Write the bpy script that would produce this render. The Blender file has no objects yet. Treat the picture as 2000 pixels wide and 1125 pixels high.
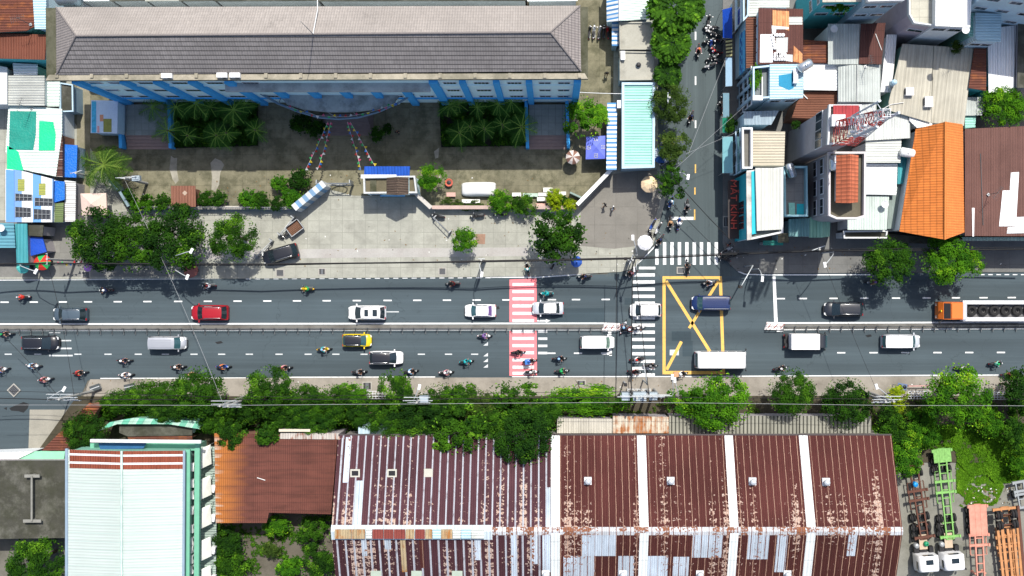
import bpy, math, random
from mathutils import Vector, Matrix
S = bpy.context.scene
R = math.radians
H, CX, CY, SC = 130.0, 1078.0, 545.0, 16.0      # camera height (m), its foot point in the picture, pixels per metre on the ground

# ---------------------------------------------------------------- camera, sky, sun, exposure
cam_d = bpy.data.cameras.new("camera")
cam = bpy.data.objects.new("camera", cam_d); S.collection.objects.link(cam)
cam.location = (0, 0, H)
cam_d.sensor_width = 36.0
cam_d.lens = 36.0 * H / (2000.0 / SC)
cam_d.shift_x = (1000.0 - CX) / 2000.0
cam_d.shift_y = (CY - 562.5) / 2000.0
cam_d.clip_start, cam_d.clip_end = 1.0, 3000.0
S.camera = cam
SUN = Vector((-0.17, -0.52, -1.0)).normalized()  # the way the light travels
elev = math.asin(-SUN.z); azim = math.atan2(-SUN.x, -SUN.y)
world = bpy.data.worlds.new("World"); S.world = world; world.use_nodes = True
nt = world.node_tree
sky = nt.nodes.new("ShaderNodeTexSky"); sky.sky_type = 'NISHITA'; sky.sun_disc = False
sky.sun_elevation = elev; sky.sun_rotation = azim; sky.air_density = .8; sky.dust_density = 2.5; sky.ozone_density = .6
nt.links.new(sky.outputs[0], nt.nodes["Background"].inputs[0])
nt.nodes["Background"].inputs[1].default_value = 0.145
sun_d = bpy.data.lights.new("sun", 'SUN'); sun_d.energy = 4.3; sun_d.angle = R(0.5); sun_d.color = (1, .95, .87)
sun = bpy.data.objects.new("sun", sun_d); S.collection.objects.link(sun)
sun.rotation_euler = SUN.to_track_quat('-Z', 'Y').to_euler(); sun.location = (20, 40, 100)
S.view_settings.view_transform = 'Standard'; S.view_settings.look = 'None'
S.view_settings.exposure = 0.42; S.view_settings.gamma = 1.0
S.cycles.max_bounces = 5; S.cycles.diffuse_bounces = 3; S.cycles.glossy_bounces = 2
S.cycles.transparent_max_bounces = 6; S.cycles.caustics_reflective = False; S.cycles.caustics_refractive = False

def P(px, py, z=0.0):
    """the place at height z that stands at this point of the photograph"""
    k = (1 - z / H) / SC
    return Vector(((px - CX) * k, (CY - py) * k, z))
def srgb(r, g, b):
    f = lambda c: (c / 12.92 if c <= .04045 else ((c + .055) / 1.055) ** 2.4)
    return (f(r / 255), f(g / 255), f(b / 255))

# ---------------------------------------------------------------- materials
MATS = {}
class NT:
    def __init__(s, name):
        s.m = bpy.data.materials.new(name); s.m.use_nodes = True; s.t = s.m.node_tree
        s.b = s.t.nodes["Principled BSDF"]; s.co = None
    def n(s, typ, _i=None, **at):
        x = s.t.nodes.new(typ)
        for k, v in at.items(): setattr(x, k, v)
        for k, v in (_i or {}).items(): s.put(x.inputs[k], v)
        return x
    def put(s, sock, v):
        if hasattr(v, "is_linked"): s.t.links.new(v, sock)
        else:
            if sock.type == 'RGBA' and len(v) == 3: v = (*v, 1)
            sock.default_value = v
    def obj(s):
        if not s.co: s.co = s.n("ShaderNodeTexCoord").outputs["Object"]
        return s.co
    def xyz(s):
        if not hasattr(s, "_x"): s._x = s.n("ShaderNodeSeparateXYZ", {0: s.obj()}).outputs
        return s._x
    def math(s, op, a, b=0.0, c=0.0): return s.n("ShaderNodeMath", {0: a, 1: b, 2: c}, operation=op).outputs[0]
    def noise(s, scale, detail=4, vec=None, rough=.55): return s.n("ShaderNodeTexNoise", {"Vector": vec if vec is not None else s.obj(), "Scale": scale, "Detail": detail, "Roughness": rough}).outputs[0]
    def ramp(s, f, lo, hi): return s.n("ShaderNodeMapRange", {0: f, 1: lo, 2: hi}, clamp=True).outputs[0]
    def mix(s, f, a, b, mode='MIX'):
        x = s.n("ShaderNodeMix", data_type='RGBA', blend_type=mode)
        s.put(x.inputs[0], f); s.put(x.inputs[6], a); s.put(x.inputs[7], b); return x.outputs[2]
    def stretch(s, ang, fu, fv):
        """coordinates turned by ang, scaled fu along and fv across"""
        mp = s.n("ShaderNodeMapping", {"Vector": s.obj(), "Rotation": (0, 0, -R(ang)), "Scale": (1, 1, 1)})
        mp2 = s.n("ShaderNodeMapping", {"Vector": mp.outputs[0], "Scale": (fu, fv, 1)})
        return mp2.outputs[0]
    def across(s, ang):
        x = s.xyz(); a = R(ang)
        return s.math('ADD', s.math('MULTIPLY', x[0], -math.sin(a)), s.math('MULTIPLY', x[1], math.cos(a)))
    def line(s, u, sp, w, off=0.0):
        """1 on a line of width w every sp along u"""
        f = s.math('FRACT', s.math('DIVIDE', s.math('ADD', u, off), sp))
        d = s.math('MULTIPLY', s.math('ABSOLUTE', s.math('SUBTRACT', f, .5)), sp)
        return s.math('LESS_THAN', d, w / 2)
    def bump(s, h, dist, strength=1.0):
        x = s.n("ShaderNodeBump", {"Height": h, "Distance": dist, "Strength": strength})
        s.put(s.b.inputs["Normal"], x.outputs[0])
    def done(s, col, rough=.8, metal=0, spec=.3):
        s.put(s.b.inputs["Base Color"], col); s.put(s.b.inputs["Roughness"], rough)
        s.put(s.b.inputs["Metallic"], metal); s.b.inputs["Specular IOR Level"].default_value = spec
        return s.m
def mul(c, k): return tuple(min(1, x * k) for x in c)

def plain(name, col, rough=.75, metal=0, var=.15, scale=1.5, spec=.3, coat=0, bump=0):
    if name in MATS: return MATS[name]
    n = NT(name)
    c = n.mix(n.noise(scale, 5), mul(col, 1 - var), mul(col, 1 + var)) if var else col
    if coat: n.b.inputs["Coat Weight"].default_value = coat; n.b.inputs["Coat Roughness"].default_value = .06
    if bump: n.bump(n.noise(scale * 6, 4), bump)
    MATS[name] = n.done(c, rough, metal, spec); return MATS[name]
def corr(name, col, ang=90, sp=.3, rust=0., rcol=(.13, .04, .018), dirt=.35, seam=1.0, lap=0., rough=.55, light=None, amp=.035, stripe=None):
    """ribbed sheet metal; the ribs run along ang (degrees); rust and dirt run in streaks along them"""
    if name in MATS: return MATS[name]
    n = NT(name); u = n.across(ang)
    rib = n.math('SINE', n.math('MULTIPLY', u, 2 * math.pi / sp))
    st = n.noise(1.0, 5, n.stretch(ang, .22, 2.2)); big = n.noise(.35, 4)
    c = n.mix(n.ramp(st, .3, .75), col, mul(col, 1 - dirt))
    c = n.mix(n.ramp(big, .35, .7), c, mul(col, 1.12 if light is None else light))
    if stripe: c = n.mix(n.line(u, stripe[0], stripe[1]), c, stripe[2])
    if rust:
        r = n.ramp(n.math('ADD', n.math('MULTIPLY', st, .6), n.math('MULTIPLY', n.noise(.9, 6), .5)), .78 - .5 * rust, .86 - .42 * rust)
        c = n.mix(r, c, n.mix(n.noise(3, 4), rcol, mul(rcol, 2.1)))
    if seam: c = n.mix(n.math('MULTIPLY', n.line(u, seam, .05), .5), c, mul(col, .35))
    if lap: c = n.mix(n.math('MULTIPLY', n.line(n.across(ang + 90), lap, .06), .55), c, mul(col, .3))
    c = n.mix(n.math('MULTIPLY', n.math('GREATER_THAN', rib, .55), .22), c, mul(col, .4))
    n.bump(rib, amp)
    MATS[name] = n.done(c, rough, 0, .15); return MATS[name]
def tile(name, col, ang=0, row=.36, cols=.3, dark=.3, vary=.25, rough=.8, coldark=.12):
    """roof tiles: rows along ang"""
    if name in MATS: return MATS[name]
    n = NT(name); u = n.across(ang); v = n.across(ang + 90)
    fr = n.math('FRACT', n.math('DIVIDE', u, row)); cv = n.math('SINE', n.math('MULTIPLY', v, 2 * math.pi / cols))
    cell = n.n("ShaderNodeTexWhiteNoise", {"Vector": n.n("ShaderNodeCombineXYZ", {0: n.math('FLOOR', n.math('DIVIDE', u, row)), 1: n.math('FLOOR', n.math('DIVIDE', v, cols))}).outputs[0]}, noise_dimensions='2D').outputs[0]
    c = n.mix(cell, mul(col, 1 - vary), mul(col, 1 + vary))
    c = n.mix(n.ramp(n.noise(.16, 5), .4, .75), c, mul(col, .8)); c = n.mix(n.math('MULTIPLY', n.ramp(n.noise(.5, 7, rough=.7), .56, .72), .45), c, mul(col, .5))
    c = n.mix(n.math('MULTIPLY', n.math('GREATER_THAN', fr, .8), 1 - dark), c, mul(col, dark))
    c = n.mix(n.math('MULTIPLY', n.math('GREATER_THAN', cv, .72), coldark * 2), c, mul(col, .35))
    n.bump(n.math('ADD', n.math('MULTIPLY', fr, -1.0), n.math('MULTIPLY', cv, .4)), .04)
    MATS[name] = n.done(c, rough); return MATS[name]
def conc(name, col, slab=None, stain=.5, scol=(.03, .03, .022), joint=.05, var=.2, sc=.5, rough=.9, org=(0, 0), moss=0, amt=None):
    """concrete or asphalt: blotches, stains, optional slab joints"""
    if name in MATS: return MATS[name]
    n = NT(name)
    c = n.mix(n.noise(sc, 8, rough=.65), mul(col, 1 - var), mul(col, 1 + var))
    c = n.mix(n.math('MULTIPLY', n.ramp(n.noise(sc * .45, 7, rough=.7), .46, .72), stain), c, scol)
    c = n.mix(n.math('MULTIPLY', n.ramp(n.noise(6, 4), .4, .8), .25), c, mul(col, .5))
    if moss: c = n.mix(n.math('MULTIPLY', n.ramp(n.noise(sc * .8, 7, rough=.75), .45, .6), moss), c, (.028, .032, .014))
    if slab:
        x = n.xyz()
        cell = n.n("ShaderNodeTexWhiteNoise", {"Vector": n.n("ShaderNodeCombineXYZ", {0: n.math('FLOOR', n.math('DIVIDE', n.math('ADD', x[0], org[0]), slab[0])), 1: n.math('FLOOR', n.math('DIVIDE', n.math('ADD', x[1], org[1]), slab[1]))}).outputs[0]}, noise_dimensions='2D').outputs[0]
        c = n.mix(n.math('MULTIPLY', cell, .3), c, mul(col, .62))
        j = n.math('MAXIMUM', n.line(x[0], slab[0], joint, org[0] + slab[0] / 2), n.line(x[1], slab[1], joint, org[1] + slab[1] / 2))
        c = n.mix(n.math('MULTIPLY', n.math('MULTIPLY', j, n.ramp(n.noise(.8, 4), .25, .6)), .6), c, mul(col, .35))
    n.bump(n.noise(9, 5), .012)
    MATS[name] = n.done(c, rough, 0, .2); return MATS[name]
def asphalt(name, col, ang=0, var=.14):
    if name in MATS: return MATS[name]
    n = NT(name)
    c = n.mix(n.noise(.25, 6), mul(col, 1 - var), mul(col, 1 + var))
    st = n.noise(1, 5, n.stretch(ang, .02, .55))
    c = n.mix(n.math('MULTIPLY', n.ramp(st, .42, .68), .5), c, mul(col, .5))
    st2 = n.noise(1, 6, n.stretch(ang, .05, 3.2))
    c = n.mix(n.math('MULTIPLY', n.ramp(st2, .5, .75), .35), c, mul(col, 1.6))
    c = n.mix(n.math('MULTIPLY', n.ramp(n.noise(14, 3), .35, .75), .25), c, mul(col, 1.5))
    c = n.mix(n.math('MULTIPLY', n.ramp(n.noise(.7, 7, rough=.75), .6, .74), .4), c, mul(col, .45))
    wv = n.n("ShaderNodeVectorMath", {0: n.obj(), 1: n.n("ShaderNodeVectorMath", {0: n.n("ShaderNodeTexNoise", {"Vector": n.obj(), "Scale": .5, "Detail": 5}).outputs[1], "Scale": 4.0}, operation='SCALE').outputs[0]}, operation='ADD').outputs[0]
    ck = n.n("ShaderNodeTexVoronoi", {"Vector": wv, "Scale": .11}, feature='DISTANCE_TO_EDGE').outputs[0]
    c = n.mix(n.math('MULTIPLY', n.math('MULTIPLY', n.math('LESS_THAN', ck, .0045), n.ramp(n.noise(.13, 3), .42, .55)), .3), c, mul(col, .35))
    dk = n.noise(1, 4, n.stretch(ang, .008, .28)); c = n.mix(n.math('MULTIPLY', n.ramp(dk, .45, .62), .5), c, mul(col, .6))
    n.bump(n.noise(25, 4), .006)
    MATS[name] = n.done(c, .85, 0, .25); return MATS[name]
def paintmark(name, col, base=(.06, .07, .08), wear=.5):
    """road paint with worn patches"""
    if name in MATS: return MATS[name]
    n = NT(name)
    w = n.ramp(n.math('ADD', n.math('MULTIPLY', n.noise(2.2, 7, rough=.75), .7), n.math('MULTIPLY', n.noise(12, 3), .3)), .52, .72)
    MATS[name] = n.done(n.mix(n.math('MULTIPLY', w, wear), col, base), .8); return MATS[name]
def leaf(name, dark, light, tip=None, trans=.25):
    if name in MATS: return MATS[name]
    n = NT(name)
    t = n.n("ShaderNodeAttribute", attribute_name="tone").outputs["Fac"]
    oi = n.n("ShaderNodeObjectInfo").outputs["Random"]
    c = n.mix(t, dark, light)
    if tip: c = n.mix(n.ramp(t, .8, .97), c, tip)
    c = n.mix(n.math('MULTIPLY', oi, .3), c, mul(dark, 1.6))
    n.put(n.b.inputs["Base Color"], c); n.b.inputs["Roughness"].default_value = .7; n.b.inputs["Specular IOR Level"].default_value = .08
    tr = n.n("ShaderNodeBsdfTranslucent", {0: c}); mx = n.n("ShaderNodeMixShader", {0: trans, 1: n.b.outputs[0], 2: tr.outputs[0]})
    n.t.links.new(mx.outputs[0], n.t.nodes["Material Output"].inputs[0])
    MATS[name] = n.m; return n.m

# ---------------------------------------------------------------- mesh collecting
ROOTLOC = {}
class MB:
    """collects faces in world or local coordinates; build() links them as ONE mesh object"""
    def __init__(s): s.v = []; s.f = []; s.mi = []; s.sm = []
    def face(s, pts, m=0, sm=False):
        i = len(s.v); s.v += [tuple(p) for p in pts]; s.f.append(tuple(range(i, i + len(pts)))); s.mi.append(m); s.sm.append(sm); return s
    def grid(s, rows, m=0, sm=True, close=False):
        i = len(s.v); w = len(rows[0])
        for r in rows: s.v += [tuple(p) for p in r]
        for a in range(len(rows) - 1):
            for b in range(w if close else w - 1):
                c = (b + 1) % w
                s.f.append((i + a * w + b, i + a * w + c, i + (a + 1) * w + c, i + (a + 1) * w + b)); s.mi.append(m); s.sm.append(sm)
        return s
    def prism(s, poly, z0, z1, m=0, side=None):
        """poly: (x, y) or (x, y, z added to z1); counter-clockwise or not"""
        a = sum(poly[i - 1][0] * poly[i][1] - poly[i][0] * poly[i - 1][1] for i in range(len(poly)))
        if a < 0: poly = poly[::-1]
        b = [(p[0], p[1], z0 + (p[2] if len(p) > 2 and z0 > z1 - 1 else 0)) for p in poly]; t = [(p[0], p[1], z1 + (p[2] if len(p) > 2 else 0)) for p in poly]
        s.face(t, m); s.face(b[::-1], m if side is None else side)
        for i in range(len(poly)): s.face((b[i - 1], b[i], t[i], t[i - 1]), m if side is None else side)
        return s
    def box(s, c, d, rz=0.0, m=0):
        cs, sn = math.cos(rz), math.sin(rz); hx, hy = d[0] / 2, d[1] / 2
        poly = [(c[0] + x * cs - y * sn, c[1] + x * sn + y * cs) for x, y in ((-hx, -hy), (hx, -hy), (hx, hy), (-hx, hy))]
        return s.prism(poly, c[2] - d[2] / 2, c[2] + d[2] / 2, m)
    def tube(s, pts, r, n=6, m=0, cap=True):
        """r: one radius or one per point"""
        pts = [Vector(p) for p in pts]; rs = r if isinstance(r, (list, tuple)) else [r] * len(pts); rows = []
        for i, p in enumerate(pts):
            d = (pts[min(i + 1, len(pts) - 1)] - pts[max(i - 1, 0)]).normalized()
            a = d.cross(Vector((0, 0, 1)) if abs(d.z) < .9 else Vector((1, 0, 0))).normalized(); b = d.cross(a)
            rows.append([p + (a * math.cos(k * 2 * math.pi / n) + b * math.sin(k * 2 * math.pi / n)) * rs[i] for k in range(n)])
        s.grid(rows, m, True, True)
        if cap: s.face(rows[0][::-1], m); s.face(rows[-1], m)
        return s
    def lathe(s, prof, c=(0, 0, 0), n=16, axis='z', m=0):
        rows = []
        for r, h in prof:
            row = []
            for k in range(n):
                a = k * 2 * math.pi / n; x, y = r * math.cos(a), r * math.sin(a)
                row.append({'z': (c[0] + x, c[1] + y, c[2] + h), 'y': (c[0] + x, c[1] + h, c[2] + y), 'x': (c[0] + h, c[1] + x, c[2] + y)}[axis])
            rows.append(row)
        return s.grid(rows, m, True, True)
    def build(s, name, mat, parent=None):
        me = bpy.data.meshes.new(name)
        off = ROOTLOC.get(parent.name, Vector((0, 0, 0))) if parent else Vector((0, 0, 0))
        me.from_pydata([(x - off.x, y - off.y, z - off.z) for x, y, z in s.v], [], s.f)
        mats = mat if isinstance(mat, (list, tuple)) else [mat]
        for m in mats: me.materials.append(m)
        me.polygons.foreach_set("material_index", s.mi); me.polygons.foreach_set("use_smooth", s.sm); me.update()
        o = bpy.data.objects.new(name, me); S.collection.objects.link(o)
        if parent: o.parent = parent; ROOTLOC[o.name] = off
        return o
def tag(o, label=None, cat=None, group=None, kind=None):
    for k, v in (("label", label), ("category", cat), ("group", group), ("kind", kind)):
        if v: o[k] = v
    return o
def root(name, label, cat, loc, group=None, rz=None):
    """an Empty at a thing's base. With rz the parts are written in its own coordinates, without it in the world's"""
    o = bpy.data.objects.new(name, None); S.collection.objects.link(o); o.location = loc
    if rz is None: ROOTLOC[o.name] = Vector(loc)
    else: o.rotation_euler = (0, 0, rz)
    return tag(o, label, cat, group)
def copy_thing(o, parent=None):
    c = o.copy(); S.collection.objects.link(c)
    if parent: c.parent = parent
    for ch in o.children: copy_thing(ch, c)
    return c
def setmat(o, m, slot=0):
    o.material_slots[slot].link = 'OBJECT'; o.material_slots[slot].material = m
def poly_px(pts, z): return [(*P(p[0], p[1], z + (p[2] if len(p) > 2 else 0)).xy, p[2] if len(p) > 2 else 0.0) for p in pts]
# ---------------------------------------------------------------- the setting: ground, roads, pavements, markings
WHITE = (.72, .74, .74)
m_asph = asphalt("asphalt", (.057, .079, .091)); m_asph2 = asphalt("side asphalt", (.068, .090, .096), 90)
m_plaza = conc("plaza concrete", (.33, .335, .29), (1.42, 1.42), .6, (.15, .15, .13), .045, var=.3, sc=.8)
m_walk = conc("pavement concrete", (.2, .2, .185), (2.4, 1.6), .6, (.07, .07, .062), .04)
m_yard = conc("yard concrete", (.20, .187, .125), (2.9, 1.9), .75, (.045, .045, .032), .06, moss=.6)
m_dirt = conc("earth", (.06, .052, .035), None, .7, (.02, .022, .012), var=.35)
m_lot = conc("lot ground", (.2, .2, .175), None, .75, (.07, .075, .055), var=.3)
m_white = paintmark("white road paint", (.68, .7, .7), wear=.75); m_worn = paintmark("worn white paint", (.5, .53, .54), wear=.85)
m_yellow = paintmark("yellow road paint", (.66, .40, .10), wear=.8); m_red = paintmark("red road paint", (.70, .19, .21), base=(.4, .12, .13), wear=.8)
m_kerb = conc("kerb concrete", (.34, .33, .3), None, .5, (.1, .1, .09))
def ground(name, pts, z, m, depth=.4, kerb=None):
    o = MB().prism([P(x, y, z).xy for x, y in pts], z - depth, z, 0, 1 if kerb else None).build(name, [m, kerb] if kerb else m)
    return tag(o, kind='structure')
tag(MB().face([(-900, -900, -.06), (900, -900, -.06), (900, 900, -.06), (-900, 900, -.06)]).build("ground", conc("bare ground", (.13, .125, .105), None, .7, (.05, .05, .035), var=.3)), kind='structure')
ground("road", [(-900, 545), (2900, 528), (2900, 740), (-900, 744)], 0, m_asph, .05)
ground("side_street", [(1268, -500), (1414, -500), (1414, 480), (1450, 540), (1180, 540), (1268, 470)], .004, m_asph2, .05)
ground("lane", [(-900, 735), (175, 735), (150, 790), (80, 890), (-900, 890)], .004, m_asph, .05)
ground("pavement", [(-900, 548), (500, 544), (930, 541), (1050, 539), (1212, 531), (1238, 524), (1276, 478), (1300, 390), (1285, 300), (1285, -600), (-900, -600)], .12, m_plaza, .3, m_kerb)
ground("corner_pavement", [(1412, -600), (1412, 475), (1420, 510), (1440, 530), (1500, 534), (2900, 526), (2900, -600)], .12, conc("dark pavement", (.17, .172, .165), (1.8, 1.8), .6, (.06, .06, .058), .04), .3, m_kerb)
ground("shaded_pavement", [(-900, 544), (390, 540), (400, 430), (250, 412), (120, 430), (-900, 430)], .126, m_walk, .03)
ground("plaza_corner", [(1135, 405), (1192, 340), (1283, 330), (1288, 400), (1262, 478), (1200, 486), (1130, 480)], .1255, conc("grey plaza concrete", (.20, .192, .172), (2.6, 2.2), .5, (.10, .10, .09), .05), .03)
ground("apron", [(400, 488), (1030, 483), (1030, 500), (400, 506)], .125, conc("apron concrete", (.35, .345, .325), None, .3, (.22, .165, .15)), .03)
ground("school_yard", [(140, -40), (1200, -40), (1196, 335), (1128, 405), (840, 406), (812, 384), (690, 382), (628, 366), (575, 408), (250, 408), (140, 230)], .132, m_yard, .03)
ground("south_pavement", [(176, 741), (560, 738), (1345, 737), (2900, 731), (2900, 778), (158, 786)], .12, conc("south pavement", (.27, .25, .215), None, .65, (.09, .08, .062)), .3, m_kerb)
ground("verge", [(150, 774), (2900, 772), (2900, 905), (60, 900)], .128, m_dirt, .2)
ground("trailer_yard", [(1690, 830), (2900, 830), (2900, 1500), (1690, 1500)], .01, m_lot, .05)
ground("overgrown_lot", [(405, 980), (665, 980), (665, 1400), (405, 1400)], .015, conc("rubble ground", (.11, .1, .08), None, .7, (.035, .035, .02), var=.4), .05)
ground("side_path", [(58, 800), (165, 800), (82, 892), (55, 892)], .012, conc("path concrete", (.27, .26, .22), None, .5, (.12, .12, .1)), .05)
ground("alley_strip", [(150, 150), (176, 150), (176, 400), (150, 400)], .14, conc("mossy alley concrete", (.24, .22, .16), None, .7, (.07, .08, .035)), .02)

ZM = [.008]
def marks(name, m, quads):
    mb = MB()
    for q in quads: mb.prism([P(x, y).xy for x, y in q], .0045, ZM[0])
    ZM[0] += .0003
    return tag(mb.build(name, m), kind='structure')
def bar(x0, y0, x1, y1): return [(x0, y0), (x1, y0), (x1, y1), (x0, y1)]
def seg(x0, y0, x1, y1, w):
    d = Vector((x1 - x0, y1 - y0)).normalized(); n = Vector((-d.y, d.x)) * w / 2
    return [(x0 + n.x, y0 + n.y), (x1 + n.x, y1 + n.y), (x1 - n.x, y1 - n.y), (x0 - n.x, y0 - n.y)]
ytop = lambda x: 590.3 - x * .0046
q = [bar(x - 8, ytop(x) - 1.3, x + 8, ytop(x) + 1.3) for x in (-50, 9, 66, 123, 172, 230, 288, 348, 406, 464, 522, 580, 638, 697, 757, 815, 873, 931, 989, 1078, 1125, 1183, 1525, 1568, 1628, 1688, 1750, 1810, 1867, 1921, 1976, 2036)]
q += [bar(x - 8, 691.9 - x * .0018 - 1.3, x + 8, 691.9 - x * .0018 + 1.3) for x in (-46, 1077, 1129, 1182, 1643, 1706, 1768, 1831, 1893, 1955, 2016)]
q += [bar(1357, 62, 1360, 78), bar(1357, 149, 1360, 166), bar(1357, 235, 1360, 250), bar(1517, 646, 1530, 648)]
marks("lane_dashes", m_white, q)
marks("worn_lane_dashes", m_worn, [bar(x - 7, 690.7, x + 7, 693) for x in (16, 74, 152, 211, 270, 323, 379, 433, 487, 545, 602, 656, 711, 823, 876, 927)] +
      [bar(96, 649, 118, 651), bar(105, 664, 139, 666.5), bar(102, 679, 140, 682), bar(96, 693, 142, 696)] + [bar(1051, y, 1069, y + 5) for y in (645, 659, 673, 687)] +
      [[(944, y + 7), (953, y), (953, y + 7)] for y in (668, 689, 700, 711)] + [bar(753, 608, 779, 610), bar(1308, 683, 1326, 694), bar(1989, 630, 2000, 640)])
def path(pts, w): return [seg(*pts[i], *pts[i + 1], w) for i in range(len(pts) - 1)]
q = path([(-60, 547.4), (430, 544.2)], 1.8) + path([(957, 541.2), (1050, 541.5), (1110, 537.5), (1180, 531), (1212, 528), (1240, 519), (1258, 503), (1280, 480)], 2.4)
q += [bar(x, 543.6 - (x - 480) * .005, x + 10, 545.6 - (x - 480) * .005) for x in range(480, 950, 18)]
q += path([(1418, 495), (1430, 517), (1442, 530), (1455, 535.5), (1500, 537), (1700, 536.5)], 2.2) + [bar(x, 535.5, x + 9, 537.3) for x in range(1914, 2060, 16)]
q += path([(196, 739), (480, 738)], 1.6) + path([(562, 736.7), (850, 736.2)], 1.8) + path([(1000, 735.6), (1345, 735.4)], 1.8) + path([(1345, 735.4), (1500, 734.5), (2060, 732)], 2)
marks("edge_lines", m_white, q)
q = path([(-60, 633), (1185, 631.5)], 3) + path([(-60, 645.4), (1190, 644)], 2) + path([(1520, 631), (2060, 629)], 3) + path([(1516, 644), (2060, 641.5)], 2)
q += [bar(1177, 644.5, 1208, 647.5), bar(1188, 646, 1194, 655), bar(1190, 682, 1195, 695), bar(1176, 690.5, 1195, 693)]
marks("median_lines", m_white, q)
marks("red_crossing", m_red, [[(995, 546), (1048, 544), (1048.5, 629), (995, 629)], [(995, 646), (1048, 646), (1049, 733), (995, 734)]])
marks("red_crossing_bars", m_white, [bar(1001, y - 2.8, 1043, y + 2.8) for y in (555.7, 569.5, 583.7, 597.5, 612, 626, 647.5, 661, 675, 689, 703, 717, 729)] + [bar(1049, 625, 1066, 628), [(1066, 623), (1075, 626.5), (1066, 630)]])
marks("zebra_crossing", m_white, [bar(1236, y - 3, 1279, y + 3) for y in (537, 550.7, 564.7, 578.7, 592, 606.5, 621)] + [bar(1235, y - 3, 1279, y + 3) for y in (635, 648.7, 663, 677.5, 691, 705.7, 719.5, 732)] + [bar(1248, 521, 1280, 526)])
marks("side_zebra_crossing", m_white, [bar(x - 3.2, 486 if x < 1290 else 473, x + 3.2, 517) for x in (1283, 1298, 1312.5, 1327, 1341.5, 1356, 1370, 1384.5, 1399)])
q = [bar(1294, 539.5, 1410, 545), bar(1294, 545, 1300, 731), bar(1300, 724.5, 1416, 731), [(1404, 545), (1410, 545), (1416, 724.5), (1410, 724.5)]]
q += [seg(1301, 549, 1395, 700, 6), seg(1403, 549, 1346, 641, 5.5), seg(1331, 667, 1302, 722, 6)] + [bar(1357, 321, 1359.5, 338), bar(1356, 366, 1358.5, 380), [(1355.5, 409), (1358, 409), (1358, 429.5), (1355.5, 429.5)]]
marks("yellow_box_marking", m_yellow, q)
marks("stop_lines", m_white, [[(1509, 540), (1514.5, 540), (1519, 629), (1512, 629)], bar(1310, 423.5, 1354.5, 429.5)])
m_patch = asphalt("fresh asphalt", (.038, .058, .07))
marks("asphalt_patches", m_patch, [bar(1312, 647, 1350, 666), bar(1333, 666, 1353, 696), bar(1076, 602, 1180, 628), bar(1220, 582, 1240, 595)])
marks("oil_stain", asphalt("oily asphalt", (.02, .022, .024)), [[(18, 797), (30, 792), (46, 785), (57, 789), (54, 798), (46, 806), (36, 803), (22, 802)], [(7, 797), (14, 795), (13, 801)], [(1690, 655), (1700, 653), (1703, 657), (1694, 659)], [(420, 668), (432, 666), (436, 670), (424, 672)], [(965, 600), (974, 598), (976, 603), (967, 605)]])
ground("tree_pit", [(928, 457), (948, 457), (947, 477), (930, 476)], .13, conc("broken brick pit", (.27, .17, .12), None, .7, (.12, .1, .07), var=.4, sc=2), .02)
pp = .134
for pts in ([(334, 304), (340, 309), (346, 308), (345, 330), (349, 352), (343, 359), (337, 350), (331, 330)], [(411, 318), (420, 309), (432, 314), (438, 322), (430, 338), (428, 360), (421, 374), (413, 370), (414, 345)], [(848, 296), (858, 288), (856, 308), (850, 310)]):
    ground("cement_patch", pts, pp, conc("pale cement patch", (.30, .285, .235), None, .7, (.12, .12, .09), var=.35, sc=1.5), .01); pp += .0005
# drain covers, hatches and tree pits in the pavements
m_iron = plain("cast iron", (.035, .035, .037), .6, .3); m_rim = m_kerb
def drain(px, py, w, d, label, rz=0., slots=6):
    c = P(px, py, .13); r = root("drain_grate", label, "drain grate", (c.x, c.y, .13), None, R(rz))
    MB().box((0, 0, .008), (w + .25, d + .25, .03)).build("frame", m_rim, r); mb = MB().box((0, 0, .018), (w, d, .03))
    for i in range(slots): mb.box((-w / 2 + (i + .5) * w / slots, 0, .035), (w / slots * .45, d * .9, .012), 0, 1)
    mb.build("grate", [m_iron, plain("worn iron", (.12, .13, .14), .5, .4)], r)
drain(547, 533, .8, .7, "rusty square drain grate in the plaza by the dark parked car")
drain(864, 530, .7, .7, "pale blue slotted drain grate in the plaza near the small tree")
drain(629, 530.5, .65, .65, "plain concrete hatch in the plaza beside the dashed edge line", 0, 1)
drain(168, 537, .8, .7, "dark drain grate in the shaded pavement below the pink umbrella")
drain(27, 762, .95, .95, "square iron grate set diagonally in the lane at the bottom left", 45, 5)
drain(717, 754, .9, .8, "pale concrete hatch in the south pavement among fallen leaves", 0, 1)
drain(1135, 748, .9, .5, "long concrete hatch in the south pavement above the clipped hedge", 0, 1)
drain(1330, 528, .8, .6, "slotted drain grate in the side street beside the crossing bike")
drain(1421, 433, .9, 1.1, "square inspection hatch in the corner pavement beside the turquoise shop", 0, 2)
# ---------------------------------------------------------------- trees, shrubs, palms, ground cover
L_DARK = leaf("dark leaves", (.003, .017, .003), (.045, .138, .007), (.13, .27, .015))
L_MID = leaf("mid leaves", (.004, .025, .003), (.068, .188, .008), (.16, .33, .02))
L_BRIGHT = leaf("bright leaves", (.010, .058, .004), (.13, .34, .01), (.30, .48, .022))
L_LIME = leaf("lime leaves", (.10, .18, .004), (.42, .50, .012), (.56, .6, .04))
L_OLIVE = leaf("olive leaves", (.016, .036, .006), (.085, .15, .022), (.20, .24, .045))
L_GRASS = leaf("grass leaves", (.03, .10, .004), (.15, .33, .014), (.22, .42, .03))
L_PALM = leaf("palm leaves", (.004, .03, .006), (.10, .26, .04), (.32, .48, .08), .2)
M_BARK = plain("bark", (.10, .075, .05), .9, 0, .35, 3, bump=.02)

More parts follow.
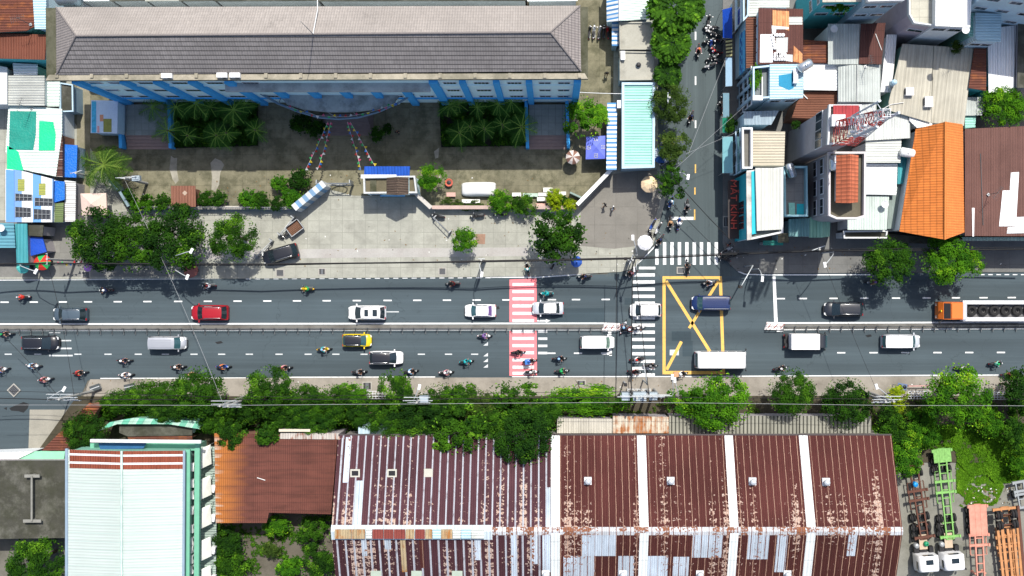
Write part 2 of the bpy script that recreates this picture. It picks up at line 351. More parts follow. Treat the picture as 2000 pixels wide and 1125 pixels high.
def leaf_quad(vs, fs, tone, c, nrm, ln, wd, rnd, t):
    a = nrm.orthogonal().normalized(); a = Matrix.Rotation(rnd.uniform(0, 6.283), 3, nrm) @ a; b = nrm.cross(a)
    i = len(vs)
    vs += [c - a * ln * .5, c + b * wd * .5 + nrm * wd * .12, c + a * ln * .5 - nrm * ln * .1, c - b * wd * .5 + nrm * wd * .12]
    fs.append((i, i + 1, i + 2, i + 3)); tone += [t] * 4
def leafmesh(name, vs, fs, tone):
    me = bpy.data.meshes.new(name); me.from_pydata(vs, [], fs)
    at = me.attributes.new("tone", 'FLOAT', 'POINT'); at.data.foreach_set("value", tone); me.update(); return me
def crown_mesh(seed, nc, per, ls, hz, cr, rough=.2, gap=0.):
    """a crown of unit radius: leaf clumps through the volume of a dome with an uneven outline"""
    rnd = random.Random(seed); vs, fs, tone = [], [], []
    ph = [rnd.uniform(0, 6.28) for _ in range(4)]
    for k in range(nc):
        th = rnd.uniform(0, 6.283); lim = 1 + rough * (math.sin(2 * th + ph[0]) * .4 + math.sin(3 * th + ph[1]) * .4 + math.sin(5 * th + ph[2]) * .35)
        r = math.sqrt(rnd.random()) * (lim - cr * .75)
        z = hz * math.sqrt(max(0, 1 - min(1, r) ** 2)) * (rnd.uniform(.55, 1.0) if k % 4 else rnd.uniform(-.25, .45))
        c = Vector((r * math.cos(th), r * math.sin(th), z)); R_ = cr * rnd.uniform(.65, 1.25); ct = rnd.random() ** 2.0
        for _ in range(per):
            d = Vector((rnd.gauss(0, 1), rnd.gauss(0, 1), rnd.gauss(.35, .9))).normalized()
            p = c + d * R_ * (.35 + .65 * rnd.random() ** .6)
            nr = (d * .8 + Vector((rnd.uniform(-.6, .6), rnd.uniform(-.6, .6), .75))).normalized()
            leaf_quad(vs, fs, tone, p, nr, ls * rnd.uniform(.7, 1.3), ls * rnd.uniform(.35, .6), rnd, min(1, max(0, ct * .72 + rnd.random() * .3)))
    for _ in range(int(nc * per * .03)):                          # stray leaves at the rim
        th = rnd.uniform(0, 6.283); r = rnd.uniform(.85, 1.1)
        leaf_quad(vs, fs, tone, Vector((r * math.cos(th), r * math.sin(th), rnd.uniform(-.1, .4) * hz)), Vector((rnd.uniform(-.5, .5), rnd.uniform(-.5, .5), 1)).normalized(), ls, ls * .5, rnd, rnd.random())
    return leafmesh("crown", vs, fs, tone)
def feather_mesh(seed, nc, hz):
    """a loose crown whose twigs carry narrow drooping leaflets"""
    rnd = random.Random(seed); vs, fs, tone = [], [], []
    for k in range(nc):
        th = rnd.uniform(0, 6.283); r = math.sqrt(rnd.random()) * .62; z = hz * math.sqrt(1 - r * r) * rnd.uniform(.35, 1)
        d = Vector((math.cos(th + rnd.gauss(0, .6)), math.sin(th + rnd.gauss(0, .6)), rnd.uniform(-.2, .35))).normalized()
        c = Vector((r * math.cos(th), r * math.sin(th), z)); side = d.cross(Vector((0, 0, 1))).normalized(); ct = rnd.random()
        for j in range(9):
            for sg in (-1, 1):
                p = c + d * (.045 * j) + Vector((0, 0, -.004 * j * j * .3)); e = (side * sg + d * .55 + Vector((0, 0, rnd.uniform(-.5, .1)))).normalized()
                ln = .19 * (1 - abs(j - 4) * .09); w = e.cross(Vector((0, 0, 1))).normalized() * .03
                i = len(vs); vs += [p, p + e * ln * .5 + w, p + e * ln, p + e * ln * .5 - w]; fs.append((i, i + 1, i + 2, i + 3)); tone += [min(1, ct * .65 + rnd.random() * .35)] * 4
    return leafmesh("crown", vs, fs, tone)
CR = {"big": [crown_mesh(k, 76, 100, .085, .66, .21) for k in (1, 2, 3)], "mid": [crown_mesh(k, 48, 74, .13, .72, .25) for k in (11, 12)],
      "small": [crown_mesh(k, 26, 42, .24, .75, .33) for k in (21, 22)], "round": [crown_mesh(31, 70, 60, .12, .8, .2, .05)],
      "feather": [feather_mesh(k, 250, .7) for k in (41, 42)], "loose": [crown_mesh(k, 50, 48, .13, .6, .2, .45) for k in (51, 52)]}
def trunk_mesh(hh, r, spread, seed):
    rnd = random.Random(seed); mb = MB()
    mb.tube([(0, 0, -.1), (.04 * hh, .02 * hh, hh * .5), (0, .03 * hh, hh)], [r * 1.3, r, r * .75], 8)
    for k in range(6):
        a = k * 1.047 + rnd.uniform(-.3, .3); e = spread * rnd.uniform(.5, .8)
        mb.tube([(0, .03 * hh, hh * .92), (e * .45 * math.cos(a), e * .45 * math.sin(a), hh * 1.2), (e * math.cos(a), e * math.sin(a), hh * 1.35)], [r * .6, r * .38, r * .12], 5)
    return mb
RT = random.Random(5); TRUNKS = {}
def plant(name, cat, px, py, d, zc, kind, mat, label, group=None, d2=None, zb=.12, hz=1.0):
    """crown centre at this point of the photograph, d (and d2 up-down) across in its pixels, zc metres up"""
    k = (1 - zc / H) / SC; w = P(px, py, zc); r = d / 2 * k; ry = (d2 or d) / 2 * k
    rt = root(name, label, cat, (w.x, w.y, zb), group, 0.0); ROOTLOC.pop(rt.name, None)
    me = RT.choice(CR[kind]); c = bpy.data.objects.new("crown" if name.endswith("tree") else "foliage", me); S.collection.objects.link(c); c.parent = rt
    if not len(me.materials): me.materials.append(mat)
    setmat(c, mat)
    c.location = (0, 0, zc - zb - min(r, ry) * .25); same = d2 is None
    c.scale = (r, ry, min(r, ry) * hz); c.rotation_euler = (0, 0, RT.uniform(0, 6.28) if same else RT.choice((0, math.pi)))
    hh = max(.25, zc - zb - min(r, ry) * .35); key = (round(hh, 0), round(r, 0))
    if key not in TRUNKS:
        o = trunk_mesh(hh * .75, max(.04, .05 * r + .01), r * .75, len(TRUNKS)).build("trunk" if name.endswith("tree") else "stem", M_BARK, rt); TRUNKS[key] = o.data
    else:
        o = bpy.data.objects.new("trunk" if name.endswith("tree") else "stem", TRUNKS[key]); S.collection.objects.link(o); o.parent = rt
    return rt
def tree(*a, **k): return plant("tree", "tree", *a, **k)
def shrub(*a, **k): return plant("shrub", "shrub", *a, **k)

# trees of the north pavement and the plaza
tree(190, 466, 118, 5.5, "big", L_DARK, "big dark green tree on the pavement beside the beige square canopy")
tree(258, 470, 112, 5.2, "big", L_MID, "dark green tree in the middle of the merged crowns left of the plaza")
tree(338, 466, 128, 6.2, "big", L_DARK, "biggest dark tree on the pavement left of the plaza, yellow tinge on its right")
tree(455, 464, 92, 5.5, "big", L_MID, "green tree standing alone by the fence left of the parked black car")
tree(907, 468, 50, 3.4, "mid", L_BRIGHT, "small bright green tree in the plaza beside a square tree pit")
tree(1090, 460, 106, 5.5, "round", L_DARK, "round dark tree in the plaza beside the lime shrubs")
tree(843, 346, 54, 3.6, "mid", L_BRIGHT, "fluffy bright green tree behind the guardhouse")
tree(1140, 228, 78, 5.0, "loose", L_BRIGHT, "loose light green tree at the right end of the school beside the blue canopy")
tree(1168, 222, 40, 4.6, "feather", L_BRIGHT, "thin light green tree in the alley beside the blue striped shed roof")
for px, py, d, z, kd, mt, lb in ((1318, 14, 118, 7, "feather", L_MID, "largest feathery tree at the top of the side street"), (1310, 86, 84, 6.5, "feather", L_MID, "feathery tree over the concrete roof beside the side street"),
        (1304, 146, 58, 5.5, "feather", L_DARK, "small dark tree in the side street row above the round olive one"), (1309, 200, 80, 5.5, "big", L_OLIVE, "round olive tree in the side street row beside the mint roof"),
        (1316, 284, 64, 5.0, "mid", L_OLIVE, "yellowish tree in the side street row by the blue and white parasol"), (1311, 356, 64, 4.8, "loose", L_DARK, "dark tree at the lower end of the side street row, under the street lamp")):
    tree(px, py, d, z, kd, mt, lb, "trees along the side street")
tree(1740, 512, 96, 6, "big", L_MID, "yellow-green street tree in front of the turquoise and white row, left of two")
tree(1852, 504, 96, 6, "big", L_BRIGHT, "bright green street tree in front of the brown roof, with the forked crown")
tree(1896, 512, 56, 5, "mid", L_BRIGHT, "small green tree squeezed against the right of the fork-crowned street tree")
tree(1962, 208, 88, 7, "big", L_BRIGHT, "lush green tree between the brown roof and the white strip roof")
tree(1636, 6, 46, 11, "small", L_BRIGHT, "leafy tree on the balcony at the top of the house block", None, zb=8)
# the south row
G = "trees along the south pavement"
for px, py, d, z, kd, mt, lb, d2 in ((296, 772, 104, 3.2, "big", L_MID, "spreading green tree above the green and white building", 60), (386, 772, 104, 5.5, "big", L_MID, "large mid green tree left of the second utility pole", None),
        (526, 766, 98, 5.5, "big", L_MID, "large leafy tree right of the second utility pole, its crown reaching the edge line", None), (652, 792, 90, 4.5, "big", L_MID, "wide green tree in front of the rust brown shed", 76), (771, 762, 66, 5.5, "mid", L_MID, "narrow upright tree beside the third utility pole, its top over the kerb", 80),
        (1404, 786, 124, 5.5, "big", L_BRIGHT, "large bright green tree below the minibus", 110), (1342, 784, 82, 4, "mid", L_BRIGHT, "bright bushy tree between the transformer pole and the large tree", 60),
        (1547, 766, 86, 6, "big", L_MID, "tree with yellow tips on the south pavement below the white box truck", 92), (1655, 787, 94, 5, "big", L_DARK, "dark round tree on the south pavement left of the lime shrub", None),
        (1873, 776, 124, 6.5, "big", L_BRIGHT, "biggest bright green tree on the south pavement beside the white railings", None), (1990, 758, 70, 5.5, "mid", L_DARK, "dark tree cut by the right edge of the south pavement", 82)):
    tree(px, py, d, z, kd, mt, lb, G, d2=d2)
tree(1022, 852, 118, 8.5, "big", L_DARK, "dark tree hanging over the striped warehouse roof edge", d2=112)
tree(900, 838, 108, 8.0, "loose", L_MID, "ragged tree leaning over the warehouse eave left of the overhanging dark one", d2=96)
tree(818, 815, 120, 6, "big", L_DARK, "deep green tree behind the third utility pole by the warehouse eave", d2=90)
tree(720, 812, 84, 5, "big", L_DARK, "dim green tree above the left corner of the warehouse", d2=60)
tree(1000, 780, 96, 5, "loose", L_MID, "thin twiggy tree on the verge left of the clipped bright hedge", d2=70)
tree(940, 796, 84, 4.5, "big", L_OLIVE, "olive tree on the verge above the ragged overhanging one", d2=64)
tree(165, 846, 84, 4.5, "big", L_DARK, "dark tree beside the rusty shed at the lane corner")
tree(452, 850, 60, 5, "mid", L_DARK, "bushy dark tree over the left corner of the rust brown shed")
tree(560, 818, 92, 4.5, "big", L_DARK, "dark tree directly behind the rust brown shed", d2=64)
tree(478, 802, 70, 4.2, "big", L_DARK, "shaded tree below the second utility pole", d2=58)
tree(70, 1098, 112, 5, "big", L_MID, "blurred green tree in the bottom left corner by the dark terrace", d2=104)
tree(1766, 898, 70, 5, "mid", L_BRIGHT, "bright tree over the end of the brown container trailer")
for px, py, d, z, kd, mt, lb, d2 in ((235, 785, 76, 3, "big", L_MID, "low dark-edged tree at the left end of the south row", 50), (330, 806, 84, 4, "big", L_DARK, "tree hugging the green sheet roof strip from behind", 50), (590, 786, 88, 4.4, "big", L_MID, "tree filling the gap left of the wide tree before the shed", 70), (612, 826, 84, 5, "big", L_MID, "tree pressing against the rust brown shed's upper right edge", 56), (690, 775, 70, 4, "mid", L_BRIGHT, "light tree beside the white planting guard", 52), (860, 786, 84, 5, "big", L_MID, "round tree right of the pole with the grey box", 72), (905, 775, 70, 4, "mid", L_MID, "small tree at the pavement edge between third pole and twiggy tree", 54), (1056, 812, 84, 5, "big", L_MID, "tree between the overhanging dark one and the clipped hedge", 66), (955, 830, 84, 6.5, "big", L_MID, "tree on the verge touching the warehouse gutter", 66), (770, 838, 90, 6, "big", L_MID, "broad tree spilling over the small white and blue roof", 60), (420, 822, 66, 4.5, "big", L_MID, "tree in the corner above the white awnings", 56)):
    tree(px, py, d, z, kd, mt, lb, "trees on the verge", d2=d2)
tree(522, 848, 46, 5.5, "small", L_MID, "small leafy tree hanging over the middle of the rust brown shed roof")
# shrubs
shrub(1145, 784, 172, 2.4, "big", L_BRIGHT, "long clipped bright hedge left of the transformer pole", d2=66)
G = "yard shrubs behind the school fence"
for px, py, d, mt, lb in ((252, 384, 30, L_MID, "dark shrub at the left end of the fence beside the leaning pole"), (262, 400, 28, L_BRIGHT, "light green shrub hugging the left end of the fence"), (287, 397, 34, L_BRIGHT, "blue-green round shrub second along the fence"),
        (318, 394, 36, L_MID, "green shrub left of the brown hut behind the fence"), (350, 396, 24, L_DARK, "small dark shrub in front of the brown hut"), (402, 388, 34, L_MID, "leafy shrub right of the brown hut"), (428, 387, 32, L_MID, "shrub at the end of the pair right of the brown hut"),
        (487, 388, 40, L_BRIGHT, "white-flecked shrub behind the fence near its middle"), (512, 392, 34, L_MID, "low dark shrub behind the fence left of the striped wall"), (541, 398, 30, L_DARK, "shrub at the foot of the striped wall"), (571, 386, 42, L_BRIGHT, "tall bright shrub against the blue and white striped wall"), (547, 358, 34, L_BRIGHT, "bright shrub at the left of the gate bed"), (585, 350, 44, L_DARK, "dark clipped shrub beside the gate post")):
    shrub(px, py, d, 1.6, "small", mt, lb, G)
shrub(1082, 384, 34, 2.2, "round", L_LIME, "large lime yellow ball shrub beside the round dark tree")
shrub(1086, 402, 24, 1.6, "round", L_LIME, "small lime ball shrub between two larger ones")
shrub(1114, 401, 26, 1.9, "round", L_LIME, "lime yellow ball shrub nearest the white diagonal wall")
shrub(1102, 392, 22, 1.4, "small", L_MID, "dark green shrub between the lime ball shrubs")
shrub(978, 395, 50, 1.7, "mid", L_BRIGHT, "bright spreading shrub right of the covered car")
shrub(1025, 402, 48, 1.8, "mid", L_MID, "spiky green shrub beside the white benches")
for px, py, d, lb in ((872, 392, 26, "scruffy plant in the bed below the covered car, beside the pink bench"), (892, 398, 30, "scruffy plant in the bed below the white bench"), (925, 402, 44, "low yellowish plant along the bed's front wall")):
    shrub(px, py, d, .7, "loose", L_OLIVE, lb, "low bed plants", d2=d * .5)
shrub(617, 252, 36, 1.4, "small", L_DARK, "dark shrub left of the school steps"); shrub(736, 262, 30, 1.4, "small", L_MID, "green shrub right of the school steps")
shrub(757, 252, 22, 1.2, "small", L_DARK, "small dark shrub right of the school steps beside the lamp"); shrub(590, 240, 44, 1.2, "small", L_DARK, "dim shrub under the left of the curved canopy")
shrub(1752, 770, 44, 2.2, "loose", L_LIME, "yellow-green shrub beside the fourth utility pole", d2=36); shrub(1762, 800, 34, 1.8, "loose", L_LIME, "ragged yellowish shrub below the fourth utility pole")
shrub(1476, 150, 22, 9.6, "small", L_BRIGHT, "potted plants along the balcony of the pale blue corner house", zb=8.9, d2=50)
shrub(1428, 242, 24, 3.6, "small", L_DARK, "dark creeper spilling over the green awning by the street", d2=36)
shrub(445, 1062, 66, 2.0, "mid", L_DARK, "dense bush beside the white awnings", d2=72); shrub(452, 1108, 70, 2, "mid", L_MID, "bush in the overgrown lot beside the lowest awning")
shrub(540, 1026, 56, 2.4, "mid", L_BRIGHT, "bright bush below the notch of the rust brown shed", d2=44); shrub(610, 1040, 66, 2.4, "loose", L_MID, "bush between the rust brown shed and the warehouse", d2=70)
shrub(622, 1100, 60, 2, "mid", L_DARK, "dark bush against the warehouse's left wall", d2=66); shrub(530, 1075, 34, 1.2, "small", L_OLIVE, "small bush on the rubble of the overgrown lot"); shrub(566, 1112, 50, 1.4, "small", L_BRIGHT, "bush at the bottom of the overgrown lot")
G = "rank bushes above the trailer yard"
for px, py, d, z, mt, lb in ((1745, 848, 70, 3, L_MID, "bush at the warehouse's far corner above the brown trailer"), (1800, 838, 80, 3, L_BRIGHT, "dark bush between the warehouse corner and the green trailer"), (1935, 826, 60, 2.8, L_BRIGHT, "large bush at the right above the grass"), (1990, 850, 70, 3.4, L_MID, "dark bush cut by the right edge above the grass"), (1992, 905, 50, 2.0, L_BRIGHT, "bright bush at the right edge beside the grass"), (1988, 790, 54, 2.5, L_MID, "bush below the white railings at the right edge"), (1790, 812, 60, 2.2, L_OLIVE, "brownish bush right of the fourth utility pole"), (1735, 812, 46, 2, L_DARK, "dark bush at the corner fence post"), (1925, 815, 60, 2.2, L_OLIVE, "twiggy olive bush below the white railings")):
    shrub(px, py, d, z, "mid" if d < 80 else "big", mt, lb, G)

# palms
def palm_mesh(seed, nf, ln, nl, droop, wl, wf=.34, upm=1.1):
    rnd = random.Random(seed); vs, fs, tone = [], [], []
    for k in range(nf):
        a = k * 2.39996 + rnd.uniform(-.25, .25); up = rnd.uniform(.1, upm); L = ln * rnd.uniform(.7, 1.12); wl_ = wl * rnd.uniform(.7, 1.1); d = Vector((math.cos(a), math.sin(a), 0)); s = Vector((-d.y, d.x, 0)); ct = rnd.random()
        def at(t): return d * (L * t * (1 - .12 * t)) + Vector((0, 0, up * L * .55 * t - droop * L * t * t))
        for j in range(nl):
            t = .12 + .88 * j / nl; p = at(t); lw = wl_ * math.sin(math.pi * min(1, .18 + t * .78)) + .02
            for sg in (-1, 1):
                e = (s * sg + d * .65 + Vector((0, 0, rnd.uniform(-.9, .1)))).normalized(); w = d * (L / nl * wf)
                i = len(vs); vs += [p - w * .6, p + w * .6, p + e * lw + w * .2, p + e * lw - w * .1]; fs.append((i, i + 1, i + 2, i + 3)); tone += [min(1, ct * .6 + rnd.random() * .4)] * 4
        for j in range(6):
            p, q_ = at(j / 6), at((j + 1) / 6); w = s * .02; i = len(vs); vs += [p - w, p + w, q_ + w, q_ - w]; fs.append((i, i + 1, i + 2, i + 3)); tone += [.9] * 4
    return leafmesh("crown", vs, fs, tone)
PALMS = [palm_mesh(k, 10, 1.0, 20, .55, .36) for k in (1, 2, 3)]
BIGPALM = [palm_mesh(9, 20, 1.0, 30, .8, .36, .42, 1.7)]
def palm(px, py, r, zc, label, mat=L_PALM, group=None):
    w = P(px, py, zc); rt = root("palm_tree", label, "palm", (w.x, w.y, .13), group, 0.0)
    c = bpy.data.objects.new("crown", RT.choice(PALMS if r < 3 else BIGPALM)); S.collection.objects.link(c); c.parent = rt
    if not len(c.data.materials): c.data.materials.append(mat)
    setmat(c, mat); c.location = (0, 0, zc - .13); c.scale = (r,) * 3; c.rotation_euler = (0, 0, RT.uniform(0, 6.28))
    key = ("p", round(zc, 0))
    if key not in TRUNKS: TRUNKS[key] = MB().tube([(0, 0, -.05), (.05, 0, zc * .5), (0, 0, zc - .13)], [.13, .09, .08], 7).build("trunk", M_BARK, rt).data
    else:
        o = bpy.data.objects.new("trunk", TRUNKS[key]); S.collection.objects.link(o); o.parent = rt
ords = ("first", "second", "third", "fourth", "fifth", "sixth", "seventh", "eighth")
for side, rows in (("left", (("back", 206, (306, 342, 376, 412, 452, 486)), ("front", 258, (330, 372, 416, 452, 490)))), ("right", (("back", 203, (872, 898, 935, 965, 1000)), ("front", 252, (888, 922, 950, 986, 1018)))))  :
    for row, y, xs in rows:
        for i, x in enumerate(xs):
            palm(x + RT.uniform(-10, 10), y + RT.uniform(-9, 9), RT.uniform(1.6, 2.8), 3.4 if row == "back" else 3.0, "feather palm in the school's %s bed, %s row, %s from the left" % (side, row, ords[i]), L_PALM, "palms in the school beds")
palm(203, 322, 3.3, 4.2, "large coconut palm beside the blue tarpaulin and the leaning pole", leaf("coconut leaves", (.012, .04, .006), (.08, .17, .02), (.2, .27, .05)))
palm(1130, 212, 1.6, 3, "small fan of palm leaves at the right corner of the school", L_BRIGHT)

# ground cover: blades and weeds nobody could count
def cover(name, label, poly, n, ls, mat, seed, z=.14, gaps=.5, tall=.25):
    rnd = random.Random(seed); vs, fs, tone = [], [], []; xs = [p[0] for p in poly]; ys = [p[1] for p in poly]
    from mathutils import noise as mn
    def inside(x, y):
        c = False
        for i in range(len(poly)):
            (x0, y0), (x1, y1) = poly[i - 1], poly[i]
            if (y0 > y) != (y1 > y) and x < (x1 - x0) * (y - y0) / (y1 - y0) + x0: c = not c
        return c
    while len(fs) < n:
        x, y = rnd.uniform(min(xs), max(xs)), rnd.uniform(min(ys), max(ys))
        if not inside(x, y): continue
        nz = mn.noise(Vector((x * .035, y * .035, seed))) * .6 + mn.noise(Vector((x * .12, y * .12, seed))) * .4
        if nz < gaps * .6 - .3: continue
        w = P(x, y, z); w.z += rnd.random() * tall * (.6 + nz)
        leaf_quad(vs, fs, tone, w, Vector((rnd.uniform(-.7, .7), rnd.uniform(-.7, .7), 1)).normalized(), ls * rnd.uniform(.6, 1.5), ls * rnd.uniform(.25, .5), rnd, max(0, min(1, .45 + nz * .7 + rnd.uniform(-.25, .25))))
    me = leafmesh(name, vs, fs, tone); me.materials.append(mat); o = bpy.data.objects.new(name, me); S.collection.objects.link(o)
    return tag(o, label, "ground cover", kind='stuff')
cover("grass", "rank bright grass above the trailers", [(1700, 830), (2040, 830), (2040, 945), (1985, 940), (1945, 945), (1925, 925), (1895, 930), (1868, 900), (1866, 880), (1700, 870)], 30000, .32, L_GRASS, 3, .03, -2, .5)
cover("weeds", "patchy grass thinning out beside the faded red trailer", [(1868, 900), (1940, 915), (1960, 950), (1945, 985), (1900, 998), (1868, 985)], 9000, .24, L_GRASS, 21, .02, .45, .2)
cover("weeds", "thin weeds on the rubble beside the green trailer", [(1866, 880), (1945, 930), (1950, 965), (1905, 992), (1868, 990)], 3500, .22, L_GRASS, 7, .03, .5, .15)
cover("undergrowth", "dark undergrowth along the verge behind the south pavement", [(190, 783), (1060, 778), (1080, 850), (660, 852), (420, 845), (190, 815)], 30000, .36, L_MID, 9, .2, .1, 1.8)
cover("undergrowth", "dark ground plants filling the school's left palm bed", [(342, 198), (503, 198), (503, 284), (342, 288)], 5000, .4, L_DARK, 31, .25, .1, .8)
cover("undergrowth", "dark ground plants filling the school's right palm bed", [(860, 198), (1024, 198), (1028, 284), (864, 286)], 5000, .4, L_DARK, 33, .25, .1, .8)
cover("weeds", "low weeds on the verge behind the hedge and the transformer", [(1060, 790), (1830, 782), (1830, 822), (1060, 830)], 5000, .25, L_OLIVE, 13, .16, .75, .4)
cover("weeds", "weeds over the rubble of the overgrown lot", [(412, 1020), (650, 1005), (655, 1140), (412, 1140)], 5000, .26, L_MID, 15, .03, .62, .5)
# ---------------------------------------------------------------- vehicles
def paint(name, col, metal=.0, rough=.35): return plain("paint " + name, col, rough, metal, .04, .8, .4, .25)
M_GLASS = plain("car glass", (.012, .022, .028), .06, 0, .1, .5, .8); M_GLASS2 = plain("tinted teal glass", (.03, .085, .10), .08, 0, .15, .5, .8)
M_TYRE = plain("tyre rubber", (.016, .016, .017), .85, 0, .2, 4); M_RIMS = plain("alloy", (.32, .33, .34), .35, .8, .1)
M_BLACK = plain("black plastic", (.014, .014, .016), .5, 0, .2); M_CHROME = plain("chrome", (.55, .56, .57), .22, .9, .05)
M_LAMP = plain("lamp lens", (.6, .62, .62), .15, 0, .1); M_TAIL = plain("tail lamp", (.3, .01, .012), .2, 0, .1)
M_SEAT = plain("black seat", (.018, .018, .02), .6, 0, .2); M_STEEL = plain("galvanised steel", (.34, .36, .37), .5, .5, .2, 3)
M_RUBBER = M_TYRE
def wheel(parent, x, y, r, w, name="wheel"):
    mb = MB().lathe([(r * .62, -w / 2), (r * .95, -w / 2), (r, -w * .3), (r, w * .3), (r * .95, w / 2), (r * .62, w / 2)], (x, y, r), 18, 'y')
    o = mb.build(name, M_TYRE, parent)
    MB().lathe([(.001, -w * .42), (r * .3, -w * .46), (r * .63, -w * .3), (r * .63, w * .3), (r * .3, w * .46), (.001, w * .42)], (x, y, r), 12, 'y').build("rim", M_RIMS, o)
    return o
CARK = {  # nose deck start, windscreen base, roof front, roof rear, rear base; heights of nose, bonnet, belt, rear deck
    "suv": dict(wb=.29, rf=.11, rr=-.36, rb=-.47, nose=.78, hood=1.0, belt=1.05, deck=1.05, h=1.7, ri=.74),
    "sedan": dict(wb=.27, rf=.10, rr=-.24, rb=-.38, nose=.68, hood=.88, belt=.93, deck=.96, h=1.45, ri=.72),
    "hatch": dict(wb=.30, rf=.14, rr=-.36, rb=-.46, nose=.70, hood=.92, belt=.98, deck=.98, h=1.55, ri=.73),
    "mpv": dict(wb=.34, rf=.22, rr=-.43, rb=-.485, nose=.80, hood=1.02, belt=1.05, deck=1.05, h=1.75, ri=.83)}
def car(label, px, py, L, W, ang, body, kind="suv", roof=None, rails=None, name="car", cat="car", glass=None, sun=None, group="cars on the main road", z=.0, rearm=None, ribs=0):
    """L, W in the picture's pixels, ang: heading in degrees, 0 to the right"""
    k = CARK[kind]; c = P(px, py, k["h"] * .6); L, W = L / SC, W / SC * .97
    r = root(name, label, cat, (c.x, c.y, z), group, R(ang)); hw = W / 2; h = k["h"]; roof = roof or body; glass = glass or M_GLASS
    # body: stations from the rear to the nose
    st = []
    for t, w, d in ((-.5, .80, k["deck"] * .55), (-.49, .90, k["deck"] * .86), (-.465, .955, k["deck"] * .97), (k["rb"], .97, k["deck"]), (-.3, 1., k["belt"]), (0, 1., k["belt"]), (k["wb"], .985, k["hood"]), (.36, .97, k["hood"] * .985), (.42, .91, (k["hood"] + k["nose"]) / 2), (.465, .79, k["nose"]), (.488, .62, k["nose"] * .88), (.5, .48, k["nose"] * .6)):
        w *= hw; x = t * L
        st.append([(x, -w * .92, .22), (x, -w, .42), (x, -w, d * .74), (x, -w * .965, d * .92), (x, -w * .86, d), (x, -w * .3, d + .035), (x, w * .3, d + .035), (x, w * .86, d), (x, w * .965, d * .92), (x, w, d * .74), (x, w, .42), (x, w * .92, .22)])
    mb = MB().grid(st[::-1]); mb.face(st[0]); mb.face(st[-1][::-1]); mb.face([(-L * .49, -hw * .9, .24), (L * .47, -hw * .75, .24), (L * .47, hw * .75, .24), (-L * .49, hw * .9, .24)]); mb.build("body", body, r)
    # cabin
    bw, rw = hw * .93, hw * k["ri"]; zb, zr = k["belt"] - .04, h - .05; A, B, Cc, D = k["wb"] * L, k["rf"] * L, k["rr"] * L, k["rb"] * L
    def band(name, pts, m): return MB().face(pts).build(name, m, r)
    n = 5; rows = []
    for i in range(n):
        t = i / (n - 1); x = A + (B - A) * t; w = bw * .93 + (rw - bw * .93) * t; zz = zb + (zr - zb) * t
        rows.append([(x + .10 * (1 - (2 * s / 6 - 1) ** 2), w * (2 * s / 6 - 1), zz + .02) for s in range(7)])
    MB().grid(rows).build("windscreen", glass, r)
    rows = []
    for i in range(n):
        t = i / (n - 1); x = D + (Cc - D) * t; w = bw * .9 + (rw - bw * .9) * t; zz = zb + (zr - zb) * t
        rows.append([(x - .06 * (1 - (2 * s / 6 - 1) ** 2), w * (2 * s / 6 - 1), zz + .02) for s in range(7)])
    MB().grid([q_[::-1] for q_ in rows]).build("rear_window", rearm or glass, r)
    for sg in (-1, 1):
        band("side_window", [(A, sg * bw * .96, zb), (D, sg * bw * .94, zb), (Cc, sg * rw, zr), (B, sg * rw, zr)][::-sg], M_GLASS)
        xm = (B + Cc) / 2
        for (x0, x1) in ((A + .03, B + .03), (xm + .1, xm), (D - .02, Cc - .02)): MB().tube([(x0, sg * bw * .965, zb), (x1, sg * rw * 1.01, zr)], .045, 5).build("pillar", body, r)
    rows = []
    for i in range(9):
        t = i / 8; x = B + .05 + (Cc - .05 - B - .05) * t; e = math.sin(math.pi * t) ** .5
        rows.append([(x + .06 * (1 - (2 * s / 8 - 1) ** 2) * (1 - 2 * t), rw * 1.03 * (2 * s / 8 - 1) * (.96 + .04 * e), zr + .05 * (1 - (2 * s / 8 - 1) ** 4) + .035 * e) for s in range(9)])
    rf = MB().grid(rows[::-1]).face([rows[0][0], rows[-1][0], rows[-1][8], rows[0][8]]).build("roof", roof, r)
    if sun:
        for a, b in sun: MB().box((Cc + (B - Cc) * (a + b) / 2, 0, zr + .095), ((B - Cc) * (b - a), rw * 1.25, .02)).build("sunroof", M_GLASS, rf)
    if ribs:
        mb = MB()
        for i in range(ribs): mb.box(((B + Cc) / 2, rw * (-.6 + 1.2 * i / (ribs - 1)), zr + .09), ((B - Cc) * .8, .05, .03))
        mb.build("roof_ribs", roof, rf)
    if rails:
        for sg in (-1, 1): MB().tube([(B - .1, sg * rw * .9, zr + .03), (B - .35, sg * rw * .9, zr + .12), (Cc + .3, sg * rw * .9, zr + .12), (Cc + .05, sg * rw * .9, zr + .03)], .03, 5).build("roof_rail", rails, r)
    for sx, sy in ((.31, 1), (.31, -1), (-.30, 1), (-.30, -1)): wheel(r, sx * L, sy * (hw - .11), .33, .22)
    for sg in (-1, 1):
        MB().prism([(L * .44, sg * hw * .52), (L * .49, sg * hw * .45), (L * .487, sg * hw * .74), (L * .43, sg * hw * .88), (L * .395, sg * hw * .9)], k["nose"] * .8, k["nose"] * 1.03).build("headlight", M_LAMP, r)
        MB().box((-L * .487, sg * hw * .74, k["deck"] * .8), (.1, hw * .3, .22)).build("tail_light", M_TAIL, r)
        m = MB().box((A - .15, sg * (hw + .1), zb + .08), (.14, .26, .16)); m.build("mirror", body, r)
    MB().box((L * .497, 0, .52), (.05, hw * .9, .22)).build("grille", M_BLACK, r)
    return r
p_white = paint("white", (.78, .79, .80)); p_silver = paint("silver", (.42, .44, .47), .5); p_black = paint("black", (.01, .012, .018)); p_navy = paint("navy", (.007, .022, .09)); p_red = paint("red", (.30, .006, .014))
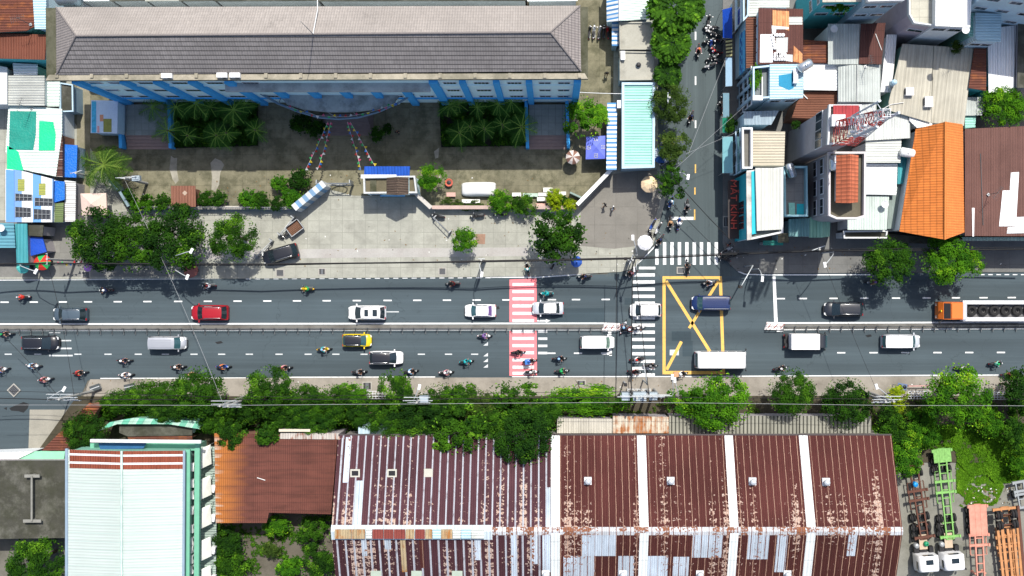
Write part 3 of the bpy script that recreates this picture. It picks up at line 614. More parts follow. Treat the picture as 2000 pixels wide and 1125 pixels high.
p_grey = paint("slate grey", (.085, .12, .15), .4); p_char = paint("charcoal", (.018, .022, .03)); p_yellow = paint("yellow", (.62, .47, .012)); p_pearl = paint("pearl grey", (.55, .58, .62), .3); p_orange = paint("orange", (.62, .14, .012), 0, .5)
car("slate grey suv heading left, leftmost car of the upper carriageway", 135, 614, 66, 27, 180, p_grey, "suv", rails=M_CHROME)
car("red suv heading left along the median", 408, 611, 72, 31, 180, p_red, "suv", rails=M_CHROME)
car("white suv with two dark sunroof panels heading left", 716, 611, 73, 29, 180, p_white, "suv", sun=((.12, .38), (.62, .84)))
car("white sedan with a purple rear window, left of the red crossing", 938, 607, 61, 26, 180, p_white, "sedan", glass=M_GLASS2, rearm=plain("purple film", (.12, .07, .2), .15, 0, .3, 3))
car("pearl white sedan leaving the red crossing beside the teal rider", 1070, 602, 61, 26, 180, p_pearl, "sedan", roof=p_white)
car("white hatchback standing on the zebra crossing", 1261, 606, 61, 27, 180, p_white, "hatch")
car("dark blue suv with ribbed roof on the yellow box", 1389, 592, 76, 30, 180, p_navy, "mpv", rails=M_STEEL, ribs=5, glass=M_GLASS2)
car("charcoal suv with chrome roof rails, in front of the tree shadows", 1648, 604, 76, 29, 180, p_char, "suv", rails=M_CHROME)
car("black suv heading right, leftmost car of the lower carriageway", 77, 670, 72, 29, 0, p_black, "suv", rails=M_CHROME)
car("silver minivan heading right in the lower carriageway", 326, 670, 74, 27, 0, p_silver, "mpv", glass=M_GLASS2, ribs=4)
car("yellow hatchback with a black roof", 697, 665, 57, 26, 0, p_yellow, "hatch", roof=p_black, rails=M_CHROME, glass=M_GLASS2)
car("white suv with a black panoramic roof, below the yellow hatchback", 754, 699, 66, 27, 0, p_white, "suv", roof=p_black, rails=M_CHROME)
car("white minivan stopped before the zebra crossing", 1167, 669, 67, 26, 0, p_white, "mpv", glass=plain("greenish glass", (.12, .2, .16), .08, 0, .2), ribs=4)
car("pale silver minivan heading right, right of the white box truck", 1761, 667, 75, 28, 0, p_pearl, "mpv", roof=p_white, glass=M_GLASS2)
car("black suv with chrome roof rails parked askew in the plaza", 547, 497, 70, 30, 196, p_black, "suv", rails=M_CHROME, group="parked cars", z=.13)

# the car under its cover, the minibus, the two lorries, the cargo tricycle
def cover_car():
    c = P(934, 369, 1); r = root("covered_car", "parked car under a white fabric cover in the school yard", "car", (c.x, c.y, .135), "parked cars", R(180))
    L, W = 66 / SC, 27 / SC; rows = []
    for t, w, h in ((-.51, .78, .02), (-.5, .84, .45), (-.47, .93, .8), (-.40, .97, .98), (-.30, .98, 1.38), (-.1, .97, 1.46), (.06, .97, 1.4), (.2, .98, 1.02), (.36, .95, .92), (.45, .86, .78), (.49, .74, .5), (.505, .7, .02)):
        rows.append([(t * L, W / 2 * w * s * (1.04 if abs(s) == 1 else 1), z * h) for s, z in ((-1, .02), (-1, .45), (-.93, .72), (-.72, .96), (0, 1.0), (.72, .96), (.93, .72), (1, .45), (1, .02))])
    MB().grid(rows[::-1]).build("fabric_cover", plain("white cover cloth", (.70, .71, .70), .8, 0, .07, 2, bump=.03), r)
    for sx, sy in ((.31, 1), (.31, -1), (-.30, 1), (-.30, -1)): wheel(r, sx * L, sy * (W / 2 - .14), .3, .18)
cover_car()
def minibus():
    c = P(1410, 703.5, 2); r = root("minibus", "white minibus heading right across the lower edge of the yellow box", "bus", (c.x, c.y, 0), None, 0.0); L, W, h = 6.2, 2.02, 2.75; hw = W / 2
    rows = []
    for t, w, hh in ((-.5, .94, .9), (-.497, .97, 1.5), (-.475, .985, h - .12), (-.44, 1, h), (.36, 1, h), (.42, .99, h - .06), (.455, .97, h - .5), (.485, .95, 1.3), (.498, .9, .95)):
        rows.append([(t * L, -hw * w, .35), (t * L, -hw * w, min(hh, 1.2)), (t * L, -hw * w * .95, hh - .08), (t * L, -hw * w * .84, hh), (t * L, 0, hh + .03), (t * L, hw * w * .84, hh), (t * L, hw * w * .95, hh - .08), (t * L, hw * w, min(hh, 1.2)), (t * L, hw * w, .35)])
    b = MB().grid(rows[::-1]); b.face(rows[0]); b.face(rows[-1][::-1]); b.build("body", p_white, r)
    MB().face([(-L * .503, -hw * .86, 1.45), (-L * .503, hw * .86, 1.45), (-L * .482, hw * .82, h - .2), (-L * .482, -hw * .82, h - .2)][::-1]).build("rear_window", M_GLASS2, r)
    MB().face([(L * .486, -hw * .88, 1.4), (L * .486, hw * .88, 1.4), (L * .434, hw * .84, h - .22), (L * .434, -hw * .84, h - .22)]).build("windscreen", M_GLASS, r)
    for sg in (-1, 1):
        for i in range(5): MB().box((-L * .4 + i * 1.08 + .45, sg * hw * .985, 1.78), (.95, .06, .62)).build("side_window", M_GLASS, r)
        MB().tube([(L * .44, sg * hw * .95, 1.9), (L * .47, sg * (hw + .22), 1.8)], .03, 5).box((L * .475, sg * (hw + .25), 1.65), (.1, .2, .35)).build("mirror", M_BLACK, r)
        MB().box((L * .496, sg * hw * .7, .85), (.06, .34, .2)).build("headlight", M_LAMP, r); MB().box((-L * .503, sg * hw * .8, .95), (.05, .18, .45)).build("tail_light", M_TAIL, r)
    MB().box((-.2, 0, h + .025), (4.6, 1.3, .04)).build("roof_panel", p_white, r)
    for sx, sy in ((.33, 1), (.33, -1), (-.28, 1), (-.28, -1)): wheel(r, sx * L, sy * (hw - .13), .38, .24)
minibus()
def boxtruck():
    c = P(1574, 667, 1.5); r = root("box_truck", "small truck with a bright white box and dark cab heading right", "truck", (c.x, c.y, 0), None, 0.0)
    MB().box((-.2, 0, 1.42), (3.38, 1.86, 1.75)).build("cargo_box", plain("white box", (.8, .8, .8), .5, 0, .04), r)
    MB().box((0, 0, .5), (4.9, .8, .16)).box((-2.2, 0, .55), (.5, 1.8, .1)).box((-2.3, .6, .75), (.12, .3, .5)).box((-2.2, -.5, .7), (.4, .5, .3)).build("chassis", M_BLACK, r)
    cb = []
    for x, w, h in ((1.56, .86, 1.75), (2.05, .86, 1.8), (2.3, .85, 1.72), (2.6, .83, 1.2), (2.68, .8, .85)): cb.append([(x, -w, .4), (x, -w, 1.0 if h > 1 else h), (x, -w * .86, h), (x, w * .86, h), (x, w, 1.0 if h > 1 else h), (x, w, .4)])
    m = MB().grid(cb[::-1], 0, False); m.face(cb[0]); m.face(cb[-1][::-1]); m.build("cab", p_char, r)
    MB().face([(2.32, -.72, 1.73), (2.62, -.74, 1.22), (2.62, .74, 1.22), (2.32, .72, 1.73)]).build("windscreen", M_GLASS2, r)
    for sg in (-1, 1):
        MB().box((2.35, sg * 1.02, 1.3), (.08, .22, .3)).tube([(2.3, sg * .86, 1.35), (2.35, sg * 1.0, 1.35)], .025, 5).build("mirror", M_BLACK, r); MB().box((2.68, sg * .62, .75), (.06, .3, .18)).build("headlight", M_LAMP, r); MB().box((-2.45, sg * .72, .6), (.05, .25, .12)).build("tail_light", M_TAIL, r)
    for sx, sy in ((1.9, 1), (1.9, -1), (-1.2, 1), (-1.2, -1)): wheel(r, sx, sy * .78, .36, .24)
boxtruck()
def tanktruck():
    c = P(1920, 607, 1.6); r = root("flatbed_truck", "orange cab lorry carrying a row of big black rubber rings between white side walls", "truck", (c.x, c.y, 0), None, R(180))
    x0 = (1920 - 1855) / SC
    cb = []
    for x, w, h in ((x0 - 1.3, 1.08, 2.55), (x0 + .05, 1.08, 2.62), (x0 + .12, 1.08, 2.6), (x0 + .95, 1.06, 2.2), (x0 + 1.3, 1.05, 1.5), (x0 + 1.38, 1.0, .9)): cb.append([(x, -w, .55), (x, -w, 1.3 if h > 1.3 else h), (x, -w * .94, h), (x, w * .94, h), (x, w, 1.3 if h > 1.3 else h), (x, w, .55)])
    m = MB().grid(cb[::-1], 0, False); m.face(cb[0]); m.face(cb[-1][::-1]); m.build("cab", p_orange, r)
    MB().box((x0 - .55, 0, 2.66), (1.3, 1.8, .12)).build("cab_roof", p_orange, r)
    MB().face([(x0 + .18, -.93, 2.59), (x0 + .9, -.93, 2.26), (x0 + .9, .93, 2.26), (x0 + .18, .93, 2.59)]).build("windscreen", M_BLACK, r)
    MB().box((x0 + 1.15, 0, 2.0), (.12, .2, .3)).build("emblem", p_yellow, r)
    for sg in (-1, 1):
        MB().tube([(x0 + .9, sg * 1.05, 2.0), (x0 + 1.25, sg * 1.32, 2.0)], .03, 5).box((x0 + 1.25, sg * 1.35, 1.75), (.12, .22, .5)).build("mirror", M_BLACK, r); MB().box((x0 + 1.36, sg * .75, .9), (.08, .35, .22)).build("headlight", M_LAMP, r)
    Lb = 8.8; xb = x0 - 1.5 - Lb / 2
    MB().box((xb, 0, 1.05), (Lb, 2.1, .16)).box((xb + .5, 0, .75), (Lb + 2.5, .8, .25)).build("flatbed", plain("bed deck", (.12, .12, .125), .8), r)
    for sg in (-1, 1): MB().box((xb, sg * 1.02, 1.5), (Lb, .42, .95)).build("side_wall", plain("white wall panel", (.74, .75, .78), .5, 0, .08), r)
    MB().box((x0 - 1.62, 0, 1.6), (.5, 2.1, 1.3)).build("headboard", plain("grey headboard", (.4, .42, .47), .5), r)
    for sx in (x0 + .6, xb - 1.6, xb - 2.9):
        for sg in (-1, 1): wheel(r, sx, sg * .95, .5, .28)
    for i in range(8):
        x = c.x - (x0 - 2.75 - i * 1.38); q_ = root("rubber_ring", "big black rubber ring lying on the orange lorry's bed, %s behind the cab" % ords[i], "rubber ring", (x, c.y, 1.13), "rubber rings on the lorry", 0.0)
        MB().lathe([(.3, .0), (.58, .0), (.64, .08), (.64, .36), (.56, .44), (.34, .44), (.28, .36), (.28, .06), (.3, 0)], (0, 0, 0), 20).build("tread", M_TYRE, q_); MB().lathe([(.29, .1), (.12, .12), (.12, .22), (.29, .24)], (0, 0, 0), 14).build("hub", M_BLACK, q_)
tanktruck()
def tricycle():
    c = P(571, 449, .8); r = root("cargo_tricycle", "grey cargo tricycle with an empty rusty tray parked by the gate rail", "tricycle", (c.x, c.y, .135), None, R(217)); rust = corr("tray floor", (.16, .085, .055), 0, .2, .3)
    MB().box((-.4, 0, .62), (1.75, 1.3, .08)).build("tray", rust, r)
    for sg in (-1, 1): MB().box((-.4, sg * .67, .8), (1.85, .07, .42)).build("side_board", M_STEEL, r)
    for x in (-1.3, .5): MB().box((x, 0, .8), (.07, 1.28, .42)).build("end_board", M_STEEL, r)
    MB().tube([(.45, 0, .5), (1.0, 0, .45), (1.45, 0, .5)], .06).box((.85, 0, .62), (.6, .3, .2)).build("frame", M_BLACK, r); MB().box((.72, 0, .8), (.55, .3, .1)).build("saddle", M_SEAT, r)
    MB().tube([(1.25, -.38, 1.0), (1.35, 0, .95), (1.25, .38, 1.0)], .025).tube([(1.35, 0, .95), (1.5, 0, .4)], .04).build("handlebar", M_CHROME, r)
    wheel(r, 1.55, 0, .28, .12); wheel(r, -.6, .58, .28, .14); wheel(r, -.6, -.58, .28, .14)
tricycle()

# ---------------------------------------------------------------- container trailers and tractor units in the yard
def beam(mb, x0, y0, x1, y1, z, w=.16, h=.3):
    d = Vector((x1 - x0, y1 - y0, 0)); return mb.box(((x0 + x1) / 2, (y0 + y1) / 2, z), (d.length, w, h), math.atan2(d.y, d.x))
def trailer(label, px0, py0, px1, py1, mat, deck=None, axles=(.78, .86), legs=True, wide=2.3, goose=0, load=None, wheels_up=False):
    """chassis from its rear (px0, py0) to its front; own x axis runs forward"""
    a, b = P(px0, py0, 1.2), P(px1, py1, 1.2); d = b - a; L = d.length; r = root("container_trailer", label, "trailer", (a.x, a.y, .02), "container trailers in the yard", math.atan2(d.y, d.x)); hw = wide / 2
    m = MB()
    for sg in (-1, 1): beam(m, 0, sg * .48, L, sg * .42, 1.15)
    n = int(L / 1.0)
    for i in range(n + 1): beam(m, L * i / n, -.42, L * i / n, .42, 1.15, .1, .18)
    m.build("main_frame", mat, r)
    for t in (0.02, .36, .48, .97) if not load else (.03, .55, .97):
        m = MB(); beam(m, L * t, -hw, L * t, hw, 1.22, .28, .22); m.box((L * t, -hw, 1.3), (.34, .2, .3)).box((L * t, hw, 1.3), (.34, .2, .3)); m.build("bolster", mat, r)
    if deck: MB().box((L * (deck[0] + deck[1]) / 2, 0, 1.33), (L * (deck[1] - deck[0]), wide * .92, .1)).box((L * (deck[0] + deck[1]) / 2, .32, 1.39), (L * (deck[1] - deck[0]), .07, .04)).box((L * (deck[0] + deck[1]) / 2, -.32, 1.39), (L * (deck[1] - deck[0]), .07, .04)).build("deck_plate", mat, r)
    m = MB()
    for sg in (-1, 1):
        beam(m, L * .25, sg * hw * .85, L * .6, sg * hw * .85, .75, .05, .06); beam(m, L * .25, sg * hw * .85, L * .6, sg * hw * .85, 1.0, .05, .06)
        for t in (.25, .37, .48, .6): m.box((L * t, sg * hw * .85, .88), (.05, .05, .4)); beam(m, L * t, sg * .45, L * t, sg * hw * .85, 1.0, .05, .06)
    m.build("side_guard", mat, r)
    for t in axles:
        MB().tube([(L * t, -hw * .9, .5), (L * t, hw * .9, .5)], .07).build("axle", M_BLACK, r)
        for sg in (-1, 1): wheel(r, L * t, sg * (hw - .16), .5, .26); wheel(r, L * t, sg * (hw - .5), .5, .26)
    if legs:
        for sg in (-1, 1): MB().box((L * .82, sg * .62, .6), (.16, .16, 1.1)).box((L * .82, sg * .62, .06), (.3, .3, .06)).build("landing_leg", mat, r)
    return r, L
t_brown = plain("rusty brown frame paint", (.10, .042, .028), .8, 0, .35, 2); t_green = plain("light green frame paint", (.17, .36, .10), .8, 0, .5, 3.5); t_pink = plain("faded red frame paint", (.52, .23, .17), .85, 0, .45, 1.5); t_orange = plain("rusty orange frame paint", (.42, .20, .085), .85, 0, .5, 1.5)
trailer("rusty brown container trailer beside the warehouse wall", 1783, 905, 1806, 1053, t_brown, None, (.14, .72, .85))
trailer("light green container trailer with a flat rear plate", 1838, 876, 1856, 1053, t_green, (0, .15), (.14, .24, .78, .92))
trailer("faded red container trailer with a long flat rear deck", 1908, 985, 1917, 1150, t_pink, (0, .36), (.08, .2, .32))
def big_load():
    rr, L = trailer("rusty orange trailer in the bottom right corner with twin wheels on its end", 1962, 990, 1978, 1150, t_orange, None, (), wide=2.9); m = MB()
    for y in (-1.2, -.7, 0, .7, 1.2): beam(m, 2.6, y, L, y * .9, 1.42, .3, .2)
    for i in range(9): beam(m, 2.4 + i, -1.4, 2.4 + i, 1.4, 1.35, .1, .16)
    m.build("deck_beams", t_orange, rr); m = MB(); beam(m, 0, 1.5, L, 1.4, 1.35, .3, .5); m.build("side_beam", t_brown, rr)
    for x in (.8, 2.0):
        MB().tube([(x, -1.3, 1.75), (x, 1.3, 1.75)], .08).build("axle", t_brown, rr)
        for y in (-1.2, -.85, .6, .95): w_ = wheel(rr, x, y, .52, .28); w_.location.z = 1.25
big_load()
trailer("narrow grey trailer frame at the right edge above the orange one", 1990, 940, 1999, 992, plain("grey frame paint", (.25, .27, .28), .7), None, (.5,), False, 1.6)
def tractor(label, px, py):
    c = P(px, py, 2.4); r = root("tractor_unit", label, "truck", (c.x, c.y, .02), "white tractor units", R(-86)); rows = []
    for x, w, h in ((-1.0, 1.1, 2.7), (-.95, 1.2, 2.95), (.6, 1.2, 3.0), (.85, 1.17, 2.9), (1.05, 1.12, 2.2), (1.15, 1.1, 1.2), (1.15, 1.05, .5)): rows.append([(x, -w, .5), (x, -w, h * .8), (x, -w * .9, h - .08), (x, -w * .72, h), (x, w * .72, h), (x, w * .9, h - .08), (x, w, h * .8), (x, w, .5)])
    m = MB().grid(rows[::-1]); m.face(rows[0]); m.face(rows[-1][::-1]); m.build("cab", p_white, r)
    MB().box((-1.02, 0, 2.5), (.06, 1.2, .5)).build("rear_window", M_GLASS, r); MB().face([(1.08, -.95, 2.15), (1.08, .95, 2.15), (.9, .9, 2.85), (.9, -.9, 2.85)]).build("windscreen", M_GLASS, r)
    for sg in (-1, 1): MB().box((.2, sg * 1.21, 2.1), (.9, .05, .6)).build("side_window", M_GLASS, r); MB().box((.95, sg * 1.4, 2.1), (.15, .2, .5)).build("mirror", M_BLACK, r)
    MB().box((-.3, 0, 2.99), (.6, .9, .06)).build("roof_hatch", M_GLASS, r); MB().box((-2.4, 0, .85), (3.4, .85, .25)).box((-1.35, .9, .9), (.7, .5, .7)).box((-1.4, -.85, .85), (.8, .6, .6)).build("chassis", M_BLACK, r)
    MB().box((-2.3, 0, 1.05), (1.8, .95, .12)).build("fifth_wheel_plate", plain("plywood", (.42, .33, .24), .8), r)
    MB().lathe([(.001, .34), (.3, .34), (.32, 0), (.32, -.3)], (-1.9, -.85, 1.0), 14).build("fuel_tank", M_STEEL, r)
    for sx in (.35, -3.0, -3.9):
        for sg in (-1, 1): wheel(r, sx, sg * .98, .5, .3)
tractor("white tractor unit coupled to the rusty brown trailer", 1813, 1101); tractor("white tractor unit coupled to the light green trailer", 1863, 1098)
def drum(px, py, z, label, m):
    c = P(px, py, z + .9); r = root("plastic_drum", label, "drum", (c.x, c.y, z), None, 0.0); MB().lathe([(.001, 0), (.27, 0), (.3, .1), (.29, .3), (.31, .45), (.29, .6), (.3, .8), (.26, .9), (.001, .9)], n=16).build("barrel", m, r); MB().lathe([(.001, .94), (.06, .94), (.06, .88)], (.12, 0, 0), 8).build("bung", M_BLACK, r)
drum(1789, 947, .9, "bright blue plastic drum on the brown trailer frame", plain("blue plastic", (.01, .25, .62), .4)); drum(1810, 1063, .6, "green plastic drum behind the left tractor unit", plain("green plastic", (.005, .22, .10), .4))
# ---------------------------------------------------------------- people and motorbikes
SKIN_ = plain("skin", (.36, .19, .12), .6, 0, .06); M_SHOE = plain("shoes", (.03, .028, .028), .6); M_HAIR = plain("hair", (.008, .007, .007), .6)
CLOTH = {k: plain(k + " cloth", c, .85, 0, .12, 3) for k, c in dict(red=(.52, .03, .02), navy=(.015, .025, .08), white=(.72, .73, .74), green=(.015, .32, .09), maroon=(.14, .015, .018), dark=(.02, .02, .024), teal=(.01, .32, .34), lightblue=(.22, .42, .62),
    grey=(.16, .17, .18), tan=(.42, .25, .13), pink=(.62, .28, .32), blue=(.03, .10, .42), purple=(.16, .09, .28), olive=(.22, .19, .05), orange=(.62, .16, .04), brown=(.14, .07, .04), mint=(.2, .55, .42), yellow=(.66, .46, .02), black=(.012, .012, .014), denim=(.05, .08, .16), khaki=(.2, .16, .1)).items()}
PAINTS = {k: plain(k + " bike paint", c, .3, 0, .05, 2, .5, .5) for k, c in dict(red=(.4, .01, .012), black=(.012, .012, .014), white=(.72, .73, .74), yellow=(.64, .44, .01), teal=(.01, .34, .36), blue=(.02, .08, .36), silver=(.4, .41, .43), green=(.01, .22, .12), brown=(.1, .05, .03), grey=(.12, .13, .14)).items()}
def skinned(name, nodes, edges, rootv, cls):
    """one continuous body grown round a jointed skeleton"""
    me = bpy.data.meshes.new(name); ks = list(nodes); me.from_pydata([nodes[k][0] for k in ks], [(ks.index(a), ks.index(b)) for a, b in edges], [])
    o = bpy.data.objects.new(name, me); S.collection.objects.link(o); o.modifiers.new("skin", 'SKIN'); sub = o.modifiers.new("sub", 'SUBSURF'); sub.levels = sub.render_levels = 1
    for k, sv in zip(ks, me.skin_vertices[0].data): sv.radius = (nodes[k][1],) * 2; sv.use_root = k == rootv
    dg = bpy.context.evaluated_depsgraph_get(); m2 = bpy.data.meshes.new_from_object(o.evaluated_get(dg)); m2.name = name
    bpy.data.objects.remove(o); pts = [(Vector(nodes[k][0]), k) for k in ks]; m2.materials.clear()
    for m in (SKIN_, CLOTH["grey"], CLOTH["denim"], M_SHOE): m2.materials.append(m)
    for p in m2.polygons:
        p.use_smooth = True; k = min(pts, key=lambda q_: (q_[0] - p.center).length_squared)[1]; p.material_index = cls(k)
    return m2
def cls(k):
    if k[0] in "fth" or k.startswith("elb") or k.startswith("wri"): return 1 if k.startswith("elb") else 0
    if k.startswith("foo") or k.startswith("toe"): return 3
    if k.startswith("kne") or k.startswith("ank") or k.startswith("hip"): return 2
    return 1
def body_mesh(pose):
    N, E = {}, []
    def add(k, p, r, par=None):
        N[k] = (p, r)
        if par: E.append((par, k))
    P_ = pose
    add("pelvis", P_["pelvis"], .15); add("waist", P_["waist"], .14, "pelvis"); add("chest", P_["chest"], .165, "waist"); add("neckbase", P_["neck"], .075, "chest")
    h = Vector(P_["head"]); nk = Vector(P_["neck"]); f = Vector(P_.get("face", (1, 0, 0)))
    add("hneck", tuple(nk.lerp(h, .45)), .058, "neckbase"); add("hskull", tuple(h), .098, "hneck"); add("hcrown", tuple(h + Vector((0, 0, .09))), .08, "hskull"); add("hnose", tuple(h + f * .105 + Vector((0, 0, -.01))), .02, "hskull")
    for s, sd in ((1, "L"), (-1, "R")):
        add("sho" + sd, P_["sho" + sd], .075, "chest"); add("elb" + sd, P_["elb" + sd], .05, "sho" + sd); add("wri" + sd, P_["wri" + sd], .034, "elb" + sd)
        e, w = Vector(P_["elb" + sd]), Vector(P_["wri" + sd]); d = (w - e).normalized(); side = d.cross(Vector((0, 0, 1))).normalized(); palm = w + d * .07
        add("tpalm" + sd, tuple(palm), .036, "wri" + sd); curl = Vector((0, 0, -.03)) if P_.get("grip") else Vector((0, 0, -.012))
        for i, (off, ln) in enumerate(((-.03, .062), (-.01, .075), (.011, .07), (.031, .055))):
            a = palm + d * .03 + side * off; add("f%d%sa" % (i, sd), tuple(a + d * ln * .5), .0095, "tpalm" + sd); add("f%d%sb" % (i, sd), tuple(a + d * ln * .85 + curl), .008, "f%d%sa" % (i, sd))
        t = palm - d * .02 + side * (-.05 if s > 0 else .05); add("th" + sd, tuple(t + d * .03 + Vector((0, 0, -.012))), .01, "tpalm" + sd)
        add("hip" + sd, P_["hip" + sd], .1, "pelvis"); add("kne" + sd, P_["kne" + sd], .068, "hip" + sd); add("ank" + sd, P_["ank" + sd], .045, "kne" + sd); a = Vector(P_["ank" + sd]); add("foo" + sd, tuple(a + Vector((.07, 0, -.045))), .042, "ank" + sd); add("toe" + sd, tuple(a + Vector((.17, 0, -.055))), .034, "foo" + sd)
    return skinned("body", N, E, "pelvis", cls)
RIDE = dict(pelvis=(-.3, 0, .86), waist=(-.27, 0, 1.02), chest=(-.2, 0, 1.24), neck=(-.14, 0, 1.42), head=(-.09, 0, 1.58), grip=1,
            shoL=(-.18, .19, 1.33), elbL=(.02, .30, 1.12), wriL=(.22, .29, 1.05), shoR=(-.18, -.19, 1.33), elbR=(.02, -.30, 1.12), wriR=(.22, -.29, 1.05),
            hipL=(-.24, .11, .84), kneL=(.14, .2, .74), ankL=(.06, .2, .37), hipR=(-.24, -.11, .84), kneR=(.14, -.2, .74), ankR=(.06, -.2, .37))
WALK = dict(pelvis=(0, 0, .93), waist=(0, 0, 1.08), chest=(.02, 0, 1.3), neck=(.03, 0, 1.46), head=(.05, 0, 1.62), shoL=(.01, .19, 1.38), elbL=(-.1, .25, 1.12), wriL=(-.04, .24, .9), shoR=(.01, -.19, 1.38), elbR=(.06, -.26, 1.12), wriR=(.2, -.24, .95),
            hipL=(0, .1, .9), kneL=(.16, .1, .5), ankL=(.2, .1, .1), hipR=(0, -.1, .9), kneR=(-.04, -.1, .5), ankR=(-.26, -.1, .13))
RIDER, WALKER = body_mesh(RIDE), body_mesh(WALK)
def dome(c, r, z0, name, m, parent, n=14, face=True):
    mb = MB(); rows = []
    for i in range(7):
        t = i / 6 * (math.pi * .62); rows.append([(c[0] + r * 1.08 * math.sin(t) * math.cos(a) - (.012 if face else 0), c[1] + r * .95 * math.sin(t) * math.sin(a), c[2] + r * math.cos(t)) for a in (k * 2 * math.pi / n for k in range(n))])
    return mb.grid(rows[::-1], 0, True, True).build(name, m, parent)
BIKE = None
def make_bike():
    r = root("motorbike", "x", "motorbike", (0, 0, 0), None, 0.0); st = []
    for x, w, z0, z1 in ((-.92, .05, .62, .72), (-.8, .11, .55, .8), (-.5, .17, .42, .82), (-.2, .17, .34, .78), (.02, .17, .26, .46), (.22, .18, .26, .42), (.32, .21, .3, .78), (.40, .20, .42, .98), (.50, .15, .5, 1.04), (.6, .1, .55, .95), (.66, .05, .6, .8)):
        st.append([(x, -w * .8, z0), (x, -w, (z0 + z1) / 2), (x, -w * .75, z1 - .02), (x, 0, z1 + .015), (x, w * .75, z1 - .02), (x, w, (z0 + z1) / 2), (x, w * .8, z0)])
    m = MB().grid(st[::-1]); m.face(st[0]); m.face(st[-1][::-1]); m.build("body", PAINTS["black"], r)
    s = []
    for x, w, z in ((-.78, .08, .82), (-.6, .14, .87), (-.3, .15, .84), (-.05, .12, .82), (.04, .05, .78)): s.append([(x, -w, z - .06), (x, -w * .8, z), (x, 0, z + .02), (x, w * .8, z), (x, w, z - .06)])
    MB().grid(s[::-1]).build("seat", M_SEAT, r)
    MB().tube([(.3, -.36, 1.02), (.38, -.2, 1.06), (.44, 0, 1.04), (.38, .2, 1.06), (.3, .36, 1.02)], .022, 5).build("handlebar", M_BLACK, r)
    for sg in (-1, 1): MB().tube([(.4, sg * .2, 1.06), (.36, sg * .34, 1.22)], .012, 4).box((.36, sg * .37, 1.24), (.04, .14, .09)).build("mirror", M_CHROME, r)
    MB().box((.62, 0, .88), (.1, .16, .12)).build("headlight", M_LAMP, r); MB().box((-.91, 0, .68), (.06, .12, .08)).build("tail_light", M_TAIL, r)
    MB().tube([(.5, .07, .7), (.66, .07, .28)], .025, 5).tube([(.5, -.07, .7), (.66, -.07, .28)], .025, 5).build("fork", M_CHROME, r)
    MB().tube([(-.1, -.16, .3), (-.75, -.2, .42)], .05, 6).build("exhaust", M_STEEL, r)
    for x in (.66, -.62): wheel(r, x, 0, .28, .1)
    return r
def bike(px, py, ang, col, label, z=0., group=None, kick=0.):
    global BIKE
    first = BIKE is None
    if first: BIKE = make_bike()
    b = BIKE if first else copy_thing(BIKE)
    c = P(px, py, .7); b.location = (c.x, c.y, z); b.rotation_euler = (kick, 0, R(ang)); b["label"] = label
    if group: b["group"] = group
    elif "group" in b: del b["group"]
    for ch in b.children:
        if ch.name.split(".")[0] == "body": setmat(ch, PAINTS[col])
    return b
HELM = {}
def person(px, py, ang, shirt, pants, head, label, mesh, hz, z=0., group=None, helmet=True, zc=1.2):
    c = P(px, py, zc); r = root("person", label, "person", (c.x, c.y, z), group, R(ang)); o = bpy.data.objects.new("body", mesh); S.collection.objects.link(o); o.parent = r
    setmat(o, CLOTH[shirt], 1); setmat(o, CLOTH[pants], 2)
    hx = RIDE["head"] if helmet else WALK["head"]; key = helmet
    if key not in HELM:
        HELM[key] = dome((hx[0], 0, hx[2] + .02), .155 if helmet else .122, 0, "helmet" if helmet else "hair", CLOTH[head], r).data
    else:
        k = bpy.data.objects.new("helmet" if helmet else "hair", HELM[key]); S.collection.objects.link(k); k.parent = r
    for ch in r.children:
        if ch.name.startswith(("helmet", "hair")): setmat(ch, CLOTH[head])
    return r
WSHORT = {"ahead of the slate grey suv at the far left": "ahead of the slate grey suv", "at the edge of the first tree shadow on the upper lane": "at the edge of a tree shadow", "below the dashed edge line left of the white sedan": "below the dashed edge line",
    "at the top right corner of the yellow box": "onto the yellow box's corner", "on the lower lane dashes left of the silver minivan": "left of the silver minivan", "on the right of the lower red crossing": "over the lower red crossing", "under the white lane dash past the red crossing": "just past the red crossing", "near the lower edge line past the red crossing": "past the red crossing", "at the bottom edge of the yellow box": "below the yellow box"}
def ride(px, py, ang, col, shirt, pants, head, sd, where, z=0.):
    """a motorbike and the person on it"""
    bike(px, py, ang, col, "%s motorbike %s" % (col, where), z, "motorbikes with riders")
    person(px, py, ang, shirt, pants, head, "person in %s riding %s" % (sd, WSHORT.get(where, where)), RIDER, 0, z, "motorbike riders", zc=.7)
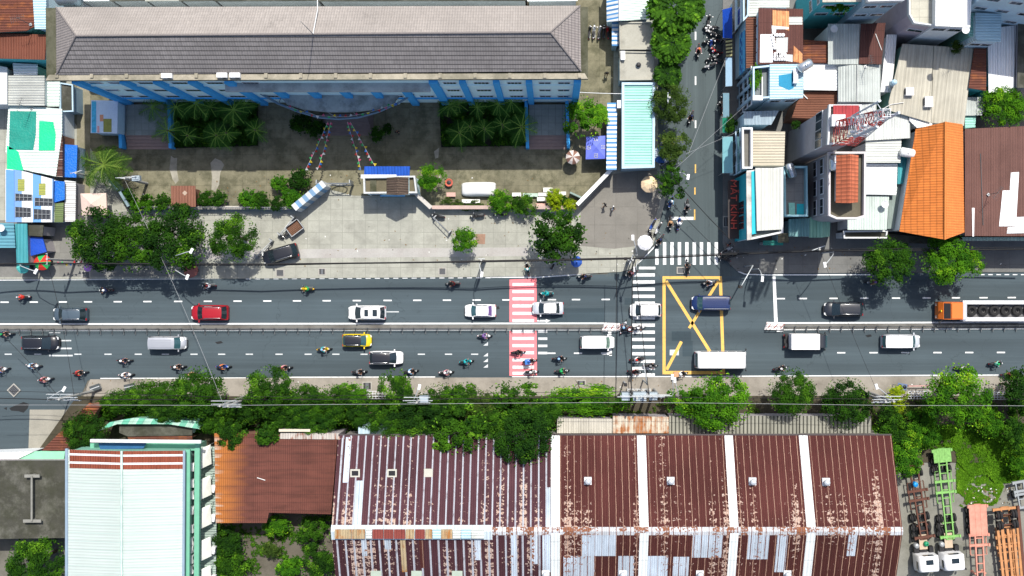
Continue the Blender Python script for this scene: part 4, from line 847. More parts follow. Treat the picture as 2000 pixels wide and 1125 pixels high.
for a in (
    (44, 580, 182, "silver", "red", "dark", "red", "red jacket and red helmet", "ahead of the slate grey suv at the far left"),
    (206, 567, 180, "black", "navy", "dark", "white", "navy jacket and white helmet", "at the edge of the first tree shadow on the upper lane"),
    (407, 558, 180, "black", "white", "dark", "maroon", "white shirt and maroon helmet", "above the red suv, near the lamp post"),
    (599, 564, 178, "yellow", "green", "dark", "yellow", "bright green jacket", "alone in the upper lane between red and white suvs"),
    (884, 554, 181, "black", "maroon", "black", "black", "maroon and black jacket", "below the dashed edge line left of the white sedan"),
    (1141, 540, 183, "black", "dark", "dark", "navy", "dark clothes", "hugging the curved kerb line right of the red crossing"),
    (1067, 573, 180, "teal", "teal", "teal", "teal", "teal jacket", "just above the pearl white sedan"),
    (1385, 553, 184, "black", "white", "dark", "navy", "white shirt and dark helmet", "at the top right corner of the yellow box"),
    (1704, 551, 184, "grey", "olive", "brown", "purple", "olive jacket and purple helmet", "in the tree shadow at the right"),
    (1232, 534, 200, "black", "maroon", "dark", "pink", "maroon shirt", "beside the corner pole above the zebra crossing"),
    (1343, 521, 95, "black", "dark", "dark", "dark", "dark jacket", "over the slotted drain grate of the side street"),
    (1310, 396, 250, "blue", "lightblue", "denim", "white", "light blue shirt", "under the lowest side street tree"),
    (1342, 404, 265, "black", "grey", "black", "grey", "grey shirt", "waiting above the white stop bar"),
    (1309, 437, 268, "black", "tan", "black", "tan", "tan shirt", "at the left end of the white stop bar"),
    (1326, 435, 80, "blue", "white", "navy", "white", "white and navy shirt", "at the middle of the white stop bar"),
    (1288, 470, 235, "black", "dark", "dark", "navy", "dark jacket", "turning beside the white parasol at the corner"),
    (1364, 100, 265, "black", "pink", "dark", "orange", "pink and orange shirt", "between the yellow dashes high in the side street"),
    (1349, 230, 250, "black", "black", "black", "navy", "black jacket", "beside the round olive tree in the side street"),
    (1218, 638, 65, "white", "navy", "dark", "lightblue", "navy shirt", "first of three crossing at the median's end"),
    (1230, 643, 10, "black", "maroon", "dark", "white", "maroon top and white helmet", "second of three crossing at the median's end"),
    (1247, 640, 5, "silver", "grey", "dark", "white", "grey top and white helmet", "third of three crossing at the median's end"),
    (11, 652, 0, "black", "navy", "black", "green", "navy jacket and green helmet", "at the left edge just below the median"),
    (3, 722, 12, "white", "blue", "dark", "white", "blue shirt", "cut by the left edge of the photo"),
    (65, 714, 355, "white", "lightblue", "navy", "white", "pale blue shirt", "below the leftmost black suv"),
    (88, 741, 8, "white", "pink", "maroon", "maroon", "pink top", "above the square iron grate in the lane"),
    (156, 728, 5, "black", "red", "black", "maroon", "red jacket", "left of the start of the lower edge line"),
    (243, 704, 0, "black", "navy", "navy", "white", "navy top and white helmet", "on the lower lane dashes left of the silver minivan"),
    (246, 732, 2, "white", "white", "denim", "white", "white jacket", "close to the lower edge line at left"),
    (348, 716, 2, "black", "grey", "dark", "white", "grey shirt and white helmet", "below the silver minivan"),
    (376, 731, 0, "brown", "tan", "brown", "tan", "tan jacket", "half hidden by the tree below the silver minivan"),
    (436, 716, 0, "blue", "orange", "navy", "navy", "orange and navy top", "right of the tree under the silver minivan"),
    (556, 718, 2, "black", "pink", "dark", "maroon", "pink and black top", "beside the tree left of the yellow bike"),
    (633, 682, 4, "yellow", "teal", "white", "lightblue", "teal and white top", "below left of the yellow hatchback"),
    (702, 726, 2, "black", "grey", "black", "grey", "grey and black jacket", "below the white panoramic roof suv"),
    (803, 725, 6, "black", "lightblue", "dark", "white", "pale blue shirt and white helmet", "above the narrow upright tree"),
    (872, 727, 3, "white", "pink", "denim", "white", "pink and white shirt", "right of the narrow upright tree"),
    (911, 706, 6, "teal", "teal", "navy", "teal", "teal jacket and teal helmet", "heading for the white yield triangles"),
    (947, 656, 0, "white", "purple", "purple", "purple", "purple shirt", "in the fast lane left of the red crossing"),
    (1012, 688, 3, "black", "dark", "black", "black", "black jacket", "in the middle of the lower red crossing"),
    (1035, 705, 8, "black", "white", "navy", "blue", "white shirt with blue box behind", "on the right of the lower red crossing"),
    (1038, 726, 2, "white", "black", "black", "white", "black top", "at the bottom right of the red crossing"),
    (1093, 700, 2, "black", "navy", "black", "lightblue", "navy jacket and pale helmet", "under the white lane dash past the red crossing"),
    (1098, 724, 3, "grey", "green", "dark", "green", "green jacket and green helmet", "near the lower edge line past the red crossing"),
    (1244, 702, 4, "black", "white", "dark", "red", "white shirt and red helmet", "on the lower zebra crossing, upper of three"),
    (1271, 714, 0, "black", "dark", "black", "grey", "dark jacket and grey helmet", "on the lower zebra crossing, rightmost of three"),
    (1240, 726, 355, "black", "maroon", "black", "black", "maroon and black jacket", "on the lower zebra crossing, lowest of three"),
    (1330, 730, 8, "black", "white", "dark", "white", "white shirt with tan box behind", "at the bottom edge of the yellow box"),
    (1946, 710, 4, "black", "mint", "dark", "green", "mint and white top", "at the right end of the lower carriageway"),
    (1970, 731, 5, "black", "maroon", "dark", "tan", "dark red jacket", "beside the tree at the right edge"),
    (1880, 720, 350, "black", "white", "dark", "black", "white and black top", "above the biggest bright south tree"),
    (1525, 719, 10, "black", "dark", "black", "white", "black jacket and white helmet", "above the yellow-tipped south tree")):
    ride(*a)
ride(1030, 524, 100, "black", "teal", "brown", "white", "teal shirt, stopped,", "on the pavement above the red crossing", .13)
for px, py, ang, m, lb in ((1030, 706.5, 8, plain("blue box", (.03, .14, .42), .5), "blue delivery box strapped behind the rider on the lower red crossing"), (1320, 731, 8, plain("cardboard", (.45, .26, .15), .8), "tan cardboard carton strapped behind the rider below the yellow box")):
    c = P(px, py, 1); r = root("delivery_box", lb, "box", (c.x, c.y, .86), None, R(ang)); MB().box((0, 0, .25), (.55, .62, .5)).build("carton", m, r); MB().box((0, 0, .515), (.58, .64, .03)).build("lid", m, r)
# parked bikes
G = "parked motorbikes"
for px, py, ang, col, lb in ((1151, 62, 80, "black", "black motorbike parked leftmost in the alley row beside the school"), (1160, 61, 85, "white", "white motorbike parked second in the alley row beside the school"), (1171, 62, 80, "silver", "silver motorbike parked third in the alley row beside the school"), (1179, 61, 85, "black", "black motorbike parked fourth in the alley row beside the school"), (1187, 62, 95, "red", "red motorbike parked last in the alley row by the blue striped roof"),
        (855, 422, 170, "black", "black motorbike parked in the shade of the fence right of the gate rail"), (932, 422, 185, "black", "black motorbike in the fence's shade below the low yellowish plant"), (978, 420, 180, "grey", "grey motorbike in the fence's shade below the bright spreading shrub"), (1082, 516, 60, "silver", "silver scooter parked under the round plaza tree"),
        (1274, 440, 240, "blue", "blue motorbike parked left of the white stop bar, upper of two"), (1285, 447, 240, "white", "white motorbike parked left of the white stop bar, lower of two"), (1271, 462, 100, "black", "black motorbike parked above the white corner parasol"), (1413, 505, 160, "black", "black motorbike parked at the kerb corner below the turquoise shop"), (1420, 488, 30, "silver", "silver scooter parked on the corner under the turquoise shop"),
        (1384, 40, 80, "black", "black motorbike uppermost beside the street by the blue awning"), (1391, 52, 170, "silver", "silver motorbike nearest the top of the blue awning"), (1386, 60, 150, "white", "white motorbike in the shaded row beside the blue awning"), (1395, 66, 160, "grey", "grey motorbike tucked under the blue awning's middle"), (1386, 80, 190, "black", "black motorbike at the lower end of the blue awning"), (1390, 88, 100, "blue", "blue motorbike at the top of the striped awning"),
        (1402, 78, 170, "black", "black motorbike close to the wall between blue and striped awnings"), (1398, 98, 160, "red", "red motorbike beside the striped awning"), (1392, 112, 200, "black", "black motorbike below the striped awning, kerb side"), (1403, 116, 150, "grey", "grey motorbike at the top of the pale blue awning"), (1386, 128, 200, "silver", "silver motorbike at the lower end of the shaded row"), (1412, 198, 80, "brown", "brown motorbike parked beside the teal awning"), (1407, 210, 100, "black", "black motorbike parked below the brown one at the teal awning"),
        (1300, 315, 30, "white", "white motorbike parked under the trees by the blue and white parasol"), (1316, 322, 60, "black", "black motorbike parked under the yellowish street tree"), (1430, 500, 20, "black", "black motorbike on the dark pavement corner beside the kerb line")):
    bike(px, py, ang, col, lb, .13 if not (1375 < px < 1411) else .01, G)
# people on foot
person(1182, 400, 200, "black", "black", "black", "person in black walking in the plaza beside the white diagonal wall", WALKER, 0, .13, None, False)
person(1197, 406, 330, "white", "khaki", "black", "person in a white shirt walking in the plaza with an arm out", WALKER, 0, .13, None, False)
person(1185, 143, 260, "black", "black", "black", "person in dark clothes walking down the alley beside the concrete roofs", WALKER, 0, .13, None, False)
person(776, 258, 90, "black", "black", "brown", "person in dark clothes standing in the shaded yard right of the school steps", WALKER, 0, .14, None, False)
person(1420, 196, 90, "yellow", "dark", "yellow", "person in yellow standing by the teal awning", WALKER, 0, .13, None, False)
person(1424, 478, 120, "maroon", "dark", "black", "person in maroon standing at the corner of the turquoise shop", WALKER, 0, .13, None, False)
# ---------------------------------------------------------------- building helpers
M_WGLASS = plain("window glass", (.018, .026, .034), .12, 0, .2, 1, .7); M_WFRAME = plain("window frame", (.62, .64, .65), .5, 0, .05)
def shrink(fp, d):
    c = sum((Vector(p[:2]) for p in fp), Vector((0, 0))) / len(fp); out = []
    n = len(fp); a = sum(fp[i - 1][0] * fp[i][1] - fp[i][0] * fp[i - 1][1] for i in range(n)); sg = 1 if a > 0 else -1
    for i in range(n):
        p, q_, s = Vector(fp[i - 1][:2]), Vector(fp[i][:2]), Vector(fp[(i + 1) % n][:2])
        e1, e2 = (q_ - p).normalized(), (s - q_).normalized(); n1, n2 = Vector((-e1.y, e1.x)) * sg, Vector((-e2.y, e2.x)) * sg
        k = 1 + n1.dot(n2); out.append(q_ + (n1 + n2) * (d / max(.35, k)))
    return out
def windows(r, A, B, zs, n, w=1.2, h=1.1, mid=None, glass=None, frame=None, panes=2, name="window"):
    """a row of windows at each height on the wall from A to B (looking outward, away from mid)"""
    A, B, mid = Vector(A[:2]), Vector(B[:2]), Vector(mid[:2]); d = (B - A); L = d.length; d.normalize(); nrm = Vector((-d.y, d.x))
    if nrm.dot((A + B) / 2 - mid) < 0: nrm = -nrm
    rz = math.atan2(d.y, d.x)
    for z in zs:
        for i in range(n):
            p = A + d * L * (i + .5) / n; mb = MB()
            mb.box((*(p + nrm * .02), z), (w + .14, .12, h + .14), rz, 0)
            for k in range(panes):
                q_ = p + d * (w * (k + .5) / panes - w / 2) + nrm * .07; mb.box((*q_, z), (w / panes - .06, .06, h - .08), rz, 1)
            mb.build(name, [frame or M_WFRAME, glass or M_WGLASS], r)
def house(label, pts, z, roof, wall, group="houses", over=.15, slab=.14, name="house", cat="house", zb=-.05, parapet=None, wins=(), inset=0.):
    """roof outline as it stands in the photograph at height z (a third number raises that corner)"""
    fp = poly_px(pts, z); c = sum((Vector(p[:2]) for p in fp), Vector((0, 0))) / len(fp); r = root(name, label, cat, (c.x, c.y, 0), group)
    ins = shrink(fp, over); wp = [(p.x, p.y, fp[i][2]) for i, p in enumerate(ins)]
    MB().prism(wp, zb, z - .004).build("wall", wall, r)
    MB().prism(fp, z, z + slab).build("roof", roof, r)
    if parapet:
        ph, pw, pm = parapet; o, i_ = [Vector(p[:2]) for p in fp], shrink(fp, pw); mb = MB()
        for k in range(len(o)): mb.prism([o[k - 1], o[k], i_[k], i_[k - 1]], z + slab - .02, z + slab + ph)
        mb.build("parapet", pm, r)
    for (e, zs, n, w, h) in wins: windows(r, ins[e], ins[(e + 1) % len(ins)], zs, n, w, h, c)
    return r, ins, c
def slabpart(r, name, pts, z, m, th=.03):
    """a sheet lying at height z, outlined in the photograph"""
    fp = poly_px(pts, z); return MB().prism(fp, z, z + th).build(name, m, r)
def gable(label, e1, rd, e2, z, zr, roof, wall, group="houses", over=.2, capm=None, name="house", cat="house", th=.1, roof2=None):
    E1, E2, RD = [P(*p, z) for p in e1], [P(*p, z) for p in e2], [P(*p, zr) for p in rd]
    c = (E1[0] + E1[1] + E2[0] + E2[1]) / 4; r = root(name, label, cat, (c.x, c.y, 0), group)
    ins = shrink([E1[0], E1[1], E2[1], E2[0]], over); mb = MB().prism(ins, -.05, z - .02)
    for a, b, k in ((0, 3, 0), (1, 2, 1)):
        t = RD[k].copy(); t += (Vector((c.x, c.y, 0)) - Vector((t.x, t.y, 0))).normalized() * over; t.z = zr - .12
        mb.face([(*ins[a], z - .02), (*ins[b], z - .02), t]).face([t, (*ins[b], z - .02), (*ins[a], z - .02)])
    mb.build("wall", wall, r); up = Vector((0, 0, th)); mb = MB()
    for k, pl in enumerate(([E1[0], E1[1], RD[1], RD[0]], [RD[0], RD[1], E2[1], E2[0]])):
        mb.face([p + up for p in pl], k).face(pl[::-1], k)
        for i in range(4):
            if (k == 0 and i == 3) or (k == 1 and i == 1): pass
            mb.face((pl[i - 1], pl[i], pl[i] + up, pl[i - 1] + up), k)
    mb.build("roof", [roof, roof2 or roof], r)
    if capm: MB().tube([RD[0] + up, RD[1] + up], .13, 6).build("ridge_cap", capm, r)
    return r, ins, c

# ---------------------------------------------------------------- the school
W_BLUE = conc("light blue wall", (.74, .95, .95), None, .12, (.5, .68, .7), var=.1); W_DEEP = conc("deep blue paint", (.07, .40, .80), None, .2, (.03, .16, .36), var=.1); W_GREYC = conc("stained cornice", (.36, .33, .26), None, .6, (.10, .10, .075), var=.25, moss=.35)
T_GREY = tile("grey brown roof tiles", (.235, .22, .215), 0, .40, .28, .16, .14); T_GREYN = tile("roof tiles painted sunlit", (.30, .275, .255), 0, .40, .28, .72, .08, coldark=.16)  # paler copy for the north slope: its sunlight is put into the tile colour
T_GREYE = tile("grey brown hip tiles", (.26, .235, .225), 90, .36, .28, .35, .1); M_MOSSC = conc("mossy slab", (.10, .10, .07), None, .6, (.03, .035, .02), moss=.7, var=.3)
def school():
    ze, zr = 15.9, 18.9; c = P(640, 80, 15); r = root("school_building", "long school with a grey tiled hip roof and light blue front with deep blue pilasters", "school", (c.x, c.y, 0))
    w0, w1, w2, w3 = P(142, 20, 15.2), P(1130, 20, 15.2), P(1130, 155, 15.2), P(142, 155, 15.2)
    MB().prism([p.xy for p in (w0, w1, w2, w3)], -.05, 15.2).build("wall", W_BLUE, r)
    fp = [P(x, y, 15.2).xy for x, y in ((92, 17), (1148, 15), (1148, 156), (94, 159))]
    MB().prism(fp, 15.22, 15.55).build("cornice", M_MOSSC, r)
    i_ = shrink(fp, .35); mb = MB()
    for k in (3,): mb.prism([fp[k - 1], fp[k], i_[k] + Vector((0, .25)), i_[k - 1] + Vector((0, .25))], 15.53, 15.8)
    mb.build("parapet", W_GREYC, r)
    A, B, Cc, D = P(109, 14, ze), P(1133, 11, ze), P(1135, 139, ze), P(110, 146, ze); Ra, Rb = P(148, 70, zr), P(1075, 63, zr)
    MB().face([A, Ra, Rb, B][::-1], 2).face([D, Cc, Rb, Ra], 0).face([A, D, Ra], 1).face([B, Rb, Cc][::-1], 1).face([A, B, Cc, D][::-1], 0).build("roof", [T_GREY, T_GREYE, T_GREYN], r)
    m = plain("ridge tiles", (.17, .155, .15), .8, 0, .25, 4)
    MB().tube([Ra, Rb], .13, 6).tube([A, Ra], .09, 6).tube([D, Ra], .10, 6).tube([B, Rb], .09, 6).tube([Cc, Rb], .10, 6).build("ridge_cap", m, r)
    mb = MB()
    for i in range(16): mb.box((*P(112 + i * 68, 148, 15.75).xy, 15.75), (.35, .5, .4))
    mb.build("gutter_blocks", W_GREYC, r)
    yw = w3.y; X = lambda px, z: P(px, 0, z).x
    def box_on(name, x0, x1, z0, z1, dpt, mat, off=0): MB().prism([(x0, yw - dpt - off), (x1, yw - dpt - off), (x1, yw + .1), (x0, yw + .1)], z0, z1).build(name, mat, r)
    for px, w in ((143, 1.1), (236, 1.0), (301, 1.0), (369, 1.0), (440, 1.0), (510, 1.0), (578, 1.0), (644, 1.0), (708, 1.0), (772, 1.0), (838, 1.1), (897, .8), (963, .8), (1027, .8), (1121, .9)):
        x = X(px, 14.5); box_on("pilaster", x, x + w * .85, 0, 14.9 if not 500 < px < 836 else 12.6, .4, W_DEEP)
    for z in (3.4, 11.9): box_on("floor_band", w3.x + .05, w2.x - .05, z, z + .35, .16, W_DEEP if z < 8 else W_BLUE)
    # windows between the pilasters
    cols = (150, 236, 301, 369, 440, 510, 578, 644, 708, 772, 838, 897, 963, 1027, 1121)
    for k in range(len(cols) - 1):
        x0, x1 = X(cols[k], 14.5) + (1.0 if k else .5), X(cols[k + 1], 14.5)
        n = 2 if (x1 - x0) > 3.4 and k in (0, 13) else 1
        for z in (13.4, 8.9, 4.9):
            if z > 13 and 5 <= k < 10: continue
            windows(r, (x0, yw), (x1, yw), (z,), n, min(2.2, (x1 - x0) / n * .6), .85, (0, yw + 5), panes=4 if n == 1 else 2)
    # the stained ledge above the middle bays, and the curved porch canopy
    MB().prism([(X(440, 13), yw - .95), (X(840, 13), yw - .95), (X(840, 13), yw + .05), (X(440, 13), yw + .05)], 12.7, 13.1).build("ledge", conc("stained ledge", (.38, .42, .43), None, .8, (.03, .035, .035), var=.4), r)
    zc = 5.4; arc = [P(*p, zc) for p in ((512, 184), (545, 203), (585, 219), (625, 230), (662, 233), (700, 230), (740, 219), (775, 203), (810, 184))]
    sl = [P(*p, zc) for p in ((548, 190), (560, 203), (592, 214), (640, 219), (690, 219), (738, 213), (768, 203), (778, 190))]; MB().prism([(p.x, p.y) for p in sl] + [(sl[-1].x, yw - .02), (sl[0].x, yw - .02)], zc - .3, zc).build("porch_canopy", conc("stained canopy", (.36, .40, .40), None, .8, (.05, .055, .05), var=.4, sc=1.1), r)
    MB().tube([(p.x, p.y, zc + .15) for p in arc], .12, 6).tube([(p.x, p.y - .12, zc + .75) for p in arc], .06, 5).build("canopy_rim", conc("pale blue rim", (.16, .24, .32), None, .4, (.1, .15, .2)), r)
    mb = MB()
    for i in range(1, 8): q_ = arc[i]; s_ = sl[min(i - 1, 7)] if i < 4 else sl[min(i, 7) - 1]; mb.tube([(q_.x, q_.y, zc + .1), (s_.x, s_.y, zc - .15)], .05, 5)
    mb.build("rim_struts", M_STEEL, r)
    for px in (560, 600, 724, 766): p = P(px, 206 if px in (600, 724) else 196, zc); MB().tube([(p.x, p.y + .6, .1), (p.x, p.y + .6, zc - .3)], .22, 10).build("column", W_BLUE, r)
    st = plain("step granite", (.15, .12, .115), .7, 0, .25, 2)
    mb = MB()
    for i in range(6): mb.prism([P(x, y).xy for x, y in ((640 - i * 1.5, 225), (722 + i * 1.5, 225), (722 + i * 1.5, 240 + i * 5), (640 - i * 1.5, 240 + i * 5))], .1, 1.15 - i * .17)
    mb.build("front_steps", st, r)
    for sgn, x0, x1, xs0, xs1 in ((0, 247, 335, 250, 340), (1, 1033, 1104, 1032, 1108)):
        MB().prism([P(x, y, .9).xy for x, y in ((x0, 204), (x1, 204), (x1, 264), (x0, 264))], .05, .9).build("terrace", conc("terrace tiles", (.24, .27, .26), (.85, .85), .5, (.09, .10, .1), .06), r)
        mb = MB()
        for i in range(5): mb.prism([P(x, y).xy for x, y in ((xs0, 260), (xs1, 260), (xs1, 268 + i * 6), (xs0, 268 + i * 6))], .05, .8 - i * .15)
        mb.build("side_steps", plain("pinkish steps", (.26, .19, .17), .8, 0, .2, 2), r)
        for x in (x0 - 5, x1 + 3): MB().prism([P(a, b).xy for a, b in ((x - 3, 200), (x + 3, 200), (x + 6, 292), (x, 292))], .05, 1.5).build("terrace_wall", W_DEEP, r)
    # lightning rod with its stay wire, cooling units on the parapet
    p = P(612, 67, zr); q_ = Vector((p.x, p.y, zr + 5.6)); MB().tube([p, q_], [.05, .025], 6).build("lightning_rod", M_STEEL, r); MB().tube([p + Vector((0, 0, .15)), P(620, 20, 17.2), P(620, -8, 14)], .05, 5).build("down_conductor", M_WFRAME, r)
    return r
school()
for px, py, a in ((326, 148, 1), (434, 147, 2), (459, 147, 3)):
    c = P(px, py, 16.2); r = root("air_conditioner", "white cooling box on the school's gutter edge, %s from the left" % ords[a - 1], "air conditioner", (c.x, c.y, 15.8), "cooling boxes on the school gutter", 0.0)
    MB().box((0, 0, .3), (1.1, .5, .55)).build("casing", p_white, r); MB().lathe([(.001, -.27), (.2, -.27), (.2, -.25)], (.2, 0, .3), 12, 'y').build("fan_grille", M_BLACK, r); MB().box((0, 0, .02), (.9, .5, .04)).build("bracket", M_STEEL, r)
tag(MB().prism([P(x, y).xy for x, y in ((340, 196), (505, 196), (505, 285), (340, 290))], .05, .2).prism([P(x, y).xy for x, y in ((858, 196), (1026, 196), (1030, 285), (862, 288))], .05, .2).build("soil", plain("dark soil", (.012, .012, .009), .95, 0, .3, 1)), kind='structure')

# ---------------------------------------------------------------- guardhouse, gate, walls and fences of the yard
def guardhouse():
    z = 3.6; fl = conc("mossy flat roof", (.13, .115, .075), None, .7, (.04, .038, .022), var=.3)
    r, ins, c = house("guardhouse with a blue sheet porch, mossy flat roof and brown gabled hut on top", [(711, 346), (812, 344), (816, 378), (712, 379)], z, fl, W_BLUE, None, .1, .15, "guardhouse", "guardhouse", parapet=(.5, .2, conc("white parapet", (.5, .52, .52), None, .4, (.2, .2, .2))), wins=((2, (1.9,), 3, 1.2, .9),))
    slabpart(r, "porch_roof", [(712, 325, .5), (801, 325, .5), (800, 345, 0), (711, 347, 0)], 3.4, corr("blue sheet", (.03, .12, .55), 90, .35, .1, dirt=.4), .06)
    a = [P(*p, z + 1.0) for p in ((755, 347), (798, 346), (798, 380), (755, 380))]; R0, R1 = P(776, 345.5, z + 2), P(776, 381, z + 2); m = corr("brown sheet hut", (.20, .15, .12), 0, .3, .2)
    MB().prism([(p.x, p.y) for p in (a[0], a[1], a[2], a[3])], z + .1, z + .98).build("hut_wall", W_BLUE, r)
    MB().face([a[0], R0, R1, a[3]]).face([R0, a[1], a[2], R1]).face([a[3], R1, R0, a[0]]).face([R1, a[2], a[1], R0]).face([a[0], a[1], R0]).face([a[2], a[3], R1]).build("hut_roof", m, r)
    MB().box((*P(740, 345, 3.9).xy, 3.95), (4.2, .45, .3)).build("white_beam", M_WFRAME, r); p = P(767, 386, 2.8); MB().box((p.x, p.y + .2, 2.9), (2.9, .1, .5)).build("name_board", W_DEEP, r)
    MB().prism([P(x, y, 2).xy for x, y in ((728, 352), (740, 352), (740, 376), (728, 376))], 3.76, 3.82).build("roof_stain", M_MOSSC, r)
guardhouse()
W_STRIPE = corr("blue white stripes", (.50, .53, .54), 130, 9, 0, dirt=.1, seam=0, amp=0, stripe=(1.05, .5, (.13, .26, .42)))
def wall(label, pts, z, th, m, name="wall", cat="wall", cap=None, base=0.1, pickets=0, group="walls round the school yard"):
    """wall along a line of the photograph (its top edge at height z)"""
    w = [P(*p, z) for p in pts]; c = w[0]; r = root(name, label, cat, (c.x, c.y, base), group); mb, cp = MB(), MB()
    hw = z - (.9 if pickets else 0)
    for a, b in zip(w, w[1:]):
        d = (b - a); L = d.length; ang = math.atan2(d.y, d.x); m_ = (a + b) / 2; mb.box((m_.x, m_.y, hw / 2 + base / 2), (L + th * .5, th, hw - base), ang)
        if cap: cp.box((m_.x, m_.y, hw + .05), (L + th, th + .14, .1), ang)
    mb.build("wall_body", m, r)
    if cap: cp.build("coping", cap, r)
    if pickets:
        pk = MB()
        for a, b in zip(w, w[1:]):
            d = b - a; L = d.length; n = max(2, int(L / .28))
            for i in range(n + 1): p = a + d * i / n; pk.box((p.x, p.y, hw + .5), (.035, .035, .85), math.atan2(d.y, d.x))
            for zz in (.3, .8): pk.tube([Vector((a.x, a.y, hw + zz)), Vector((b.x, b.y, hw + zz))], .03, 4)
        pk.build("pickets", pickets, r)
    return r
m_cream = conc("cream coping", (.48, .46, .42), None, .4, (.2, .19, .17)); m_pinkc = conc("pink coping", (.45, .34, .30), None, .4, (.2, .16, .14))
wall("low blue wall with pickets along the left half of the school front", [(250, 404), (575, 405)], 1.9, .25, W_DEEP, cap=m_cream, pickets=M_STEEL)
wall("low wall with pinkish coping in front of the garden beds", [(838, 405), (1000, 405), (1128, 405)], 1.3, .3, W_BLUE, cap=m_pinkc)
wall("diagonal wall joining the guardhouse to the garden wall", [(815, 381), (840, 404)], 1.9, .35, W_BLUE, cap=m_cream)
wall("white diagonal boundary wall running down from the blue striped roof", [(1192, 333), (1129, 398)], 2.6, .32, plain("white wall paint", (.6, .61, .6), .8), cap=plain("white coping", (.74, .74, .72), .8))
wall("blue and white striped gate wall set diagonally", [(630, 360), (576, 404)], 3.0, .85, W_STRIPE)
wall("old blue diagonal fence wall beside the leaning pole", [(212, 352), (232, 372), (250, 402)], 2.2, .3, conc("weathered blue wall", (.2, .28, .32), None, .6, (.07, .09, .1)))
wall("short grey green wall beside the lime shrubs", [(1114, 376), (1136, 386)], 1.6, .2, plain("grey green wall", (.2, .27, .25), .8))
def sliding_gate(label, x0, y0, x1, y1, h, ring=False, group="metal gates"):
    a, b = P(x0, y0, h), P(x1, y1, h); d = b - a; L = d.length; r = root("sliding_gate", label, "gate", (a.x, a.y, .13), group, math.atan2(d.y, d.x)); h -= .13
    MB().tube([(0, 0, .1), (0, 0, h), (L, 0, h), (L, 0, .1), (0, 0, .1)], .06, 5).build("frame", M_STEEL, r); mb = MB()
    for i in range(1, int(L / .5)): mb.tube([(i * .5, 0, .1), (i * .5, 0, h)], .02, 4)
    mb.build("bars", M_STEEL, r)
    for x in (0.1, L - .1): MB().box((x, .18, h / 2), (.1, .5, h)).build("post", M_STEEL, r)
    if ring:
        mb = MB(); cx = L * .62; mb.tube([(cx + .95 * math.cos(t * .3307), 0, h / 2 + .95 * math.sin(t * .3307)) for t in range(20)], .07, 5); mb.build("ring", M_STEEL, r)
sliding_gate("steel gate with a round emblem ring standing between striped wall and guardhouse", 616, 358, 684, 358, 2.6, True)
sliding_gate("long steel gate leaf leaning along the tricycle", 545, 460, 574, 424, 1.2); sliding_gate("steel gate leaf behind the parked black suv", 500, 502, 531, 470, 1.2); sliding_gate("steel gate leaf slanting out from the garden wall corner", 846, 424, 877, 456, 1.2)
# ---------------------------------------------------------------- roof and wall materials of the neighbourhood
r_pale = corr("pale grey sheet", (.55, .58, .54), 0, .3, .08); r_grey = corr("grey sheet", (.45, .49, .47), 90, .3, .12); r_grey2 = corr("light grey sheet", (.54, .57, .55), 90, .3, .05)
r_white = corr("white sheet", (.74, .77, .77), 0, .35, .0, dirt=.12); r_white2 = corr("bright white sheet", (.78, .79, .79), 90, .3, .0, dirt=.1)
r_rust = corr("rust sheet", (.125, .045, .03), 0, .3, .45, (.16, .055, .02), lap=2.6); r_rust2 = corr("dark brown sheet", (.10, .043, .036), 90, .3, .22, lap=3); r_rust3 = corr("flaking orange rust sheet", (.24, .075, .03), 90, .3, .8, (.42, .2, .09), dirt=.5); r_brown = corr("brown sheet", (.15, .062, .038), 0, .28, .15)
r_beige = corr("beige fibre sheet", (.42, .40, .33), 84, .45, .08, dirt=.3); r_beige2 = corr("cream sheet", (.47, .43, .34), 0, .32, .0, dirt=.15)
r_mint = corr("mint sheet", (.30, .60, .52), 0, .32, .0, dirt=.2, light=1.05); r_bwst = corr("blue white striped sheet", (.62, .66, .70), 0, .7, 0, dirt=.1, seam=0, stripe=(.52, .22, (.06, .22, .48)))
r_mintpale = corr("pale mint sheet", (.60, .70, .64), 0, .35, .0, dirt=.15, seam=.9); r_lblue = corr("light blue sheet", (.40, .58, .66), 0, .3, .0, dirt=.15)
r_redr = corr("red sheet", (.34, .05, .055), 90, .35, .15); r_bigbrown = corr("wide brown sheet", (.135, .07, .058), 90, .28, .08, dirt=.25, seam=1.1)
t_or = tile("orange tiles", (.56, .17, .035), 90, .62, .3, .5, .12, coldark=.22); t_orr = tile("bright orange tiles", (.56, .18, .045), 90, .4, .3, .75, .06, coldark=.05)
t_red = tile("terracotta tiles", (.42, .12, .06), 90, .5, .42, .45, .15, coldark=.3)
tp_teal = plain("teal tarpaulin", (.012, .22, .17), .45, 0, .35, .8, bump=.06); tp_green = plain("bright green tarpaulin", (.01, .48, .22), .45, 0, .2, .7, bump=.06); tp_blue = plain("blue tarpaulin", (.01, .13, .52), .4, 0, .3, .8, bump=.08); tp_dblue = plain("deep blue tarpaulin", (.01, .06, .38), .4, 0, .3, .8, bump=.05)
w_lb = conc("pale blue house wall", (.55, .72, .80), None, .3, (.25, .35, .4), var=.1); w_grey = conc("grey house wall", (.38, .36, .37), None, .4, (.12, .115, .12), var=.12); w_white = conc("white house wall", (.68, .72, .73), None, .35, (.24, .25, .26), var=.1)
w_teal = conc("teal house wall", (.08, .42, .46), None, .3, (.02, .12, .15), var=.12); w_bg = conc("blue grey house wall", (.30, .42, .50), None, .4, (.08, .11, .14), var=.12); w_brick = conc("bare brick wall", (.25, .13, .09), None, .5, (.1, .07, .05))
